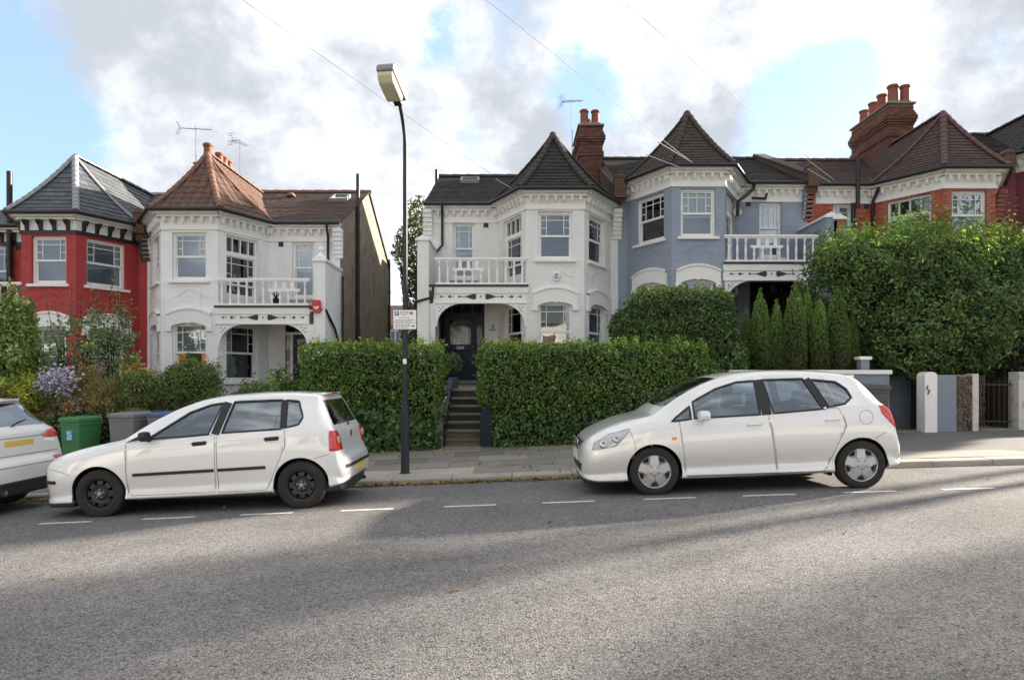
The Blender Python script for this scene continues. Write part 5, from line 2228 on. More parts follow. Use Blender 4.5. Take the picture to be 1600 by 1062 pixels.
def mirror_obj(c, x, z, side, m, size=(.13, .19, .13), foot=.10):
    y0 = c.side_y(x, z - .03)
    b = MB()
    hx, wy, hz = size
    yc = side * (y0 + .05 + wy / 2)
    rings = []
    prof = [(-.5, .55), (-.35, .9), (0, 1.0), (.35, .95), (.5, .85)]
    n = 14
    k = len(b.v)
    for (t, sc) in prof:
        ring = []
        for i in range(n):
            a = 2 * math.pi * i / n
            cx, sx = math.cos(a), math.sin(a)
            yy = yc + wy / 2 * sc * (abs(cx) ** .6) * (1 if cx > 0 else -1)
            zz = z + hz / 2 * sc * (abs(sx) ** .6) * (1 if sx > 0 else -1)
            ring.append((x + t * hx, yy, zz))
        rings.append(ring)
    for i in range(len(rings) - 1):
        for j in range(n):
            b.face([rings[i][j], rings[i][(j + 1) % n], rings[i + 1][(j + 1) % n], rings[i + 1][j]])
    b.face(rings[0][::-1])
    b.face(rings[-1])
    o = c.obj(b, 'wing_mirror', m, smooth=True, sharp=50)
    f = MB()
    f.tube([(x + .01, side * (y0 - .02), z - hz * .42), (x, yc - side * wy * .15, z - hz * .3)], [.035, .028], 8)
    c.obj(f, 'mirror_foot', m, o, smooth=True)
    return o


def handle(c, x, z, side, m, w=.17):
    b = MB()
    c.strip(b, [(x - w / 2, z - .005), (x + w / 2, z + .004)], .05, side, .001)
    o = c.obj(b, 'handle_recess', M_trim if m is M_trim else c.paint, recalc=False)
    p = [c.on_side(x - w / 2, z, side, .004), c.on_side(x - w * .35, z + .002, side, .030), c.on_side(x + w * .3, z + .006, side, .030), c.on_side(x + w / 2, z + .006, side, .004)]
    t = MB()
    t.tube([tuple(q) for q in p], .013, 8)
    return c.obj(t, 'door_handle', m, smooth=True)


def plate(c, x, y, z, w, h, m, tilt=0.0, ysgn=1):
    fr = Fr((x, y, z), (0, 1, 0), (-1 if ysgn < 0 else 1, 0, 0), (-tilt * (-1 if ysgn > 0 else 1), 0, 1))
    b = MB(fr)
    b.box(-w / 2, w / 2, 0, .012, -h / 2, h / 2)
    return c.obj(b, 'number_plate', m, bevel=.004)


def wiper(c, pts, name='wiper'):
    b = MB()
    b.tube(pts, [.012] + [.008] * (len(pts) - 1), 6)
    return c.obj(b, name, M_trim)


def surf_top(c, x, y):
    """height of the body's upper surface at (x, y)"""
    sec = c.section(x)
    k = 35 + 6
    ys = [p[0] for p in sec[k:]][::-1]
    zs = [p[1] for p in sec[k:]][::-1]
    return float(np.interp(abs(y), ys, zs))


# ------------------------------------------------------------------ the white five-door hatchback in front of the white house
POLO = [
    # x     zb    zs    zr    zt    yb   ym   ys   yr
    [0.00, .215, .50, .535, .560, .33, .38, .37, .32],
    [0.03, .190, .56, .600, .622, .43, .485, .47, .40],
    [0.09, .170, .61, .660, .684, .52, .59, .57, .50],
    [0.20, .165, .67, .722, .750, .63, .715, .68, .60],
    [0.36, .170, .725, .775, .803, .69, .785, .74, .65],
    [0.60, .175, .790, .835, .865, .72, .810, .765, .67],
    [0.90, .185, .850, .888, .920, .74, .822, .780, .69],
    [1.12, .190, .890, .925, .965, .745, .825, .788, .695],
    [1.30, .190, .915, 1.02, 1.075, .745, .825, .792, .675],
    [1.55, .190, .930, 1.155, 1.215, .745, .825, .795, .645],
    [1.85, .190, .940, 1.285, 1.345, .745, .825, .796, .612],
    [2.12, .192, .950, 1.360, 1.420, .745, .825, .797, .585],
    [2.40, .195, .962, 1.392, 1.450, .745, .825, .797, .572],
    [2.80, .200, .978, 1.402, 1.462, .745, .825, .796, .566],
    [3.10, .205, .990, 1.395, 1.455, .745, .825, .793, .563],
    [3.36, .210, 1.00, 1.380, 1.436, .74, .820, .786, .560],
    [3.54, .220, 1.00, 1.362, 1.408, .73, .810, .775, .556],
    [3.585, .225, .995, 1.300, 1.340, .725, .806, .770, .570],
    [3.68, .235, .975, 1.105, 1.135, .71, .795, .755, .612],
    [3.755, .245, .945, .955, .970, .69, .780, .735, .655],
    [3.79, .255, .860, .880, .890, .67, .765, .72, .655],
    [3.815, .265, .690, .720, .735, .65, .745, .70, .640],
    [3.845, .280, .610, .628, .640, .62, .715, .68, .62],
    [3.885, .310, .560, .580, .590, .56, .65, .62, .55],
    [3.905, .340, .520, .540, .550, .50, .58, .56, .48],
]
PX0 = -5.93


def wheel_z(X, Y):
    return road_z(X, Y)


def car_pose(X0, xf, xr, yc, hw):
    """base position and pitch of a car whose axles are at local xf, xr, standing on the sloping road"""
    za, zb_ = road_z(X0 + xf, yc), road_z(X0 + xr, yc)
    pitch = -math.atan2(zb_ - za, xr - xf)
    z0 = za - (zb_ - za) / (xr - xf) * xf
    return z0, pitch


YC = 9.30
xf, xr = .86, 3.35
z0, pt = car_pose(PX0, xf, xr, YC, .8)
paintA = car_paint('white_car_paint', (0.80, 0.80, 0.80), 0.0, .3)
c = Car(POLO, 'parked_car', 'white five-door hatchback with plain black steel wheels and black side strips', (PX0, YC, z0), pt, paintA)
c.shell()
doors = {}
for s in (-1, 1):
    for xx in (xf, xr):
        c.arch(xx, .300, .345, s)
SW = {'front': [(1.475, .940), (2.235, .972), (2.36, 1.345), (2.20, 1.325), (1.96, 1.245)],
      'rear': [(2.40, .980), (3.13, 1.000), (3.10, 1.352), (2.50, 1.352)],
      'quarter': [(3.185, 1.010), (3.345, 1.045), (3.385, 1.13), (3.31, 1.325), (3.165, 1.345)],
      'sail': [(1.20, .912), (1.45, .938), (1.45, 1.03)]}
DP = {'front': [(1.22, .30), (1.28, .26), (2.30, .26), (2.32, .965), (1.215, .905)],
      'rear': [(2.335, .26), (2.93, .26), (3.18, .78), (3.17, .990), (2.34, .972)]}
for s in (-1, 1):
    for k in ('front', 'rear', 'quarter'):
        fs = c.cut(SW[k], (0, 2), side_f(s, .85))
        c.take(fs, 'side_window', M_carglass, push=-.008, thick=.004)
        sl = MB()
        c.strip(sl, SW[k], .022, s, .0005, closed=True, thick=.003)
        c.obj(sl, 'window_seal', M_seal)
    fs = c.cut(SW['sail'], (0, 2), side_f(s, .85))
    c.take(fs, 'mirror_sail', M_trim, push=.001, thick=.004)
    # pillars between the windows are black
    bp = MB()
    c.strip(bp, [(2.318, .965), (2.425, 1.35)], .105, s, .0012)
    c.strip(bp, [(3.158, 1.0), (3.135, 1.352)], .06, s, .0012)
    c.obj(bp, 'pillar_trim', M_seal, recalc=False)
    for k in ('front', 'rear'):
        P = DP[k]
        fs = c.cut(P, (0, 2), side_f(s, .2))
        d = c.take(fs, 'door', [paintA, M_cabin], thick=.03)
        gp = MB()
        c.strip(gp, P, .006, s, -.0005, closed=True, thick=.0012)
        c.obj(gp, 'panel_gap', M_seam, d)
    for a_, b_ in (((1.30, .515), (2.295, .530)), ((2.345, .531), (2.93, .540))):
        rub = MB()
        c.strip(rub, [a_, b_], .036, s, .001, thick=.012)
        c.obj(rub, 'rubbing_strip', M_trim)
    hb = MB()
    c.strip(hb, [(.06, .455), (.32, .455)], .04, s, .001, thick=.012)
    c.obj(hb, 'bumper_strip', M_trim)
    handle(c, 2.13, .865, s, M_trim)
    handle(c, 3.02, .885, s, M_trim)
    mirror_obj(c, 1.50, .985, s, M_trim, size=(.10, .15, .12))
    bl = MB()
    bl.fr = Fr()
    pts = [c.on_side(.30 + .02, .56, s, .002)]
# fixed windscreen, rear screen
fs = c.cut([(1.19, -.60), (1.19, .60), (2.06, .50), (2.06, -.50)], (0, 1), lambda f: f.normal.z > .3 and f.calc_center_median().z > .9)
c.take(fs, 'windscreen', M_wscreen, push=-.004, thick=.004)
fs = c.cut([(-.60, 1.01), (.60, 1.01), (.505, 1.325), (-.505, 1.325)], (1, 2), lambda f: f.calc_center_median().x > 3.55 and f.normal.x > .25)
c.take(fs, 'rear_window', M_rearglass, push=-.004, thick=.004)
for (ya, yb) in ((-.79, -.555), (.555, .79)):
    fs = c.cut([(ya, .70), (yb, .70), (yb, .90), ((ya + yb) / 2, .945), (ya, .925)] if ya > 0 else [(ya, .70), (yb, .70), (yb, .86), (yb - .06, .94), (ya, .945)], (1, 2), lambda f: f.calc_center_median().x > 3.715)
    tl = c.take(fs, 'tail_light', M_tail, push=.006, thick=.02)
    k = MB()
    yy = (ya + yb) / 2
    k.fr = Fr((3.803, yy - (.01 if ya < 0 else -.01), .83), (0, 1, 0), (1, 0, 0))
    k.prism([(.06 * math.cos(a_ * .524), .05 * math.sin(a_ * .524)) for a_ in range(12)], 0, .018)
    c.obj(k, 'reversing_lens', M_tailw, tl, bevel=.006)
# headlights
for s in (-1, 1):
    fs = c.cut([(s * .47 + .115 * math.cos(k_ * .524), .585 + .075 * math.sin(k_ * .524)) for k_ in range(12)], (1, 2), lambda f: f.calc_center_median().x < .2 and f.normal.x < -.1)
    c.take(fs, 'headlight', M_chrome, push=.003, thick=.02)
for s in (-1, 1):
    cr = MB()
    c.strip(cr, [(.14, .625), (.34, .60), (.50, .545)], .006, s, .0, thick=.0012)
    c.strip(cr, [(3.52, .62), (3.70, .66), (3.78, .67)], .006, s, .0, thick=.0012)
    c.obj(cr, 'bumper_joint', M_seam)
# grille, lower bumper, rear bumper strip and valance
bl = MB()
bl.prism_z([(-.015, -.38), (-.015, .38), (.06, .38), (.06, -.38)], .43, .47)
c.obj(bl, 'bumper_strip', M_trim)
bl = MB()
n = 14
def rear_pt(y, z, off):
    lo, hi = 3.3, c.L
    for _ in range(24):
        m_ = (lo + hi) / 2
        if c.side_y(m_, z) > abs(y):
            lo = m_
        else:
            hi = m_
    return (lo + off, y, z)
for i in range(n):
    y0, y1 = -.66 + 1.32 * i / n, -.66 + 1.32 * (i + 1) / n
    a0, a1, b1, b0 = rear_pt(y0, .475, .012), rear_pt(y1, .475, .012), rear_pt(y1, .515, .012), rear_pt(y0, .515, .012)
    bl.face([a0, a1, b1, b0])
    bl.face([rear_pt(y0, .515, -.01), rear_pt(y1, .515, -.01), b1, b0])
    bl.face([rear_pt(y0, .475, -.01), rear_pt(y1, .475, -.01), a1, a0])
c.obj(bl, 'rear_bumper_strip', M_trim)
bl = MB()
bl.prism_z([(3.35, -.74), (3.62, -.73), (3.80, -.62), (3.86, -.45), (3.86, .45), (3.80, .62), (3.62, .73), (3.35, .74)], .185, .318)
c.obj(bl, 'rear_valance', M_trim, bevel=.02)
bl = MB()
bl.prism_z([(.04, -.50), (.16, -.66), (.50, -.72), (.50, .72), (.16, .66), (.04, .50)], .13, .20)
c.obj(bl, 'front_valance', M_trim, bevel=.02)
plate(c, 3.902, .0, .435, .52, .112, M_plate_y)
sp = MB()
sp.prism_z([(3.44, -.50), (3.585, -.46), (3.60, -.3), (3.605, 0), (3.60, .3), (3.585, .46), (3.44, .50)], 1.392, 1.418)
spo = c.obj(sp, 'roof_spoiler', paintA, bevel=.01)
bl = MB()
bl.box(3.585, 3.612, -.13, .13, 1.396, 1.414)
c.obj(bl, 'brake_light', M_tail, spo)
wiper(c, [(3.775, .0, .985), (3.745, .12, 1.01), (3.70, .30, 1.075)])
bl = MB()
bl.lathe([(.05, 0), (.05, .008), (.04, .012)], (3.798, 0, .865), 16, axis='x')
c.obj(bl, 'round_badge', M_chrome)
for s in (-1, 1):
    for xx in (xf, xr):
        c.wheel(xx, s * (.795 - .085), .297, .195, .185, s, 'steel')
ax = MB()
ax.box(.5, 3.55, -.66, .66, .20, .26)
ax.tube([(xr, -.7, .297), (xr, .7, .297)], .05, 8)
ax.tube([(xf, -.7, .297), (xf, .7, .297)], .04, 8)
ax.tube([(3.3, .35, .22), (3.9, .35, .215)], .022, 8)
c.obj(ax, 'underside', M_trim)
finish_body(c)
cabin(c, [(2.10, -.34), (2.10, .34), (2.95, -.30), (2.95, .30)], 1.50)
ph = MB()
ph.box(3.28, 3.60, -.58, .58, .97, .99)
c.obj(ph, 'parcel_shelf', M_cabin)

# ------------------------------------------------------------------ the silver-white small MPV on the right
JAZZ = [
    [0.00, .235, .50, .535, .560, .40, .47, .44, .34],
    [0.03, .205, .565, .600, .628, .51, .59, .55, .46],
    [0.10, .180, .635, .680, .712, .61, .69, .65, .56],
    [0.22, .165, .705, .755, .790, .665, .755, .71, .62],
    [0.42, .165, .790, .840, .875, .70, .795, .75, .66],
    [0.66, .170, .870, .915, .945, .725, .815, .77, .675],
    [0.90, .175, .915, .965, 1.00, .74, .825, .782, .68],
    [1.02, .178, .920, 1.03, 1.075, .745, .828, .786, .675],
    [1.25, .180, .925, 1.17, 1.225, .748, .830, .790, .66],
    [1.50, .180, .935, 1.295, 1.350, .75, .832, .792, .635],
    [1.78, .182, .950, 1.385, 1.445, .75, .833, .794, .605],
    [2.05, .185, .962, 1.420, 1.487, .75, .834, .795, .590],
    [2.40, .188, .975, 1.432, 1.502, .75, .834, .796, .580],
    [2.75, .190, .990, 1.428, 1.500, .75, .834, .796, .574],
    [3.10, .200, 1.01, 1.410, 1.478, .75, .834, .793, .566],
    [3.36, .210, 1.03, 1.380, 1.440, .745, .830, .788, .556],
    [3.50, .215, 1.035, 1.345, 1.395, .74, .826, .782, .552],
    [3.60, .220, 1.03, 1.255, 1.300, .735, .82, .775, .565],
    [3.72, .230, 1.01, 1.115, 1.150, .725, .81, .765, .60],
    [3.81, .240, .975, .990, 1.010, .71, .80, .75, .65],
    [3.86, .250, .860, .880, .895, .70, .79, .745, .67],
    [3.90, .260, .700, .730, .745, .685, .775, .735, .665],
    [3.935, .280, .600, .625, .640, .655, .745, .71, .64],
    [3.975, .315, .550, .575, .590, .59, .68, .65, .57],
    [4.00, .345, .510, .535, .548, .52, .60, .57, .49],
]
JX0 = .88
xf, xr = .885, 3.43
z0, pt = car_pose(JX0, xf, xr, YC, .8)
paintB = car_paint('silver_car_paint', (0.80, 0.79, 0.775), .22, .28)
c = Car(JAZZ, 'parked_car', 'silver-white small people carrier with five-spoke silver wheel trims, parked by the right-hand hedge', (JX0, YC, z0), pt, paintB)
c.shell()
for s in (-1, 1):
    for xx in (xf, xr):
        c.arch(xx, .300, .345, s)
SW = {'front': [(1.40, .935), (2.21, .958), (2.205, 1.372), (1.98, 1.362), (1.70, 1.285), (1.40, 1.135)],
      'rear': [(2.37, .965), (2.985, 1.00), (2.82, 1.378), (2.31, 1.378)],
      'quarter': [(3.06, 1.02), (3.26, 1.055), (3.365, 1.13), (3.335, 1.235), (3.23, 1.325), (2.92, 1.365)],
      'light': [(1.11, .905), (1.355, .928), (1.355, 1.085)]}
DP = {'front': [(1.27, .24), (2.39, .24), (2.30, .955), (1.21, .925)],
      'rear': [(2.405, .24), (2.98, .24), (3.255, .79), (3.17, 1.01), (2.315, .957)]}
for s in (-1, 1):
    for k in ('front', 'rear', 'quarter', 'light'):
        fs = c.cut(SW[k], (0, 2), side_f(s, .86))
        c.take(fs, 'side_window', M_carglass, push=-.008, thick=.004)
        sl = MB()
        c.strip(sl, SW[k], .022, s, .0005, closed=True, thick=.003)
        c.obj(sl, 'window_seal', M_seal)
    bp = MB()
    c.strip(bp, [(2.288, .950), (2.258, 1.385)], .122, s, .0012)
    c.strip(bp, [(3.028, 1.0), (2.868, 1.378)], .085, s, .0012)
    c.obj(bp, 'pillar_trim', M_seal, recalc=False)
    for k in ('front', 'rear'):
        P = DP[k]
        fs = c.cut(P, (0, 2), side_f(s, .2))
        d = c.take(fs, 'door', [paintB, M_cabin], thick=.03)
        gp = MB()
        c.strip(gp, P, .006, s, -.0005, closed=True, thick=.0012)
        c.obj(gp, 'panel_gap', M_seam, d)
    sk = MB()
    c.strip(sk, [(1.28, .235), (3.02, .235)], .02, s, .0, thick=.003)
    c.obj(sk, 'sill_line', M_seam)
    handle(c, 2.12, .835, s, paintB)
    handle(c, 3.08, .862, s, paintB)
    mirror_obj(c, 1.47, .975, s, paintB, size=(.12, .20, .13))
    am = MB()
    c.strip(am, [(1.105, .70), (1.165, .70)], .034, s, .001, thick=.006)
    c.obj(am, 'side_repeater', M_amber)
    fs = c.cut([(.13, .575), (.42, .62), (.60, .80), (.60, .835), (.34, .775), (.16, .665)], (0, 2), lambda f, s=s: f.calc_center_median().y * s > .35)
    h = c.take(fs, 'headlight', M_hl, push=-.004, thick=.02)
    # clear lens over the reflector and two lamp bowls
    k = MB()
    for (lx, lz, r_) in ((.27, .655, .055), (.43, .715, .05)):
        p = c.on_side(lx, lz, s, -.012)
        k.lathe([(r_, 0), (r_ * .9, s * .018), (r_ * .5, s * .012), (.001, s * .010)], tuple(p), 14, axis='y')
    c.obj(k, 'lamp_bowl', M_chrome, h, True)
    fs = c.cut([(3.62, 1.015), (3.70, .93), (3.735, .74), (3.93, .70), (3.95, .98), (3.82, 1.03)], (0, 2), lambda f, s=s: f.calc_center_median().y * s > .50 and f.calc_center_median().x > 3.55)
    tl = c.take(fs, 'tail_light', M_tail, push=.006, thick=.02)
    if s < 0:
        fc = MB()
        n = 20
        path = [(3.50 + .085 * math.cos(2 * math.pi * i / n), .885 + .085 * math.sin(2 * math.pi * i / n)) for i in range(n)]
        c.strip(fc, path, .006, s, .0, closed=True, thick=.0015)
        c.obj(fc, 'fuel_flap', mat('fuel_flap_gap', (.25, .25, .25), .6, .05, 4))
    cr = MB()
    c.strip(cr, [(3.56, .60), (3.74, .69)], .007, s, .0, thick=.0015)
    c.strip(cr, [(.61, .80), (.66, .60), (.62, .47)], .006, s, .0, thick=.0015)
    c.obj(cr, 'bumper_joint', mat('fuel_flap_gap', (.25, .25, .25)))
# tail-light pale band
fs = c.cut([(1.09, -.60), (1.04, 0), (1.09, .60), (1.74, .53), (1.74, -.53)], (0, 1), lambda f: f.normal.z > .3 and f.calc_center_median().z > .9)
c.take(fs, 'windscreen', M_wscreen, push=-.004, thick=.004)
fs = c.cut([(-.60, 1.03), (.60, 1.03), (.49, 1.32), (-.49, 1.32)], (1, 2), lambda f: f.calc_center_median().x > 3.5 and f.normal.x > .25)
c.take(fs, 'rear_window', M_rearglass, push=-.004, thick=.004)
# front grille (drops between the headlights) and lower intake
ff = lambda f: f.calc_center_median().x < .40 and f.normal.x < -.12
fs = c.cut([(-.33, .56), (.33, .56), (.40, .665), (-.40, .665)], (1, 2), ff)
g = c.take(fs, 'grille', M_trim, push=-.012, thick=.02)
k = MB()
k.tube([(.035, -.30, .575), (.02, -.12, .578), (.016, 0, .58), (.02, .12, .578), (.035, .30, .575)], .010, 8)
k.lathe([(.045, 0), (.045, -.012), (.03, -.018)], (.03, 0, .615), 16, axis='x')
c.obj(k, 'grille_bar', M_chrome, g, True)
fs = c.cut([(-.50, .305), (.50, .305), (.53, .40), (-.53, .40)], (1, 2), ff)
c.take(fs, 'lower_intake', M_trim, push=-.012, thick=.02)
plate(c, -.004, 0, .465, .52, .112, M_plate_w, ysgn=-1)
bl = MB()
bl.prism_z([(.03, -.52), (.14, -.68), (.50, -.74), (.50, .74), (.14, .68), (.03, .52)], .150, .215)
c.obj(bl, 'front_valance', M_trim, bevel=.02)
bl = MB()
bl.box(3.935, 3.99, -.35, .35, .74, .78)
wiper(c, [(1.06, -.10, 1.045), (1.12, -.32, 1.085), (1.17, -.52, 1.08)])
wiper(c, [(1.05, .45, 1.02), (1.08, .15, 1.075), (1.12, -.08, 1.10)])
wiper(c, [(3.83, .0, 1.02), (3.80, .14, 1.05), (3.75, .32, 1.11)])
sp = MB()
sp.prism_z([(3.36, -.50), (3.54, -.47), (3.575, -.3), (3.585, 0), (3.575, .3), (3.54, .47), (3.36, .50)], 1.375, 1.402)
c.obj(sp, 'roof_spoiler', paintB, bevel=.01)
for s in (-1, 1):
    for xx in (xf, xr):
        c.wheel(xx, s * (.805 - .085), .300, .212, .185, s, 'trim')
ax = MB()
ax.box(.5, 3.6, -.68, .68, .20, .26)
ax.tube([(xr, -.7, .3), (xr, .7, .3)], .05, 8)
ax.tube([(xf, -.7, .3), (xf, .7, .3)], .04, 8)
ax.tube([(3.0, -.35, .20), (3.95, -.35, .215)], .022, 8)
c.obj(ax, 'underside', M_trim)
tg = MB()
tg.tube([(3.99, -.33, .87), (4.0, -.33, .9)], .02, 8)
finish_body(c)
cabin(c, [(2.12, -.34), (2.12, .34), (2.98, -.30), (2.98, .30)], 1.38)

# ------------------------------------------------------------------ white estate-type car cut off by the left edge
SUV = [
    [0.00, .28, .62, .66, .68, .46, .55, .52, .42],
    [0.06, .24, .74, .79, .81, .60, .70, .66, .55],
    [0.25, .22, .88, .93, .96, .74, .84, .79, .68],
    [0.80, .22, .98, 1.02, 1.06, .80, .90, .86, .74],
    [1.20, .22, 1.02, 1.07, 1.12, .82, .91, .87, .74],
    [1.75, .22, 1.06, 1.38, 1.45, .82, .915, .875, .68],
    [2.10, .22, 1.07, 1.53, 1.60, .82, .915, .875, .65],
    [2.70, .22, 1.08, 1.57, 1.65, .82, .915, .875, .63],
    [3.30, .23, 1.10, 1.55, 1.63, .82, .915, .87, .62],
    [3.75, .25, 1.13, 1.50, 1.57, .81, .91, .86, .61],
    [3.98, .27, 1.13, 1.45, 1.50, .80, .90, .85, .61],
    [4.08, .28, 1.12, 1.32, 1.37, .79, .895, .845, .64],
    [4.26, .30, 1.09, 1.13, 1.16, .77, .88, .83, .70],
    [4.34, .32, 1.00, 1.03, 1.05, .76, .87, .82, .72],
    [4.39, .35, .80, .83, .85, .74, .85, .81, .71],
    [4.42, .37, .68, .71, .73, .72, .83, .79, .69],
    [4.47, .40, .62, .65, .67, .65, .76, .73, .62],
    [4.50, .43, .57, .60, .61, .58, .68, .65, .54],
]
SX0 = -6.50 - 4.5
xf, xr = .92, 3.60
z0, pt = car_pose(SX0, xf, xr, 9.36, .8)
paintC = car_paint('cream_white_car_paint', (0.76, 0.755, 0.74), 0, .3)
c = Car(SUV, 'parked_car', 'white tall car at the left edge, only its back with yellow number plate in view', (SX0, 9.36, z0), pt, paintC)
c.shell()
for s in (-1, 1):
    for xx in (xf, xr):
        c.arch(xx, .34, .39, s)
    for P in ([(1.62, 1.10), (2.50, 1.12), (2.50, 1.49), (2.15, 1.47)], [(2.62, 1.12), (3.35, 1.14), (3.30, 1.48), (2.62, 1.50)], [(3.45, 1.16), (3.85, 1.19), (3.72, 1.42), (3.42, 1.47)]):
        fs = c.cut(P, (0, 2), side_f(s, .95))
        c.take(fs, 'side_window', M_carglass, push=-.008, thick=.004)
        sl = MB()
        c.strip(sl, P, .036, s, .0005, closed=True, thick=.003)
        c.obj(sl, 'window_seal', M_seal)
fs = c.cut([(1.30, -.66), (1.30, .66), (2.02, .58), (2.02, -.58)], (0, 1), lambda f: f.normal.z > .3 and f.calc_center_median().z > 1.0)
c.take(fs, 'windscreen', M_wscreen, push=-.004, thick=.004)
fs = c.cut([(-.70, 1.145), (.70, 1.145), (.575, 1.46), (-.575, 1.46)], (1, 2), lambda f: f.calc_center_median().x > 3.9 and f.normal.x > .2)
c.take(fs, 'rear_window', M_rearglass, push=-.004, thick=.004)
for s in (-1, 1):
    P = [(s * .50, .965), (s * .88, .94), (s * .88, 1.06), (s * .64, 1.055)]
    fs = c.cut(P, (1, 2), lambda f: f.calc_center_median().x > 4.0)
    c.take(fs, 'tail_light', M_tail, push=.006, thick=.02)
    P = [(s * .56, .64), (s * .76, .64), (s * .76, .685), (s * .56, .685)]
    fs = c.cut(P, (1, 2), lambda f: f.calc_center_median().x > 4.2)
    c.take(fs, 'rear_reflector', M_tail, push=.006, thick=.02)
bl = MB()
bl.prism_z([(3.9, -.80), (4.30, -.76), (4.44, -.62), (4.47, -.4), (4.47, .4), (4.44, .62), (4.30, .76), (3.9, .80)], .24, .44)
c.obj(bl, 'rear_valance', M_trim, bevel=.03)
bl = MB()
bl.tube([(4.30, -.45, .30), (4.50, -.45, .30)], .035, 10)
bl.tube([(4.30, .45, .30), (4.50, .45, .30)], .035, 10)
c.obj(bl, 'exhaust', M_chrome)
b = plate(c, 4.375, .0, .90, .54, .115, M_plate_y, tilt=.12)
gp = MB()
for zz in (.99, .76, .62):
    pts = []
    for i in range(15):
        y = -.74 + 1.48 * i / 14
        lo, hi = 3.8, c.L
        for _ in range(20):
            m_ = (lo + hi) / 2
            pr_ = c.params(m_)
            if pr_[3] > zz and c.side_y(m_, zz) > abs(y):
                lo = m_
            else:
                hi = m_
        pts.append((lo + .001, y, zz))
    gp.tube(pts, .006, 5)
c.obj(gp, 'panel_gap', mat('fuel_flap_gap', (.25, .25, .25)))
wiper(c, [(4.29, .0, 1.15), (4.25, .16, 1.19), (4.20, .4, 1.22)])
sp = MB()
sp.prism_z([(3.75, -.58), (4.03, -.54), (4.08, -.3), (4.09, 0), (4.08, .3), (4.03, .54), (3.75, .58)], 1.485, 1.52)
c.obj(sp, 'roof_spoiler', paintC, bevel=.01)
for s in (-1, 1):
    for xx in (xf, xr):
        c.wheel(xx, s * (.89 - .11), .34, .23, .215, s, 'trim')
    rr_ = MB()
    rr_.tube([(2.2, s * .62, 1.62), (2.4, s * .61, 1.675), (3.5, s * .60, 1.66), (3.8, s * .59, 1.58)], .018, 6)
    c.obj(rr_, 'roof_rail', M_trim, smooth=True)
ax = MB()
ax.box(.6, 4.2, -.72, .72, .26, .34)
ax.tube([(xr, -.75, .34), (xr, .75, .34)], .05, 8)
c.obj(ax, 'underside', M_trim)
finish_body(c)
cabin(c, [(2.3, -.36), (2.3, .36), (3.25, -.32), (3.25, .32)], 1.6)
# ------------------------------------------------------------------ street furniture, walls, steps
# lamp post with its parking sign
lx, ly = WX(633, 10.9), 10.9
lz = pave_z(lx, ly)
t = empty('street_lamp', (lx, ly, lz), 'dark blue-grey steel street lamp standing on the pavement with a box lantern', 'street lamp')
M_post = mat('dark_blue_grey_post_paint', (0.012, 0.017, 0.026), .55, .25, 5, .1, 60, dirt=((.035, .035, .035), .4, 6))
mb = MB()
mb.lathe([(.085, 0), (.075, .01), (.068, .03), (.066, .95), (.063, 1.0), (.048, 1.06), (.042, 1.12)], (lx, ly, lz), 16)
mb.build('base', M_post, t, smooth=True, sharp=35)
mb = MB()
top = 5.38
pts = [(lx, ly, lz + 1.1), (lx, ly, 3.2), (lx, ly, 5.2)]
for i in range(1, 8):
    a = R(72) * i / 7
    pts.append((lx - .035 * i / 7, ly - .75 * (1 - math.cos(a)), 5.2 + .55 * math.sin(a)))
mb.tube(pts, [.042, .038, .034] + [.030] * 7, 14)
mb.build('pole', M_post, t, smooth=True, sharp=60)
e = Vector(pts[-1])
dirv = (Vector(pts[-1]) - Vector(pts[-2])).normalized()
dv = Vector((-.16, -1, .30)).normalized()
sv = dv.cross(Vector((0, 0, 1))).normalized()
uv_ = sv.cross(dv).normalized()
hf = Fr(e - dv * .06, dv, sv, uv_)
M_lamp = mat('grey_lantern_housing', (.22, .23, .24), .5, .15, 6, .1, 60)
mb = MB(hf)
mb.prism([(0, -.05), (.02, .07), (.22, .12), (.62, .11), (.66, .05), (.66, -.02), (0, -.05)][:-1], -.13, .13)
ho = mb.build('lantern', M_lamp, t, bevel=.02)
mb = MB(hf)
mb.prism([(.10, -.052), (.12, -.15), (.20, -.18), (.55, -.165), (.63, -.09), (.64, -.025)], -.115, .115)
M_bowl = mat('yellowed_lantern_bowl', (.55, .50, .34), .25, .12, 6, .05, 40, coat=.4)
mb.build('lamp_bowl', M_bowl, ho, bevel=.025)
mb = MB(hf)
mb.box(-.03, .12, -.06, .06, -.11, -.02)
mb.build('bracket', M_trim, ho, bevel=.01)
mb = MB(hf)
mb.lathe([(.03, 0), (.03, .05), (.02, .06)], (.12, 0, .09), 10)
mb.build('photocell', M_trim, ho)
mb = MB()
mb.box(lx - .028, lx + .028, ly - .047, ly - .036, lz + 1.72, lz + 1.80)
mb.build('number_sticker', M_white, t)

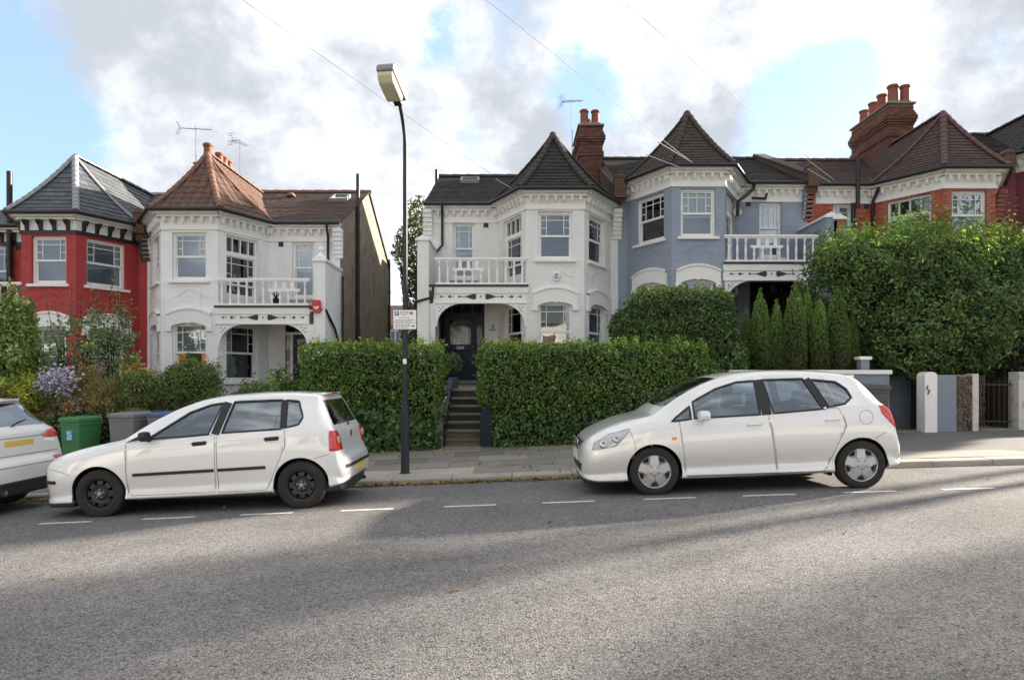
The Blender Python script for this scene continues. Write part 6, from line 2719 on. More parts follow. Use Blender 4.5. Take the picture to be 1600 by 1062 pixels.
sy = 10.9 - .055
sf_ = Fr((WX(632.5, sy), sy, 0), (1, 0, 0), (0, -1, 0))
z0s, z1s = WZ(514.5, sy), WZ(484, sy)
sg = empty('parking_sign', (WX(632.5, sy), sy, z0s), 'white parking sign with blue P square strapped to the street lamp', 'sign')
mb = MB(sf_)
hw_ = .183
mb.box(-hw_, hw_, 0, .004, z0s, z1s)
mb.build('plate', M_white, sg, bevel=.001)
M_ink = mat('grey_sign_print', (.12, .12, .13), .6, .1, 5)
M_signblue = mat('blue_sign_print', (.03, .13, .45), .5, .05, 5)
mb = MB(sf_)
H_ = z1s - z0s
for (a, b, c_, d) in ((-hw_, hw_, z1s - .006, z1s - .003), (-hw_, hw_, z0s + .003, z0s + .006), (-hw_ + .003, -hw_ + .006, z0s, z1s), (hw_ - .006, hw_ - .003, z0s, z1s), (-hw_ + .006, hw_ - .006, z0s + .102, z0s + .107)):
    mb.box(a, b, .0042, .0052, c_, d)
rp = random.Random(5)
for (zc, a, b) in ((.272, -.07, .06), (.250, -.075, .055), (.228, -.05, .03), (.185, -.09, .08), (.145, -.15, .15), (.122, -.15, .1), (.078, -.15, .09), (.052, -.14, .08), (.028, -.15, .06)):
    x = a
    while x < b:
        wd = rp.uniform(.018, .045)
        mb.box(x, min(b, x + wd), .0042, .0052, z0s + zc - .005, z0s + zc + .005)
        x += wd + .010
# crest at the right and the small arrow panel
mb.box(.075, .098, .0042, .0052, z0s + .235, z0s + .275)
mb.box(.104, .128, .0042, .0052, z0s + .235, z0s + .275)
mb.box(.11, .15, .0042, .0052, z0s + .04, z0s + .065)
mb.build('print', M_ink, sg)
mb = MB(sf_)
mb.box(-.158, -.090, .0042, .0052, z0s + .215, z0s + .285)
mb.build('blue_square', M_signblue, sg)
cu = bpy.data.curves.new('letter', 'FONT')
cu.body = 'P'
cu.size = .075
cu.extrude = .0008
cu.align_x = 'CENTER'
lo = bpy.data.objects.new('letter', cu)
COL.objects.link(lo)
lo.location = (sf_.O.x - .124, sy - .0062, z0s + .224)
lo.rotation_euler = (R(90), 0, 0)
cu.materials.append(M_white)
bpy.context.view_layer.update()
lme = bpy.data.meshes.new_from_object(lo.evaluated_get(bpy.context.evaluated_depsgraph_get()))
lm = bpy.data.objects.new('letter', lme)
lm.location, lm.rotation_euler = lo.location, lo.rotation_euler
bpy.data.objects.remove(lo)
lm.name = 'letter'
COL.objects.link(lm)
attach(lm, sg)
mb = MB(sf_)
for zz in (z0s + .06, z1s - .06):
    mb.box(-.05, .05, -.10, -.001, zz - .012, zz + .012)
mb.build('clamp', M_metal, sg)

# steps up to the navy door
gx0, gx1 = -1.36, -.64
Mst = [(14.02, .09 + .17), (14.25, .424), (14.52, .578), (14.81, .734), (15.10, .895), (15.39, 1.06), (15.68, 1.235)]
st = empty('front_steps', (-1.0, 14.0, .08), 'flight of dark worn stone steps rising between the two hedges to the navy door', 'steps')
prevz = .0
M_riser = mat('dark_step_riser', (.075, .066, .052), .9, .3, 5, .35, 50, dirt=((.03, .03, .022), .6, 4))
for i, (yy, zz) in enumerate(Mst):
    yn = Mst[i + 1][0] if i + 1 < len(Mst) else 19.6
    mb = MB()
    mb.box(gx0, gx1, yy + .03, yn + .06, prevz - .3, zz - .052)
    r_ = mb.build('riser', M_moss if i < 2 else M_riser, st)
    mb = MB()
    mb.box(gx0, gx1, yy, yn + .03, zz - .05, zz)
    mb.build('step', M_stone if i else M_moss, st, bevel=.012)
    prevz = zz
for xx, lab in ((gx0, 'L'), (gx1, 'R')):
    mb = MB(Fr((xx - (.11 if lab == 'L' else 0), 0, 0), (0, 1, 0), (1, 0, 0)))
    mb.prism([(13.95, -.1), (13.95, .62), (14.3, .72), (15.9, 1.50), (17.5, 1.52), (17.5, -.1)], 0, .11)
    mb.build('side_wall', M_navy, st)
for xx in (gx0 - .19, gx1 + .08):
    mb = MB()
    mb.box(xx - .06, xx + .16, 13.80, 14.02, pave_z(xx, 13.9) - .1, 1.02)
    tag(mb.build('gate_pier', [M_stone if xx < -1 else M_navy][0]), ('stone gate pier left of the steps, half hidden in ivy' if xx < -1 else 'dark painted gate pier right of the steps'), 'gate pier')
mb = MB()
mb.box(gx0, gx1, 13.62, 14.0, pave_z(-1, 13.8) - .05, pave_z(-1, 13.8) + .012)
mb.build('entrance_slab', M_stone, st, bevel=.01)


def stone_wall(name, label, x0, x1, y, z0f, z1, m_mortar=M_mortar, size=.16, seed=1, flat=False, cat='wall', thick=.3):
    """low wall faced with irregular stones, each stone a piece of its own"""
    t = empty(name, ((x0 + x1) / 2, y, z0f), label, cat)
    mb = MB()
    mb.box(x0, x1, y, y + thick, z0f - .3, z1)
    mb.build('core', m_mortar, t)
    rr = random.Random(seed)
    z = z0f
    while z < z1 - .03:
        h = rr.uniform(.6, 1.1) * size * .7
        h = min(h, z1 - z)
        x = x0
        while x < x1 - .02:
            w_ = rr.uniform(.7, 1.5) * size
            w_ = min(w_, x1 - x)
            s = MB(Fr((x + w_ / 2, y, z + h / 2), (1, 0, 0), (0, -1, 0)))
            n = 7
            pr = rr.uniform(.02, .05)
            outer, inner = [], []
            for i in range(n):
                a = 2 * math.pi * (i + rr.uniform(-.2, .2)) / n
                cx, cz = math.cos(a), math.sin(a)
                k = 1 / max(abs(cx), abs(cz)) * rr.uniform(.82, .96)
                outer.append((cx * k * w_ / 2, 0, cz * k * h / 2))
                inner.append((cx * k * w_ / 2 * .72, pr * rr.uniform(.7, 1.1), cz * k * h / 2 * .72))
            for i in range(n):
                j = (i + 1) % n
                s.face([outer[i], outer[j], inner[j], inner[i]])
            s.face(inner)
            q = rr.uniform(.55, 1.5)
            s.build('stone', M_rubble, t, recalc=True, colors=[(q, q * rr.uniform(.9, 1.05), q * rr.uniform(.85, 1.1), 1)] * len(s.v))
            x += w_
        z += h
    return t


stone_wall('rubble_wall', 'low dark rubble wall under the hedge left of the steps', -4.3, -1.62, 14.02, -.05, 1.05, seed=3, size=.2)
stone_wall('rubble_wall', 'low dark rubble wall under the hedge right of the steps', -.38, 3.9, 14.02, .02, 1.05, seed=4, size=.2)
stone_wall('rubble_wall', 'dark overgrown garden wall behind the wheelie bins on the left', -12.0, -4.3, 14.02, -.42, .72, seed=6, size=.22)

# blue-grey rendered walls on the right
M_blue2 = mat('blue_grey_render', (0.235, 0.268, 0.32), 0.75, 0.08, 1.4, 0.25, 50, dirt=((0.16, 0.18, 0.22), 0.4, 1.5))
t = empty('garden_wall', (5.9, 14.3, .3), 'blue-grey rendered garden wall with white coping behind the silver car', 'wall')
mb = MB()
mb.box(3.9, 7.78, 14.25, 14.5, -.2, 1.57)
mb.build('wall', M_blue2, t)
mb = MB()
mb.box(3.85, 7.82, 14.20, 14.55, 1.57, 1.66)
mb.build('coping', M_white, t, bevel=.012)
t = empty('garden_wall', (8.0, 15.5, .4), 'darker blue-grey wall set back behind the bin recess', 'wall')
mb = MB()
mb.box(7.53, 7.78, 14.502, 15.6, -.2, 1.57)
mb.box(7.53, 9.0, 15.6, 15.85, -.2, 1.70)
mb.build('wall', M_blue2, t)
mb = MB()
mb.box(7.80, 8.40, 14.0, 15.6, .25, .42)
mb.box(7.80, 8.40, 15.3, 15.6, .42, .56)
mb.build('step', M_stone, t, bevel=.01)
t = empty('wall_pillar', (7.47, 14.7, 1.6), 'short blue-grey pillar with white cap above the garden wall', 'pillar')
mb = MB()
mb.box(7.37, 7.55, 14.60, 14.78, 1.3, 1.88)
mb.build('shaft', M_blue2, t)
mb = MB()
mb.box(7.33, 7.59, 14.56, 14.82, 1.88, 1.95)
mb.build('cap', M_white, t, bevel=.01)


def gate_post(label, x, y, w_, d_, z1, m=M_white, rounded=True, latch=True):
    zb = pave_z(x, min(y, 14.0)) - .1
    t = empty('gate_post', (x, y, zb), label, 'gate post')
    mb = MB(Fr((x, y, 0), (1, 0, 0), (0, 1, 0)))
    pts = [(-w_ / 2, zb), (w_ / 2, zb), (w_ / 2, z1 - w_ * .3)]
    if rounded:
        pts += [(w_ / 2 * math.cos(math.pi * i / 8), z1 - w_ * .3 + w_ * .3 * math.sin(math.pi * i / 8)) for i in range(1, 8)]
    else:
        pts += [(w_ / 2, z1), (-w_ / 2, z1)]
    pts += [(-w_ / 2, z1 - w_ * .3)]
    mb.prism(pts, 0, d_)
    mb.build('post', m, t, bevel=.01)
    if latch:
        k = MB()
        k.tube([(x - w_ * .30, y - .012, z1 - .28), (x - w_ * .42, y - .02, z1 - .33), (x - w_ * .18, y - .02, z1 - .38), (x - w_ * .30, y - .012, z1 - .45)], .012, 6)
        k.build('latch', M_black, t)
    return t


M_whiterough = mat('peeling_white_paint', (.62, .60, .56), .75, .08, 4, .3, 40, dirt=((.22, .2, .17), .8, 5))
gate_post('white rounded gate post left of the short blue-grey wall', 8.42, 13.88, .25, .3, 1.62)
gate_post('narrow peeling white gate post beside the stone-faced wall', 9.36, 13.95, .13, .25, 1.58, M_whiterough, False, False)
gate_post('peeling white gate post at the right edge', 10.34, 13.95, .22, .3, 1.62, M_whiterough, False, False)
t = empty('garden_wall', (8.75, 14, .4), 'short blue-grey wall beside the white rounded gate post', 'wall')
mb = MB()
mb.box(8.56, 8.97, 13.95, 14.3, .1, 1.56)
mb.build('wall', M_blue2, t)
stone_wall('stone_wall', 'narrow dark wall of slanting stones between blue wall and peeling post', 8.98, 9.29, 13.97, .36, 1.56, seed=8, size=.085)
stone_wall('stone_wall', 'dark stone wall in the shade of the gateway at the right edge', 9.45, 10.2, 14.9, .4, 1.55, seed=9, size=.13)
mb = MB()
mb.box(9.43, 10.21, 13.9, 14.9, .2, .47)
tag(mb.build('doorstep', M_stone, bevel=.01), 'pale stone step in the gateway at the right edge', 'step')
# iron gate standing in the gateway
t = empty('iron_gate', (9.8, 14.1, .47), 'thin black iron gate in the gateway between the peeling white posts', 'gate')
mb = MB()
for zz in (.6, 1.35):
    mb.box(9.45, 10.19, 14.08, 14.10, zz, zz + .025)
mb.build('rail', M_black, t)
bar = MB()
bar.tube([(0, 0, 0), (0, 0, .95)], .008, 6)
bme = bar.mesh('bar', M_black)
for i in range(7):
    o = link('bar', bme, t, (9.49 + i * .11, 14.09, .5))


# wheelie bins
def wheelie_bin(label, x, y, z, w_, d_, h_, body, lid, rot=0.0, sticker=None, group=None):
    t = empty('wheelie_bin', (x, y, z), label, 'bin', 'wheelie bins put out by the walls')
    ca, sa = math.cos(rot), math.sin(rot)
    fr = Fr((x, y, z), (ca, sa, 0), (sa, -ca, 0))       # b points to the street
    mb = MB(fr)
    hb = h_ * .86
    k = .82
    W, D = w_ / 2, d_ / 2
    ring = lambda s_, zz, sh=0: [(-W * s_, -D * s_ + sh, zz), (W * s_, -D * s_ + sh, zz), (W * s_, D * s_ + sh, zz), (-W * s_, D * s_ + sh, zz)]
    rs_ = [ring(k, .05), ring(k + .01, .10), ring(.95, hb * .8), ring(.965, hb - .07), ring(1.0, hb - .065), ring(1.0, hb)]
    for a, b in zip(rs_[:-1], rs_[1:]):
        for i in range(4):
            j = (i + 1) % 4
            mb.face([a[i], a[j], b[j], b[i]])
    mb.face(rs_[0][::-1])
    mb.face(rs_[-1])
    mb.build('bin_body', body, t, bevel=.02)
    ld = MB(fr)
    r2 = [(-W * 1.05, -D * 1.04, hb + .004), (W * 1.05, -D * 1.04, hb + .004), (W * 1.05, D * 1.10, hb + .004), (-W * 1.05, D * 1.10, hb + .004)]
    r3 = [(a, b, hb + .06) for a, b, c_ in r2]
    r4 = [(-W * .90, -D * .92, hb + .10), (W * .90, -D * .92, hb + .10), (W * .90, D * .95, hb + .08), (-W * .90, D * .95, hb + .08)]
    for a, b in ((r2, r3), (r3, r4)):
        for i in range(4):
            j = (i + 1) % 4
            ld.face([a[i], a[j], b[j], b[i]])
    ld.face(r2[::-1])
    ld.face(r4)
    lo_ = ld.build('lid', lid, t, bevel=.018)
    hd = MB(fr)
    hd.tube([(-W * .8, -D * 1.12, hb - .01), (W * .8, -D * 1.12, hb - .01)], .016, 8)
    hd.box(-W * .8, -W * .7, -D * 1.12, -D * .98, hb - .03, hb + .0)
    hd.box(W * .7, W * .8, -D * 1.12, -D * .98, hb - .03, hb + .0)
    hd.build('handle', body, t)
    for s in (-1, 1):
        wl = MB(fr)
        wl.lathe([(.10, -.025), (.10, .025)], (s * W * .85, -D * .78, .10), 14, axis='x')
        wl.build('wheel', M_rubber, t)
    if sticker:
        q = MB(fr)
        zc, dd = hb * .72, D * .955 + .004
        q.box(-.075, .055, dd - .03, dd + .004, zc - .10, zc + .09)
        so = q.build('sticker', sticker[0], t)
        q = MB(fr)
        for (a, b, c_, d__) in ((-.055, .0, .03, .06), (-.03, .035, -.02, .0), (-.05, -.02, -.075, -.04), (.0, .035, -.07, -.045)):
            q.box(a, b, dd + .0045, dd + .0055, zc + c_, zc + d__)
        q.build('sticker_print', sticker[1], so)
    return t


M_bing = mat('green_bin_plastic', (.055, .21, .075), .45, .1, 3, .15, 80, dirt=((.12, .2, .12), .4, 3))
M_bingr = mat('grey_bin_plastic', (.21, .215, .22), .5, .1, 3, .15, 80, dirt=((.3, .29, .27), .4, 3))
M_binlid = mat('dark_grey_bin_plastic', (.085, .088, .092), .5, .12, 3, .15, 80)
M_binblue = mat('blue_bin_plastic', (.06, .11, .28), .45, .1, 3, .15, 80)
M_stick = mat('blue_sticker', (.10, .45, .72), .4, .05, 4)
bz = lambda x, y: pave_z(x, y) - .0
wheelie_bin('green wheelie bin with a pale blue sticker behind the white hatchback', -8.32, 13.35, bz(-8.4, 13.3), .44, .54, 1.05, M_bing, M_bing, -.22, (M_stick, M_white))
wheelie_bin('light grey wheelie bin next to the green one', -7.42, 13.45, bz(-7.4, 13.3), .52, .56, 1.08, M_bingr, M_bingr, -.12)
wheelie_bin('grey wheelie bin with a blue lid, mostly hidden behind the white hatchback', -6.72, 13.5, bz(-6.7, 13.3), .50, .56, 1.05, M_bingr, M_binblue, -.08)
wheelie_bin('dark grey wheelie bin behind the tail of the silver car', 6.98, 13.62, bz(7.0, 13.4), .58, .62, 1.07, M_binlid, M_binlid, .06)


# overhead wires to a pole across the street, behind the camera
def cable(label, a, b, sag, r_=.0046, m=M_cable, name='overhead_wire'):
    mb = MB()
    a, b = Vector(a), Vector(b)
    pts = []
    n = 28
    for i in range(n + 1):
        u = i / n
        p = a.lerp(b, u)
        p.z -= sag * 4 * u * (1 - u)
        pts.append(tuple(p))
    mb.tube(pts, r_, 5)
    return tag(mb.build(name, m, smooth=True), label, 'wire', 'overhead wires running to the houses')


POLE = (-8.6, -3.2, 6.9)
pz = [0]
def P_at(px, py, Y):
    return (WX(px, Y), Y, WZ(py, Y))
cable('thin overhead wire from the upper left to the eaves of the pale grey house', POLE, P_at(806, 298, 18.2), .12)
cable('thin overhead wire reaching the bay roof of the blue-grey house', (POLE[0], POLE[1], POLE[2] + .1), P_at(1092, 262, 18.2), .15)
cable('thin overhead wire reaching the roof of the red brick house', (POLE[0], POLE[1], POLE[2] + .2), P_at(1312, 285, 19.3), .25)
cable('short stretch of overhead wire at the top right corner', (8.0, 1.0, 6.4), (22.0, 16.0, 9.2), .15)
def lead_in(label, a, b):
    return cable(label, a, b, .0, .012, M_cable_w, 'wire_end')
lead_in('pale thick wire end at the eaves of the pale grey house', P_at(775, 280, 17.2), P_at(806, 298, 18.2))
lead_in('upper pale wire end across the front of the blue-grey bay roof', P_at(1028, 222, 17.2), P_at(1095, 262, 18.1))
lead_in('lower pale wire end across the front of the blue-grey bay roof', P_at(1010, 242, 17.4), P_at(1085, 270, 18.1))
lead_in('upper pale wire end beside the party wall of the red brick house', P_at(1262, 250, 18.5), P_at(1302, 280, 19.3))
lead_in('lower pale wire end beside the party wall of the red brick house', P_at(1262, 264, 18.6), P_at(1298, 285, 19.3))


# TV aerials
M_aerial = mat('weathered_aluminium', (.10, .10, .105), .6, .1, 8)
def aerial(label, x, y, z0, z1, heading, n=9, L_=.9, tilt=0.0):
    t = empty('tv_aerial', (x, y, z0), label, 'aerial', 'television aerials on the chimneys')
    mb = MB()
    mb.tube([(x, y, z0), (x, y, z1)], .011, 6)
    mb.build('mast', M_aerial, t)
    ca, sa = math.cos(heading), math.sin(heading)
    fr = Fr((x, y, z1 - .12), (ca, sa, tilt), (-sa, ca, 0))
    mb = MB(fr)
    mb.tube([(-L_ * .5, 0, 0), (L_ * .5, 0, 0)], .012, 6)
    for i in range(n):
        a = -L_ * .5 + L_ * i / (n - 1)
        l = .22 - .10 * i / n
        mb.tube([(a, -l, 0), (a, l, 0)], .006, 4)
    for s in (-1, 1):
        for k in range(3):
            zz = s * (.06 + .07 * k)
            mb.tube([(-L_ * .5 - .02 - .03 * k, -.2, zz), (-L_ * .5 - .02 - .03 * k, .2, zz)], .006, 4)
        mb.tube([(-L_ * .5, 0, 0), (-L_ * .5 - .1, 0, s * .22)], .008, 4)
    mb.build('aerial_array', M_aerial, t)
    return t


def zy(py, Y):
    return WZ(py, Y)
aerial('thin television aerial on a pole at the left of the red-brown roof', WX(306, 23.2), 23.2, 8.0, zy(196, 23.2), .15, L_=1.0)
aerial('stubby television aerial on a pole right of the row of chimney pots', WX(375, 24.6), 24.6, 7.4, zy(218, 24.6), 1.2, L_=.7)
aerial('television aerial on a tall pole beside the twin-pot chimney', WX(894, 24.4), 24.4, 7.6, zy(153, 24.4), .6, L_=.9, tilt=.25)

# distant building glimpsed between the two pale houses
t = empty('distant_house', (-9, 62, 3), 'pale orange brick building far behind, in the gap beside the street lamp', 'house')
M_tan = mat('tan_brick', (.50, .34, .19), .85, .1, 1, .1, 30)
mb = MB()
mb.box(-12.5, -6.0, 62, 70, -2, 6.1)
mb.build('wall', M_tan, t)
mb = MB(Fr((0, 0, 0), (0, 1, 0), (1, 0, 0)))
mb.prism([(61.6, 6.1), (70.4, 6.1), (66, 8.4)], -12.8, -8.8)
mb.build('roof', M_tile_brown, t, colors=[(1, 1, 1, 1)] * len(mb.v))
for i in range(3):
    mb = MB()
    x0 = -10.9 + i * 1.75
    mb.box(x0, x0 + 1.35, 61.93, 61.99, 4.55, 5.75)
    w_ = mb.build('window', M_white, t)
    for k in range(3):
        g = MB()
        g.box(x0 + .06 + k * .43, x0 + .41 + k * .43, 61.91, 61.925, 4.62, 5.68)
        g.build('pane', mat('far_pane', (.12, .15, .2), .1, .1, 2), w_)

# the terrace across the street: what the windows and the cars mirror, and what throws sunlight back at the fronts
M_cream = mat('cream_render', (.72, .69, .63), .75, .06, 1.0, .15, 50, streak=.2, dirt=((.5, .47, .4), .25, 1.5))
M_hedge_far = mat('clipped_privet', (.07, .11, .035), .9, .4, 6, .8, 25)


def opposite_house(x0, w=5.5):
    z0 = road_z(x0 + w / 2, 1.2) + .35
    yf = -8.2
    t = empty('facing_house', (x0 + w / 2, yf, z0), 'cream rendered house across the street, facing the terrace', 'house', 'houses across the street')
    mb = MB()
    mb.box(x0 + .01, x0 + w - .01, yf - 8.0, yf, z0 - 1, z0 + 5.4)
    mb.build('wall', M_cream, t)
    mb = MB(Fr((0, yf, z0), (1, 0, 0), (0, 1, 0)))
    mb.prism([(x0 + .4, -.9), (x0 + 2.6, -.9), (x0 + 2.6, 5.2), (x0 + .4, 5.2)], 0, .8)
    mb.build('bay', M_cream, t)
    mb = MB(Fr((x0, 0, z0), (0, 1, 0), (1, 0, 0)))
    mb.prism([(yf + .35, 5.4), (yf - 4, 7.6), (yf - 8.3, 5.4)], 0, w)
    mb.build('roof', M_tile_dark, t, colors=[(1, 1, 1, 1)] * len(mb.v))
    for (a, b, c_, d, y) in ((.75, 2.25, .6, 2.1, .8), (.75, 2.25, 3.2, 4.6, .8), (3.5, 4.6, 3.2, 4.6, 0)):
        f_ = MB()
        f_.box(x0 + a, x0 + b, yf + y, yf + y + .03, z0 + c_, z0 + d)
        fo = f_.build('window', M_white, t)
        for (p, q, r_, s_) in ((.07, .96, .07, .48), (.07, .96, .53, .94)):
            g = MB()
            g.box(x0 + a + .07, x0 + b - .07, yf + y + .03, yf + y + .036, z0 + c_ + (d - c_) * r_, z0 + c_ + (d - c_) * s_)
            g.build('pane', mat('facing_pane', (.05, .06, .075), .08, .1, 2), fo)
    mb = MB()
    mb.box(x0 + 3.5, x0 + 4.5, yf, yf + .04, z0, z0 + 2.1)
    mb.build('front_door', M_navy, t)
    return t


first = None
FACING = ['cream rendered house across the street, furthest down the hill', 'cream rendered house across the street, two doors down from opposite the red house', 'cream rendered house across the street, directly opposite the red house', 'cream rendered house across the street, opposite the green wheelie bin',
          'cream rendered house across the street, opposite the street lamp', 'cream rendered house across the street, opposite the pale grey house', 'cream rendered house across the street, opposite the blue-grey house', 'cream rendered house across the street, opposite the red brick house', 'cream rendered house across the street, opposite the maroon house']
for i in range(-4, 5):
    x0 = i * 5.5 - 2.0
    if first is None:
        first = opposite_house(x0)
        first['label'] = FACING[0]
    else:
        c = copy_tree(first, None, FACING[i + 4])
        c.location = (x0 + 2.75, -8.2, road_z(x0 + 2.75, 1.2) + .35)
mb = MB()
for k in range(-24, 25):
    xa, xb_ = k * 2.0, k * 2.0 + 2.0
    z = road_z(xa + 1, 1.2)
    mb.box(xa, xb_, -8.3, -2.7, z - .6, z + .25)
mb.build('facing_gardens', mat('pale_paving', (.30, .285, .26), .85, .15, 1.5, .3, 60), kind='structure')
mb = MB()
for k in range(-24, 25):
    xa = k * 2.0
    z = road_z(xa + 1, 1.2)
    mb.box(xa, xa + 2.0, -2.72, -2.48, z - .4, z + .75)
tag(mb.build('facing_garden_wall', M_cream), 'long low cream garden wall across the street', 'wall')
# ------------------------------------------------------------------ hedges, shrubs, trees
LEAFGAIN = 1.95


def lumps(P, freq, seed, oct_=3):
    r = np.random.default_rng(seed)
    out = np.zeros(len(P))
    a = 1.0
    for o in range(oct_):
        for k in range(4):
            d = r.normal(size=3)
            d /= np.linalg.norm(d)
            out += a * np.sin(P @ d * freq * (2 ** o) * r.uniform(.8, 1.25) + r.uniform(0, 6.28))
        a *= .55
    return out / 4


def sdf_box(P, c, h, rad):
    q = np.abs(P - np.array(c)) - (np.array(h) - rad)
    return np.linalg.norm(np.maximum(q, 0), axis=1) + np.minimum(q.max(axis=1), 0) - rad


def sdf_ell(P, c, r):
    q = (P - np.array(c)) / np.array(r)
    k = np.linalg.norm(q, axis=1)
    return (k - 1) * min(r) * (1 + .35 * (max(r) / min(r) - 1) * (k > 0))


def sdf_cone(P, base, h, r):
    """pointed conifer: radius swells a little above the ground, then tapers"""
    z = (P[:, 2] - base[2]) / h
    rr = np.interp(z, [-.05, 0, .12, .35, .6, .8, .92, 1.0], [0.5, .82, .95, 1.0, .90, .60, .28, 0.02]) * r
    d = np.hypot(P[:, 0] - base[0], P[:, 1] - base[1]) - rr
    return np.maximum(d, np.maximum(P[:, 2] - base[2] - h, base[2] - P[:, 2]))


def union(*ds):
    return np.minimum.reduce(ds)


def grad(f, P):
    e = .02
    g = np.stack([f(P + np.eye(3)[i] * e) - f(P - np.eye(3)[i] * e) for i in range(3)], axis=1)
    n = np.linalg.norm(g, axis=1, keepdims=True)
    return g / np.maximum(n, 1e-6)


def sample_shell(f, lo, hi, n, depth, lump=.06, freq=2.2, seed=1, spread=.03):
    """points within `depth` below the (lumpy) surface of f<0, mostly close to it"""
    r = np.random.default_rng(seed)
    out, got = [], 0
    lo, hi = np.array(lo, float), np.array(hi, float)
    for _ in range(200):
        P = lo + r.random((60000, 3)) * (hi - lo)
        d = f(P) + lump * lumps(P, freq, seed)
        keep = (d < spread * r.random(len(P)) ** 2) & (d > -depth)
        keep &= r.random(len(P)) < np.exp(np.minimum(d, 0) / (depth * .55))
        Q = P[keep]
        out.append(Q)
        got += len(Q)
        if got >= n:
            break
    return np.concatenate(out)[:n]


def leaf_mesh(P, Nrm, size, cols, seed=1, tilt=.8, aspect=.55, up=0.0, szvar=.35, fold=.18, colsel=None, var=.22, droop=0.0, patch=.28, mul=None):
    """one mesh of folded diamond leaves. cols: list of (r, g, b, weight)"""
    r = np.random.default_rng(seed)
    n = len(P)
    nn = Nrm + r.normal(size=(n, 3)) * tilt
    nn[:, 2] += up
    nn /= np.linalg.norm(nn, axis=1, keepdims=True)
    t = r.normal(size=(n, 3))
    t[:, 2] -= droop
    t -= nn * np.sum(t * nn, axis=1, keepdims=True)
    t /= np.maximum(np.linalg.norm(t, axis=1, keepdims=True), 1e-6)
    b = np.cross(nn, t)
    s = (size * (1 + szvar * (r.random(n) * 2 - 1)))[:, None] if np.ndim(size) == 0 else (size * (1 + szvar * (r.random(n) * 2 - 1)))[:, None]
    v0 = P - t * s * .5
    v2 = P + t * s * .5 - nn * s * .08
    v1 = P + b * s * aspect * .5 + nn * s * fold - t * s * .06
    v3 = P - b * s * aspect * .5 + nn * s * fold - t * s * .06
    V = np.stack([v0, v1, v2, v3], axis=1).reshape(-1, 3)
    F = np.arange(n * 4).reshape(n, 4)
    T = np.concatenate([F[:, [0, 1, 2]], F[:, [0, 2, 3]]], axis=1).reshape(-1, 3)
    C = np.array([c[:3] for c in cols]) * LEAFGAIN
    if colsel is None:
        w = np.array([c[3] for c in cols], float)
        colsel = r.choice(len(cols), size=n, p=w / w.sum())
    col = C[colsel] * (1 + var * (r.random((n, 1)) * 2 - 1)) * (1 + .06 * r.normal(size=(n, 3)))
    if patch:
        q = lumps(P, 2.6, seed + 70, 2) * .7 + lumps(P, 9.0, seed + 71, 2) * .5
        col = col * (1 + patch * np.clip(q, -1.6, 1.8))[:, None]
    if mul is not None:
        col = col * mul
    col = np.clip(col, .002, 1)
    c4 = np.concatenate([col, np.ones((n, 1))], axis=1)
    c4 = np.repeat(c4, 4, axis=0)
    return V, T, c4


def np_mesh(name, V, T, C, m):
    me = bpy.data.meshes.new(name)
    me.vertices.add(len(V))
    me.vertices.foreach_set('co', V.astype(np.float32).ravel())
    me.loops.add(T.size)
    me.loops.foreach_set('vertex_index', T.astype(np.int32).ravel())
    me.polygons.add(len(T))
    me.polygons.foreach_set('loop_start', np.arange(0, T.size, 3, dtype=np.int32))
    me.materials.append(m)
    me.update(calc_edges=True)
    at = me.color_attributes.new('tint', 'FLOAT_COLOR', 'POINT')
    at.data.foreach_set('color', C.astype(np.float32).ravel())
    return me


def foliage(name, parent, P, Nrm, size, cols, m=None, kind='stuff', **kw):
    V, T, C = leaf_mesh(P, Nrm, size, cols, **kw)
    o = link(name, np_mesh(name, V, T, C, m or M_leaf), parent)
    return tag(o, kind=kind)


def core_mesh(name, f, lo, hi, parent, m=None, inset=.10, step=.16):
    """inner mass of twigs: a blocky skin a little inside the leaf shell"""
    lo, hi = np.array(lo, float), np.array(hi, float)
    n = np.maximum(2, np.ceil((hi - lo) / step).astype(int))
    g = np.stack(np.meshgrid(*[lo[i] + (np.arange(n[i]) + .5) * step for i in range(3)], indexing='ij'), axis=-1)
    ins = (f(g.reshape(-1, 3)) < -inset).reshape(n)
    pad = np.pad(ins, 1)
    V, F = [], []
    idx = {}

    def vid(i, j, k):
        key = (i, j, k)
        if key not in idx:
            idx[key] = len(V)
            V.append(tuple(lo + np.array([i, j, k]) * step))
        return idx[key]
    corners = {(1, 0, 0): [(1, 0, 0), (1, 1, 0), (1, 1, 1), (1, 0, 1)], (-1, 0, 0): [(0, 0, 0), (0, 0, 1), (0, 1, 1), (0, 1, 0)],
               (0, 1, 0): [(0, 1, 0), (0, 1, 1), (1, 1, 1), (1, 1, 0)], (0, -1, 0): [(0, 0, 0), (1, 0, 0), (1, 0, 1), (0, 0, 1)],
               (0, 0, 1): [(0, 0, 1), (1, 0, 1), (1, 1, 1), (0, 1, 1)], (0, 0, -1): [(0, 0, 0), (0, 1, 0), (1, 1, 0), (1, 0, 0)]}
    for i, j, k in np.argwhere(ins):
        for d, cs in corners.items():
            if not pad[i + 1 + d[0], j + 1 + d[1], k + 1 + d[2]]:
                F.append(tuple(vid(i + a, j + b, k + c) for a, b, c in cs))
    me = bpy.data.meshes.new(name)
    me.from_pydata(V, [], F)
    me.materials.append(m or M_twig)
    me.update()
    if len(V):
        bm = bmesh.new()
        bm.from_mesh(me)
        for _ in range(3):
            bmesh.ops.smooth_vert(bm, verts=bm.verts, factor=.5, use_axis_x=True, use_axis_y=True, use_axis_z=True)
        bm.to_mesh(me)
        bm.free()
    return link(name, me, parent)


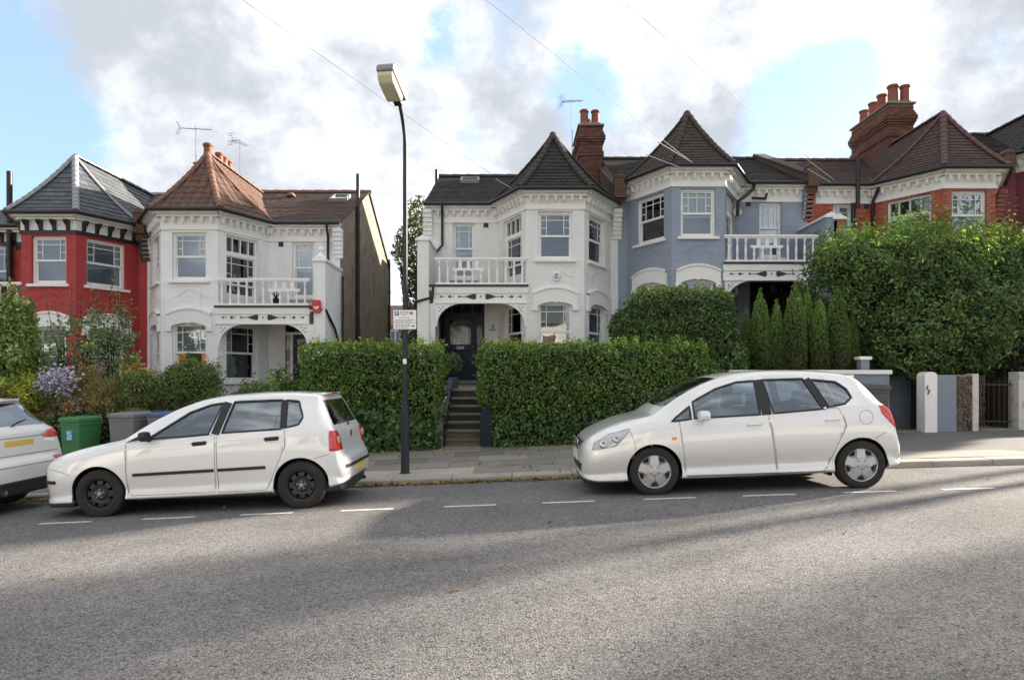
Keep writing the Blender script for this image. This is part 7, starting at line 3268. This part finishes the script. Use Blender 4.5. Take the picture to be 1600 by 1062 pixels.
PRIVET = [(.060, .105, .022, 5), (.085, .14, .028, 3), (.036, .07, .016, 4), (.13, .18, .04, 1.2), (.05, .085, .03, 2)]
PRIVET_TOP = [(.13, .19, .04, 4), (.10, .155, .035, 4), (.18, .22, .06, 2)]  # paler leaf colours for hedge tops: sun from above put into the tint
IVY = [(.035, .075, .022, 4), (.055, .10, .03, 3), (.022, .05, .016, 3), (.08, .125, .04, 1.5)]
LAUREL = [(.038, .072, .022, 5), (.055, .095, .028, 4), (.024, .048, .016, 4), (.085, .12, .04, 1.2), (.07, .06, .03, .5)]


def plant(name, label, cat, loc, group=None):
    return empty(name, loc, label, cat, group)


def sprays(f, lo, hi, nc, per, rad, seed, lump, freq, depth):
    """leafy sprays: clumps of leaves pushed out of the surface, each clump with its own tint"""
    r = np.random.default_rng(seed)
    C = sample_shell(f, lo, hi, nc, depth, lump, freq, seed, spread=.02)
    N_ = grad(f, C)
    i = np.repeat(np.arange(len(C)), per)
    d = r.normal(size=(len(i), 3))
    out = np.abs(r.normal(size=(len(i), 1)))
    P = C[i] + d * rad * .55 + N_[i] * out * rad * .8 + np.array([0, 0, 1.0]) * out * rad * .25
    Nn = N_[i] * .7 + d * .35 + np.array([0, 0, .45])
    mul = np.exp(r.normal(size=(len(C), 1)) * .30) * (1 + .10 * r.normal(size=(len(C), 3)))
    return P, Nn, mul[i]


def hedge(name, label, f, lo, hi, n, size, cols, seed, depth=.16, top=None, topz=None, lump=.05, lower=None, cat='hedge', freq=2.2, inset=.12, spray=None, **kw):
    c = ((lo[0] + hi[0]) / 2, (lo[1] + hi[1]) / 2, lo[2])
    t = plant(name, label, cat, c)
    P = sample_shell(f, lo, hi, n, depth, lump, freq, seed)
    N_ = grad(f, P)
    if lower:
        zl, cols2, size2, frac = lower
        wob = .25 * lumps(P, 3.0, seed + 5)
        low = P[:, 2] < zl + wob
        sel = low & (np.random.default_rng(seed).random(len(P)) < frac)
        foliage('ivy', t, P[sel] + N_[sel] * .03, N_[sel], size2, cols2, seed=seed + 2, tilt=.55, aspect=.9, droop=.7)
        P, N_ = P[~low], N_[~low]
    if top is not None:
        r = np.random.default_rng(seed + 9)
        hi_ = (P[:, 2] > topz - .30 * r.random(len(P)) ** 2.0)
        foliage('sunlit_tint_leaves', t, P[hi_], N_[hi_], size, top, seed=seed + 3, up=.3, **kw)  # top leaves coloured paler, painting in the light on the hedge top
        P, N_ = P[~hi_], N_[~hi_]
    foliage('foliage', t, P, N_, size, cols, seed=seed + 1, **kw)
    if spray:
        P, N_, mul = sprays(f, lo, hi, *spray, seed + 20, lump, freq, depth)
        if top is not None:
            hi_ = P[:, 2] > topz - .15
            foliage('sunlit_tint_sprays', t, P[hi_], N_[hi_], size, top, seed=seed + 23, mul=mul[hi_], **kw)  # clumps near the top take the same painted-in light
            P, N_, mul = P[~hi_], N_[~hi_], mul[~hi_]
        foliage('sprays', t, P, N_, size, cols, seed=seed + 22, mul=mul, **kw)
    core_mesh('branches', f, lo, hi, t, inset=inset)
    return t


# clipped hedge left of the steps
f = lambda P: sdf_box(P, (-2.82, 14.15, 1.02), (1.38, .52, 1.15), .16)
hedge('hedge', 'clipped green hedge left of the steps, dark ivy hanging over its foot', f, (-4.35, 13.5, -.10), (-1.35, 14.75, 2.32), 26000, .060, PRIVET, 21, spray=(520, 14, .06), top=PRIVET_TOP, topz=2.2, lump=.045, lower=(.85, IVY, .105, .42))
# clipped hedge right of the steps
f = lambda P: union(sdf_box(P, (1.62, 14.15, 1.56), (2.28, .55, .64), .16), sdf_box(P, (1.76, 14.15, .7), (2.14, .52, .75), .16), sdf_box(P, (3.4, 14.25, 1.0), (.8, .5, .95), .3))
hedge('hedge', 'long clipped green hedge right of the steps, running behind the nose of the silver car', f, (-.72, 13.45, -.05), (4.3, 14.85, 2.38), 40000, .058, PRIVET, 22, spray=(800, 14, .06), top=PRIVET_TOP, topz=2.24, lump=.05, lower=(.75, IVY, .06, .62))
# big rounded evergreen
f = lambda P: union(sdf_box(P, (3.62, 14.85, 2.36), (1.08, .72, 1.02), .42), sdf_ell(P, (2.68, 14.9, 2.42), (.55, .6, .62)), sdf_ell(P, (4.55, 14.75, 1.9), (.42, .55, .6)))
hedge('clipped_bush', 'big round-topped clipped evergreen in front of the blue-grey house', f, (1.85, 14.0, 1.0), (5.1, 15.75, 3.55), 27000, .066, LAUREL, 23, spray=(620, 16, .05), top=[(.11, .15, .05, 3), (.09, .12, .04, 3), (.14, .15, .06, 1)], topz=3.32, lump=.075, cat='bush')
# tall loose hedge on the right
f = lambda P: union(sdf_ell(P, (9.1, 15.6, 3.25), (1.75, 1.15, 1.52)), sdf_ell(P, (9.15, 15.1, 2.45), (1.40, .95, .95)), sdf_ell(P, (11.0, 16.0, 3.60), (1.9, 1.2, 1.15)), sdf_ell(P, (7.85, 15.7, 4.0), (1.0, .9, .92)), sdf_ell(P, (9.85, 15.1, 2.9), (.85, .9, 1.05)), sdf_ell(P, (13.2, 16.2, 3.55), (1.8, 1.3, 1.1)))
LOOSE = [(.050, .090, .028, 5), (.070, .115, .032, 4), (.04, .068, .024, 4), (.12, .155, .04, 1.5), (.10, .075, .04, .5)]
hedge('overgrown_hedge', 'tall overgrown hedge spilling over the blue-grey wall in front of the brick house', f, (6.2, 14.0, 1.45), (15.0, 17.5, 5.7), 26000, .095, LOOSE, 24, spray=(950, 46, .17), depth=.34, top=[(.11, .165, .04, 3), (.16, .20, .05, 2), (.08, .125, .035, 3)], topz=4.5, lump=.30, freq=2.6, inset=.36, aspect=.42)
# dark shrub in the gateway behind
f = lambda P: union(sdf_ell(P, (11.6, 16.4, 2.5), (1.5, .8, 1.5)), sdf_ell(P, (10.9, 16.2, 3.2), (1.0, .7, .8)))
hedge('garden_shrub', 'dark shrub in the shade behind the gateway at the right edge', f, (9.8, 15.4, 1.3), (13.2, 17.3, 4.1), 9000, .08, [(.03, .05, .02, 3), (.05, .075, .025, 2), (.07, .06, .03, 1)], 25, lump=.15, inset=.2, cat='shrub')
# long wild shoots on top of the tall hedge
def shoots(parent, spots, cols, seed, l0=.35, l1=.7, size=.07, n=26, m=None):
    r = random.Random(seed)
    tb = MB()
    Ps, Ns = [], []
    for (x, y, z) in spots:
        h = r.uniform(l0, l1)
        lean = (r.uniform(-.25, .25), r.uniform(-.2, .1))
        pts = [(x + lean[0] * h * (u ** 1.5), y + lean[1] * h * u ** 1.5, z + h * u) for u in (0, .35, .7, 1)]
        tb.tube(pts, [.007, .006, .004, .002], 4)
        for k in range(n):
            u = r.uniform(.12, 1)
            Ps.append((x + lean[0] * h * u ** 1.5 + r.uniform(-.05, .05), y + lean[1] * h * u ** 1.5 + r.uniform(-.05, .05), z + h * u))
            Ns.append((r.uniform(-1, 1), r.uniform(-1, 1), .6))
    tb.build('shoots', m or M_twig, parent, kind='stuff')
    foliage('shoot_leaves', parent, np.array(Ps), np.array(Ns), size, cols, seed=seed, tilt=.4, aspect=.4)


th = [o for o in SC.objects if o.name.startswith('overgrown_hedge')][0]
rs = random.Random(12)
shoots(th, [(rs.uniform(7.8, 12.6), rs.uniform(15.0, 16.0), rs.uniform(4.25, 4.55)) for _ in range(22)], [(.26, .29, .07, 3), (.18, .22, .06, 2)], 31, .3, .75)

# row of pointed conifers
CON = [((1166, 480), 15.2, .155, 1), ((1188, 455), 14.95, .195, 0), ((1213, 473), 14.95, .175, 0), ((1242, 444), 14.85, .24, 0), ((1262, 455), 15.3, .15, 0), ((1281, 473), 14.85, .20, 0), ((1308, 443), 14.9, .235, 0), ((1332, 490), 15.1, .14, 1)]
CL = ['slim brownish conifer, first from the left in the row behind the coping', 'pointed conifer second from the left in the row behind the coping', 'blunt lower conifer third from the left in the row behind the coping', 'tallest broad conifer in the middle of the row behind the coping',
      'thin conifer half hidden behind the tallest one of the row', 'shorter conifer right of the middle of the row behind the coping', 'tall pointed conifer near the right end of the row behind the coping', 'slim low conifer at the right end of the row, beside the white-capped pillar']
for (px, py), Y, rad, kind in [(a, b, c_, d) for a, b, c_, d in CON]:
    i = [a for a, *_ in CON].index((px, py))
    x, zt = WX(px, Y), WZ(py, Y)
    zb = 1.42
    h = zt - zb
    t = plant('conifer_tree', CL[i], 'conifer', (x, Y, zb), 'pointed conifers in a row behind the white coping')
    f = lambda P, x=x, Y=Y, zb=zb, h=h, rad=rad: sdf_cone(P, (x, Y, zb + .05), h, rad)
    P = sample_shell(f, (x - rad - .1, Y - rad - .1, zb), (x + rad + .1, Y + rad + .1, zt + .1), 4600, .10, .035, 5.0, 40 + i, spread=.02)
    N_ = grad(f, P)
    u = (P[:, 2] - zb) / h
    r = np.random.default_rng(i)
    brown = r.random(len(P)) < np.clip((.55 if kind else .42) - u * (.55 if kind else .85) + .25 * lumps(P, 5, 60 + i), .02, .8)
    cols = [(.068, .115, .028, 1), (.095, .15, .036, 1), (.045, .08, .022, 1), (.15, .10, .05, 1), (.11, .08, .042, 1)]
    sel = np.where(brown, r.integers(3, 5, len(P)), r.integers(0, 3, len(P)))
    foliage('foliage', t, P, N_ * .5 + np.array([0, 0, .2]), .052, cols, seed=50 + i, tilt=.6, aspect=.34, droop=-1.8, colsel=sel, mul=(.55 + 1.25 * np.clip(u, 0, 1) ** 1.3 + .25 * np.clip(lumps(P, 7, 90 + i), -1, 1))[:, None] * .85)  # tips tinted lighter, feet darker: light from above painted into the leaves
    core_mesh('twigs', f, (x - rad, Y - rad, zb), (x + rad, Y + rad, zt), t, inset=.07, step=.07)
    mb = MB()
    mb.tube([(x, Y, zb - .1), (x, Y, zb + h * .3), (x, Y, zt - .15)], [.035, .028, .008], 7)
    mb.build('trunk', M_bark, t)


# shrubs of the left-hand gardens
def shrub(label, ells, n, size, cols, seed, lump=.12, depth=.3, name='garden_shrub', inset=.2, cat='shrub', core=True, nspray=None, **kw):
    f = lambda P: union(*[sdf_ell(P, c, r) for c, r in ells])
    lo = np.min([np.array(c) - np.array(r) for c, r in ells], axis=0) - .15
    hi = np.max([np.array(c) + np.array(r) for c, r in ells], axis=0) + .15
    t = plant(name, label, cat, (float((lo[0] + hi[0]) / 2), float((lo[1] + hi[1]) / 2), float(lo[2])))
    P = sample_shell(f, lo, hi, n, depth, lump, 3.0, seed, spread=.10)
    foliage('foliage', t, P, grad(f, P), size, cols, seed=seed, **kw)
    ns = nspray or max(6, int(n / 70))
    P, N_, mul = sprays(f, lo, hi, ns, 26, .10, seed + 20, lump, 3.0, depth)
    foliage('sprays', t, P, N_, size, cols, seed=seed + 1, mul=mul, **kw)
    if core:
        core_mesh('branches', f, lo, hi, t, inset=inset, step=.12)
    # stems
    rr = random.Random(seed)
    mb = MB()
    for c, r in ells:
        for k in range(4):
            mb.tube([(c[0] + rr.uniform(-.1, .1), c[1] + .05, lo[2] - .25), (c[0] + rr.uniform(-.3, .3) * r[0], c[1], c[2] - r[2] * .3), (c[0] + rr.uniform(-.8, .8) * r[0], c[1] + rr.uniform(-.5, .5) * r[1], c[2] + r[2] * rr.uniform(.2, .8))], [.02, .014, .004], 5)
    mb.build('stems', M_twig, t)
    return t


def E(px, py, Y, rx, rz, ry=None):
    k = Y / 1080
    return ((WX(px, Y), Y, WZ(py, Y)), (rx * k, ry or max(rx, rz) * k * .8, rz * k))


OLIVE = [(.10, .13, .035, 3), (.07, .10, .03, 3), (.15, .16, .05, 1), (.05, .07, .022, 2)]
YEL = [(.20, .22, .035, 4), (.26, .26, .05, 2), (.12, .15, .03, 2)]
ROSE = [(.08, .12, .055, 4), (.11, .15, .065, 3), (.055, .085, .04, 3), (.14, .10, .06, .8)]
shrub('rounded dark olive shrub in front of the white bay window', [E(300, 605, 14.9, 44, 38), E(262, 618, 14.7, 36, 30), E(325, 625, 14.8, 26, 26)], 9000, .062, OLIVE, 71, aspect=.4)
shrub('low spreading olive shrub between the bins and the white house', [E(215, 622, 14.6, 42, 32), E(180, 632, 14.4, 30, 22)], 7000, .062, OLIVE, 72, aspect=.4)
shrub('yellow-green rounded shrub at the left, below the pink and red wall', [E(48, 615, 14.5, 44, 30), E(20, 625, 14.4, 34, 26)], 7000, .060, YEL, 73, aspect=.5)
lt = shrub('tall pale green leafy shrub cut off by the left edge', [E(5, 520, 14.7, 34, 62), E(-12, 570, 14.5, 50, 60), E(18, 560, 14.7, 30, 46), E(30, 560, 14.9, 16, 26)], 6000, .095, [(.13, .17, .05, 3), (.09, .13, .04, 3), (.19, .22, .08, 2)], 74, lump=.22, depth=.35, aspect=.6, core=False)
shoots(lt, [(WX(px, 14.9), 14.9, WZ(py, 14.9)) for px, py in ((22, 520), (32, 515), (40, 520), (16, 500), (28, 500), (46, 525))], [(.13, .17, .05, 3), (.17, .20, .08, 1)], 75, .5, .95, .10, 22)
rose = shrub('straggling rose bush in front of the red house windows', [E(110, 560, 15.0, 40, 34), E(165, 555, 15.0, 38, 42), E(135, 530, 15.1, 44, 26), E(175, 520, 15.1, 26, 28), E(95, 535, 15.1, 22, 18)], 1900, .075, ROSE, 76, nspray=60, lump=.30, depth=.35, aspect=.55, core=False)
shoots(rose, [(WX(px, 15.1), 15.1, WZ(py, 15.1)) for px, py in ((80, 520), (95, 510), (110, 505), (125, 500), (140, 505), (152, 500), (165, 498), (178, 500), (190, 510), (200, 530), (205, 560), (150, 490), (170, 480), (185, 492))], [(.09, .12, .05, 2), (.16, .11, .07, 1), (.08, .11, .04, 2)], 77, .4, .95, .075, 16)
aster = shrub('mauve aster in flower in front of the red house', [E(95, 612, 14.45, 34, 26), E(112, 630, 14.4, 26, 20)], 2500, .05, ROSE, 78, lump=.15, depth=.3, aspect=.3, name='flowering_shrub', cat='flowers')
r = np.random.default_rng(5)
P = []
for px, py, w_, h_, n in ((94, 586, 26, 14, 230), (76, 604, 20, 10, 150), (105, 610, 22, 14, 110), (64, 598, 10, 8, 40), (128, 640, 14, 8, 30)):
    for _ in range(n):
        Y = 13.98 + r.random() * .22
        P.append((WX(px + r.normal() * w_ * .5, Y), Y, WZ(py + r.normal() * h_ * .6, Y)))
P = np.array(P)
foliage('flower_heads', aster, P, np.tile([0, -.7, .6], (len(P), 1)), .055, [(.50, .44, .66, 4), (.62, .58, .74, 3), (.40, .33, .58, 2)], seed=6, mul=np.full((len(P), 1), .48), patch=.1, tilt=.4, aspect=1.0, fold=.05)
shrub('dry brown perennial clump above the garden wall', [E(165, 622, 14.35, 44, 22), E(140, 600, 14.5, 20, 26)], 4200, .085, [(.24, .17, .09, 3), (.17, .13, .07, 3), (.12, .13, .05, 2), (.30, .23, .13, 1)], 79, lump=.3, depth=.3, aspect=.14, name='dry_perennial', cat='plant', core=False, droop=-1.2)
f = lambda P: sdf_box(P, (-8.0, 14.02, .42), (3.9, .22, .42), .12)
hedge('ivy_bank', 'mat of ivy and dry stems trailing over the dark garden wall behind the bins', f, (-12.0, 13.7, -.05), (-4.2, 14.4, .95), 13000, .075, [(.05, .08, .028, 3), (.08, .11, .04, 2), (.14, .11, .06, 2), (.03, .045, .02, 3)], 80, lump=.16, freq=3, cat='ivy', inset=.13, aspect=.7)
shrub('low leafy shrub at the foot of the white porch beside the hedge', [E(425, 612, 14.6, 32, 14), E(460, 620, 14.3, 26, 22), E(395, 616, 14.7, 20, 10)], 4200, .075, [(.075, .11, .035, 3), (.11, .14, .05, 2), (.05, .075, .025, 2)], 81, aspect=.55, core=False)
lp = shrub('young leafy sapling in front of the white porch wall', [E(432, 590, 15.2, 5, 6)], 40, .09, [(.12, .16, .05, 1)], 82, core=False, name='young_plant', cat='plant')
shoots(lp, [(WX(px, 15.2), 15.2, WZ(py, 15.2)) for px, py in ((420, 605), (437, 608), (434, 608))], [(.12, .16, .05, 2), (.09, .13, .04, 1)], 83, .30, .5, .10, 18)
sp = shrub('yellow-green sapling between the red house and the white house', [E(210, 590, 15.2, 16, 14)], 160, .11, [(.26, .24, .06, 2), (.18, .19, .05, 1)], 84, core=False, name='young_plant', cat='plant')
shoots(sp, [(WX(px, 15.2), 15.2, WZ(py, 15.2)) for px, py in ((205, 600), (215, 598), (222, 604))], [(.26, .25, .07, 2)], 85, .3, .55, .11, 16)
dp = shrub('small feathery plant beside the navy door', [E(706, 566, 18.0, 9, 12)], 260, .12, [(.09, .13, .05, 1), (.06, .09, .035, 1)], 86, core=False, name='young_plant', cat='plant', aspect=.2, lump=.1)

# tall weeping tree behind the pale grey house
def tree(label, x, y, z0, h, crown, n, size, cols, seed, name='garden_tree', aspect=.35, droop=1.2, lump=.5, depth=.9):
    t = plant(name, label, 'tree', (x, y, z0))
    rr = random.Random(seed)
    mb = MB()
    mb.tube([(x, y, z0 - .3), (x + .05, y, z0 + h * .3), (x - .05, y, z0 + h * .6), (x, y, z0 + h * .92)], [.20, .15, .10, .03], 9)
    for c, r_ in crown:
        z = z0 + h * rr.uniform(.3, .6)
        mb.tube([(x, y, z), ((x + c[0]) / 2 + rr.uniform(-.2, .2), (y + c[1]) / 2, (z + c[2]) / 2 + .2), c], [.07, .045, .015], 6)
    mb.build('trunk', M_bark, t, smooth=True)
    f = lambda P: union(*[sdf_ell(P, c, r_) for c, r_ in crown])
    lo = np.min([np.array(c) - np.array(r_) for c, r_ in crown], axis=0) - .3
    hi = np.max([np.array(c) + np.array(r_) for c, r_ in crown], axis=0) + .3
    P = sample_shell(f, lo, hi, n, depth, lump, 1.6, seed, spread=.25)
    foliage('crown', t, P, grad(f, P), size, cols, seed=seed, aspect=aspect, droop=droop)
    return t


k = 30 / 1080
WEEP = [(.04, .055, .022, 3), (.065, .08, .035, 3), (.028, .04, .018, 3)]
tree('dark drooping tree behind the left side of the pale grey house', WX(655, 30), 30.0, .5, 8.2, [((WX(652, 30), 30, WZ(385, 30)), (.75, .9, 1.2)), ((WX(650, 30), 30, WZ(440, 30)), (.70, .9, 1.4)), ((WX(658, 30), 30, WZ(345, 30)), (.42, .6, .8)), ((WX(654, 30), 30, WZ(500, 30)), (.55, .8, 1.1)), ((-3.2, 30.5, 6.0), (1.2, 1.0, 2.4))], 5200, .22, WEEP, 91)

# fallen leaves: along the gutter and scattered on the road and pavement
r = np.random.default_rng(44)
Ps, Ns = [], []
for _ in range(2600):
    x = r.uniform(-7.5, 5.5)
    dens = .25 + .75 * (1 if -2.8 < x < 2.0 else .35)
    if r.random() > dens:
        continue
    y = YK - abs(r.normal()) * .07 - .012
    Ps.append((x, y, road_z(x, y) + .012 + .02 * r.random()))
for _ in range(26):
    x, y = r.uniform(-7, 8), r.uniform(4.0, 10.2)
    Ps.append((x, y, road_z(x, y) + .010))
for _ in range(160):
    x = r.uniform(-4.5, 5)
    y = r.uniform(10.4, 13.7)
    Ps.append((x, y, pave_z(x, y) + .012))
for _ in range(260):
    x = r.uniform(-4.5, 4)
    y = 13.6 - abs(r.normal()) * .08
    Ps.append((x, y, pave_z(x, y) + .012))
Ps = np.array(Ps)
V, T, C = leaf_mesh(Ps, np.tile([0, 0, 1.0], (len(Ps), 1)), .055, [(.20, .15, .05, 3), (.15, .105, .045, 3), (.09, .06, .03, 3), (.22, .19, .08, 1), (.09, .10, .035, 1)], seed=45, patch=.1, tilt=.35, aspect=.7)
tag(link('fallen_leaves', np_mesh('fallen_leaves', V, T, C, M_leaf)), kind='stuff')

# street trees further up the hill on the right: they throw the dappled shade that lies across the road
ST = [(.075, .11, .03, 3), (.10, .14, .04, 2), (.05, .08, .025, 2)]
def street_tree(label, x, y, h, n, seed, blobs):
    z = pave_z(x, 13.0)
    tree(label, x, y, z, h, [((x + a, y + b, z + c_), (r_, r_, r_ * .8)) for a, b, c_, r_ in blobs], n, .17, ST, seed, name='street_tree', aspect=.6, droop=.4, lump=.45, depth=.8)


street_tree('spreading street tree on the pavement up the hill, beyond the right edge', 14.6, 12.7, 7.0, 1100, 101, [(0, 0, 5.6, 1.1), (-.9, .5, 4.9, .9), (.9, -.6, 6.3, .9), (.4, .7, 7.0, .7)])
street_tree('second street tree further up the hill, beyond the right edge', 21.0, 13.0, 7.5, 1000, 102, [(0, 0, 6.0, 1.1), (-.8, -.5, 5.2, .8), (.9, .5, 6.9, .9)])
street_tree('tall street tree in a front garden up the hill, beyond the right edge', 19.2, 15.8, 10.2, 1500, 103, [(0, 0, 8.0, 1.2), (-.9, .3, 7.2, .9), (.8, -.5, 8.9, 1.0), (.2, .4, 9.7, .8)])
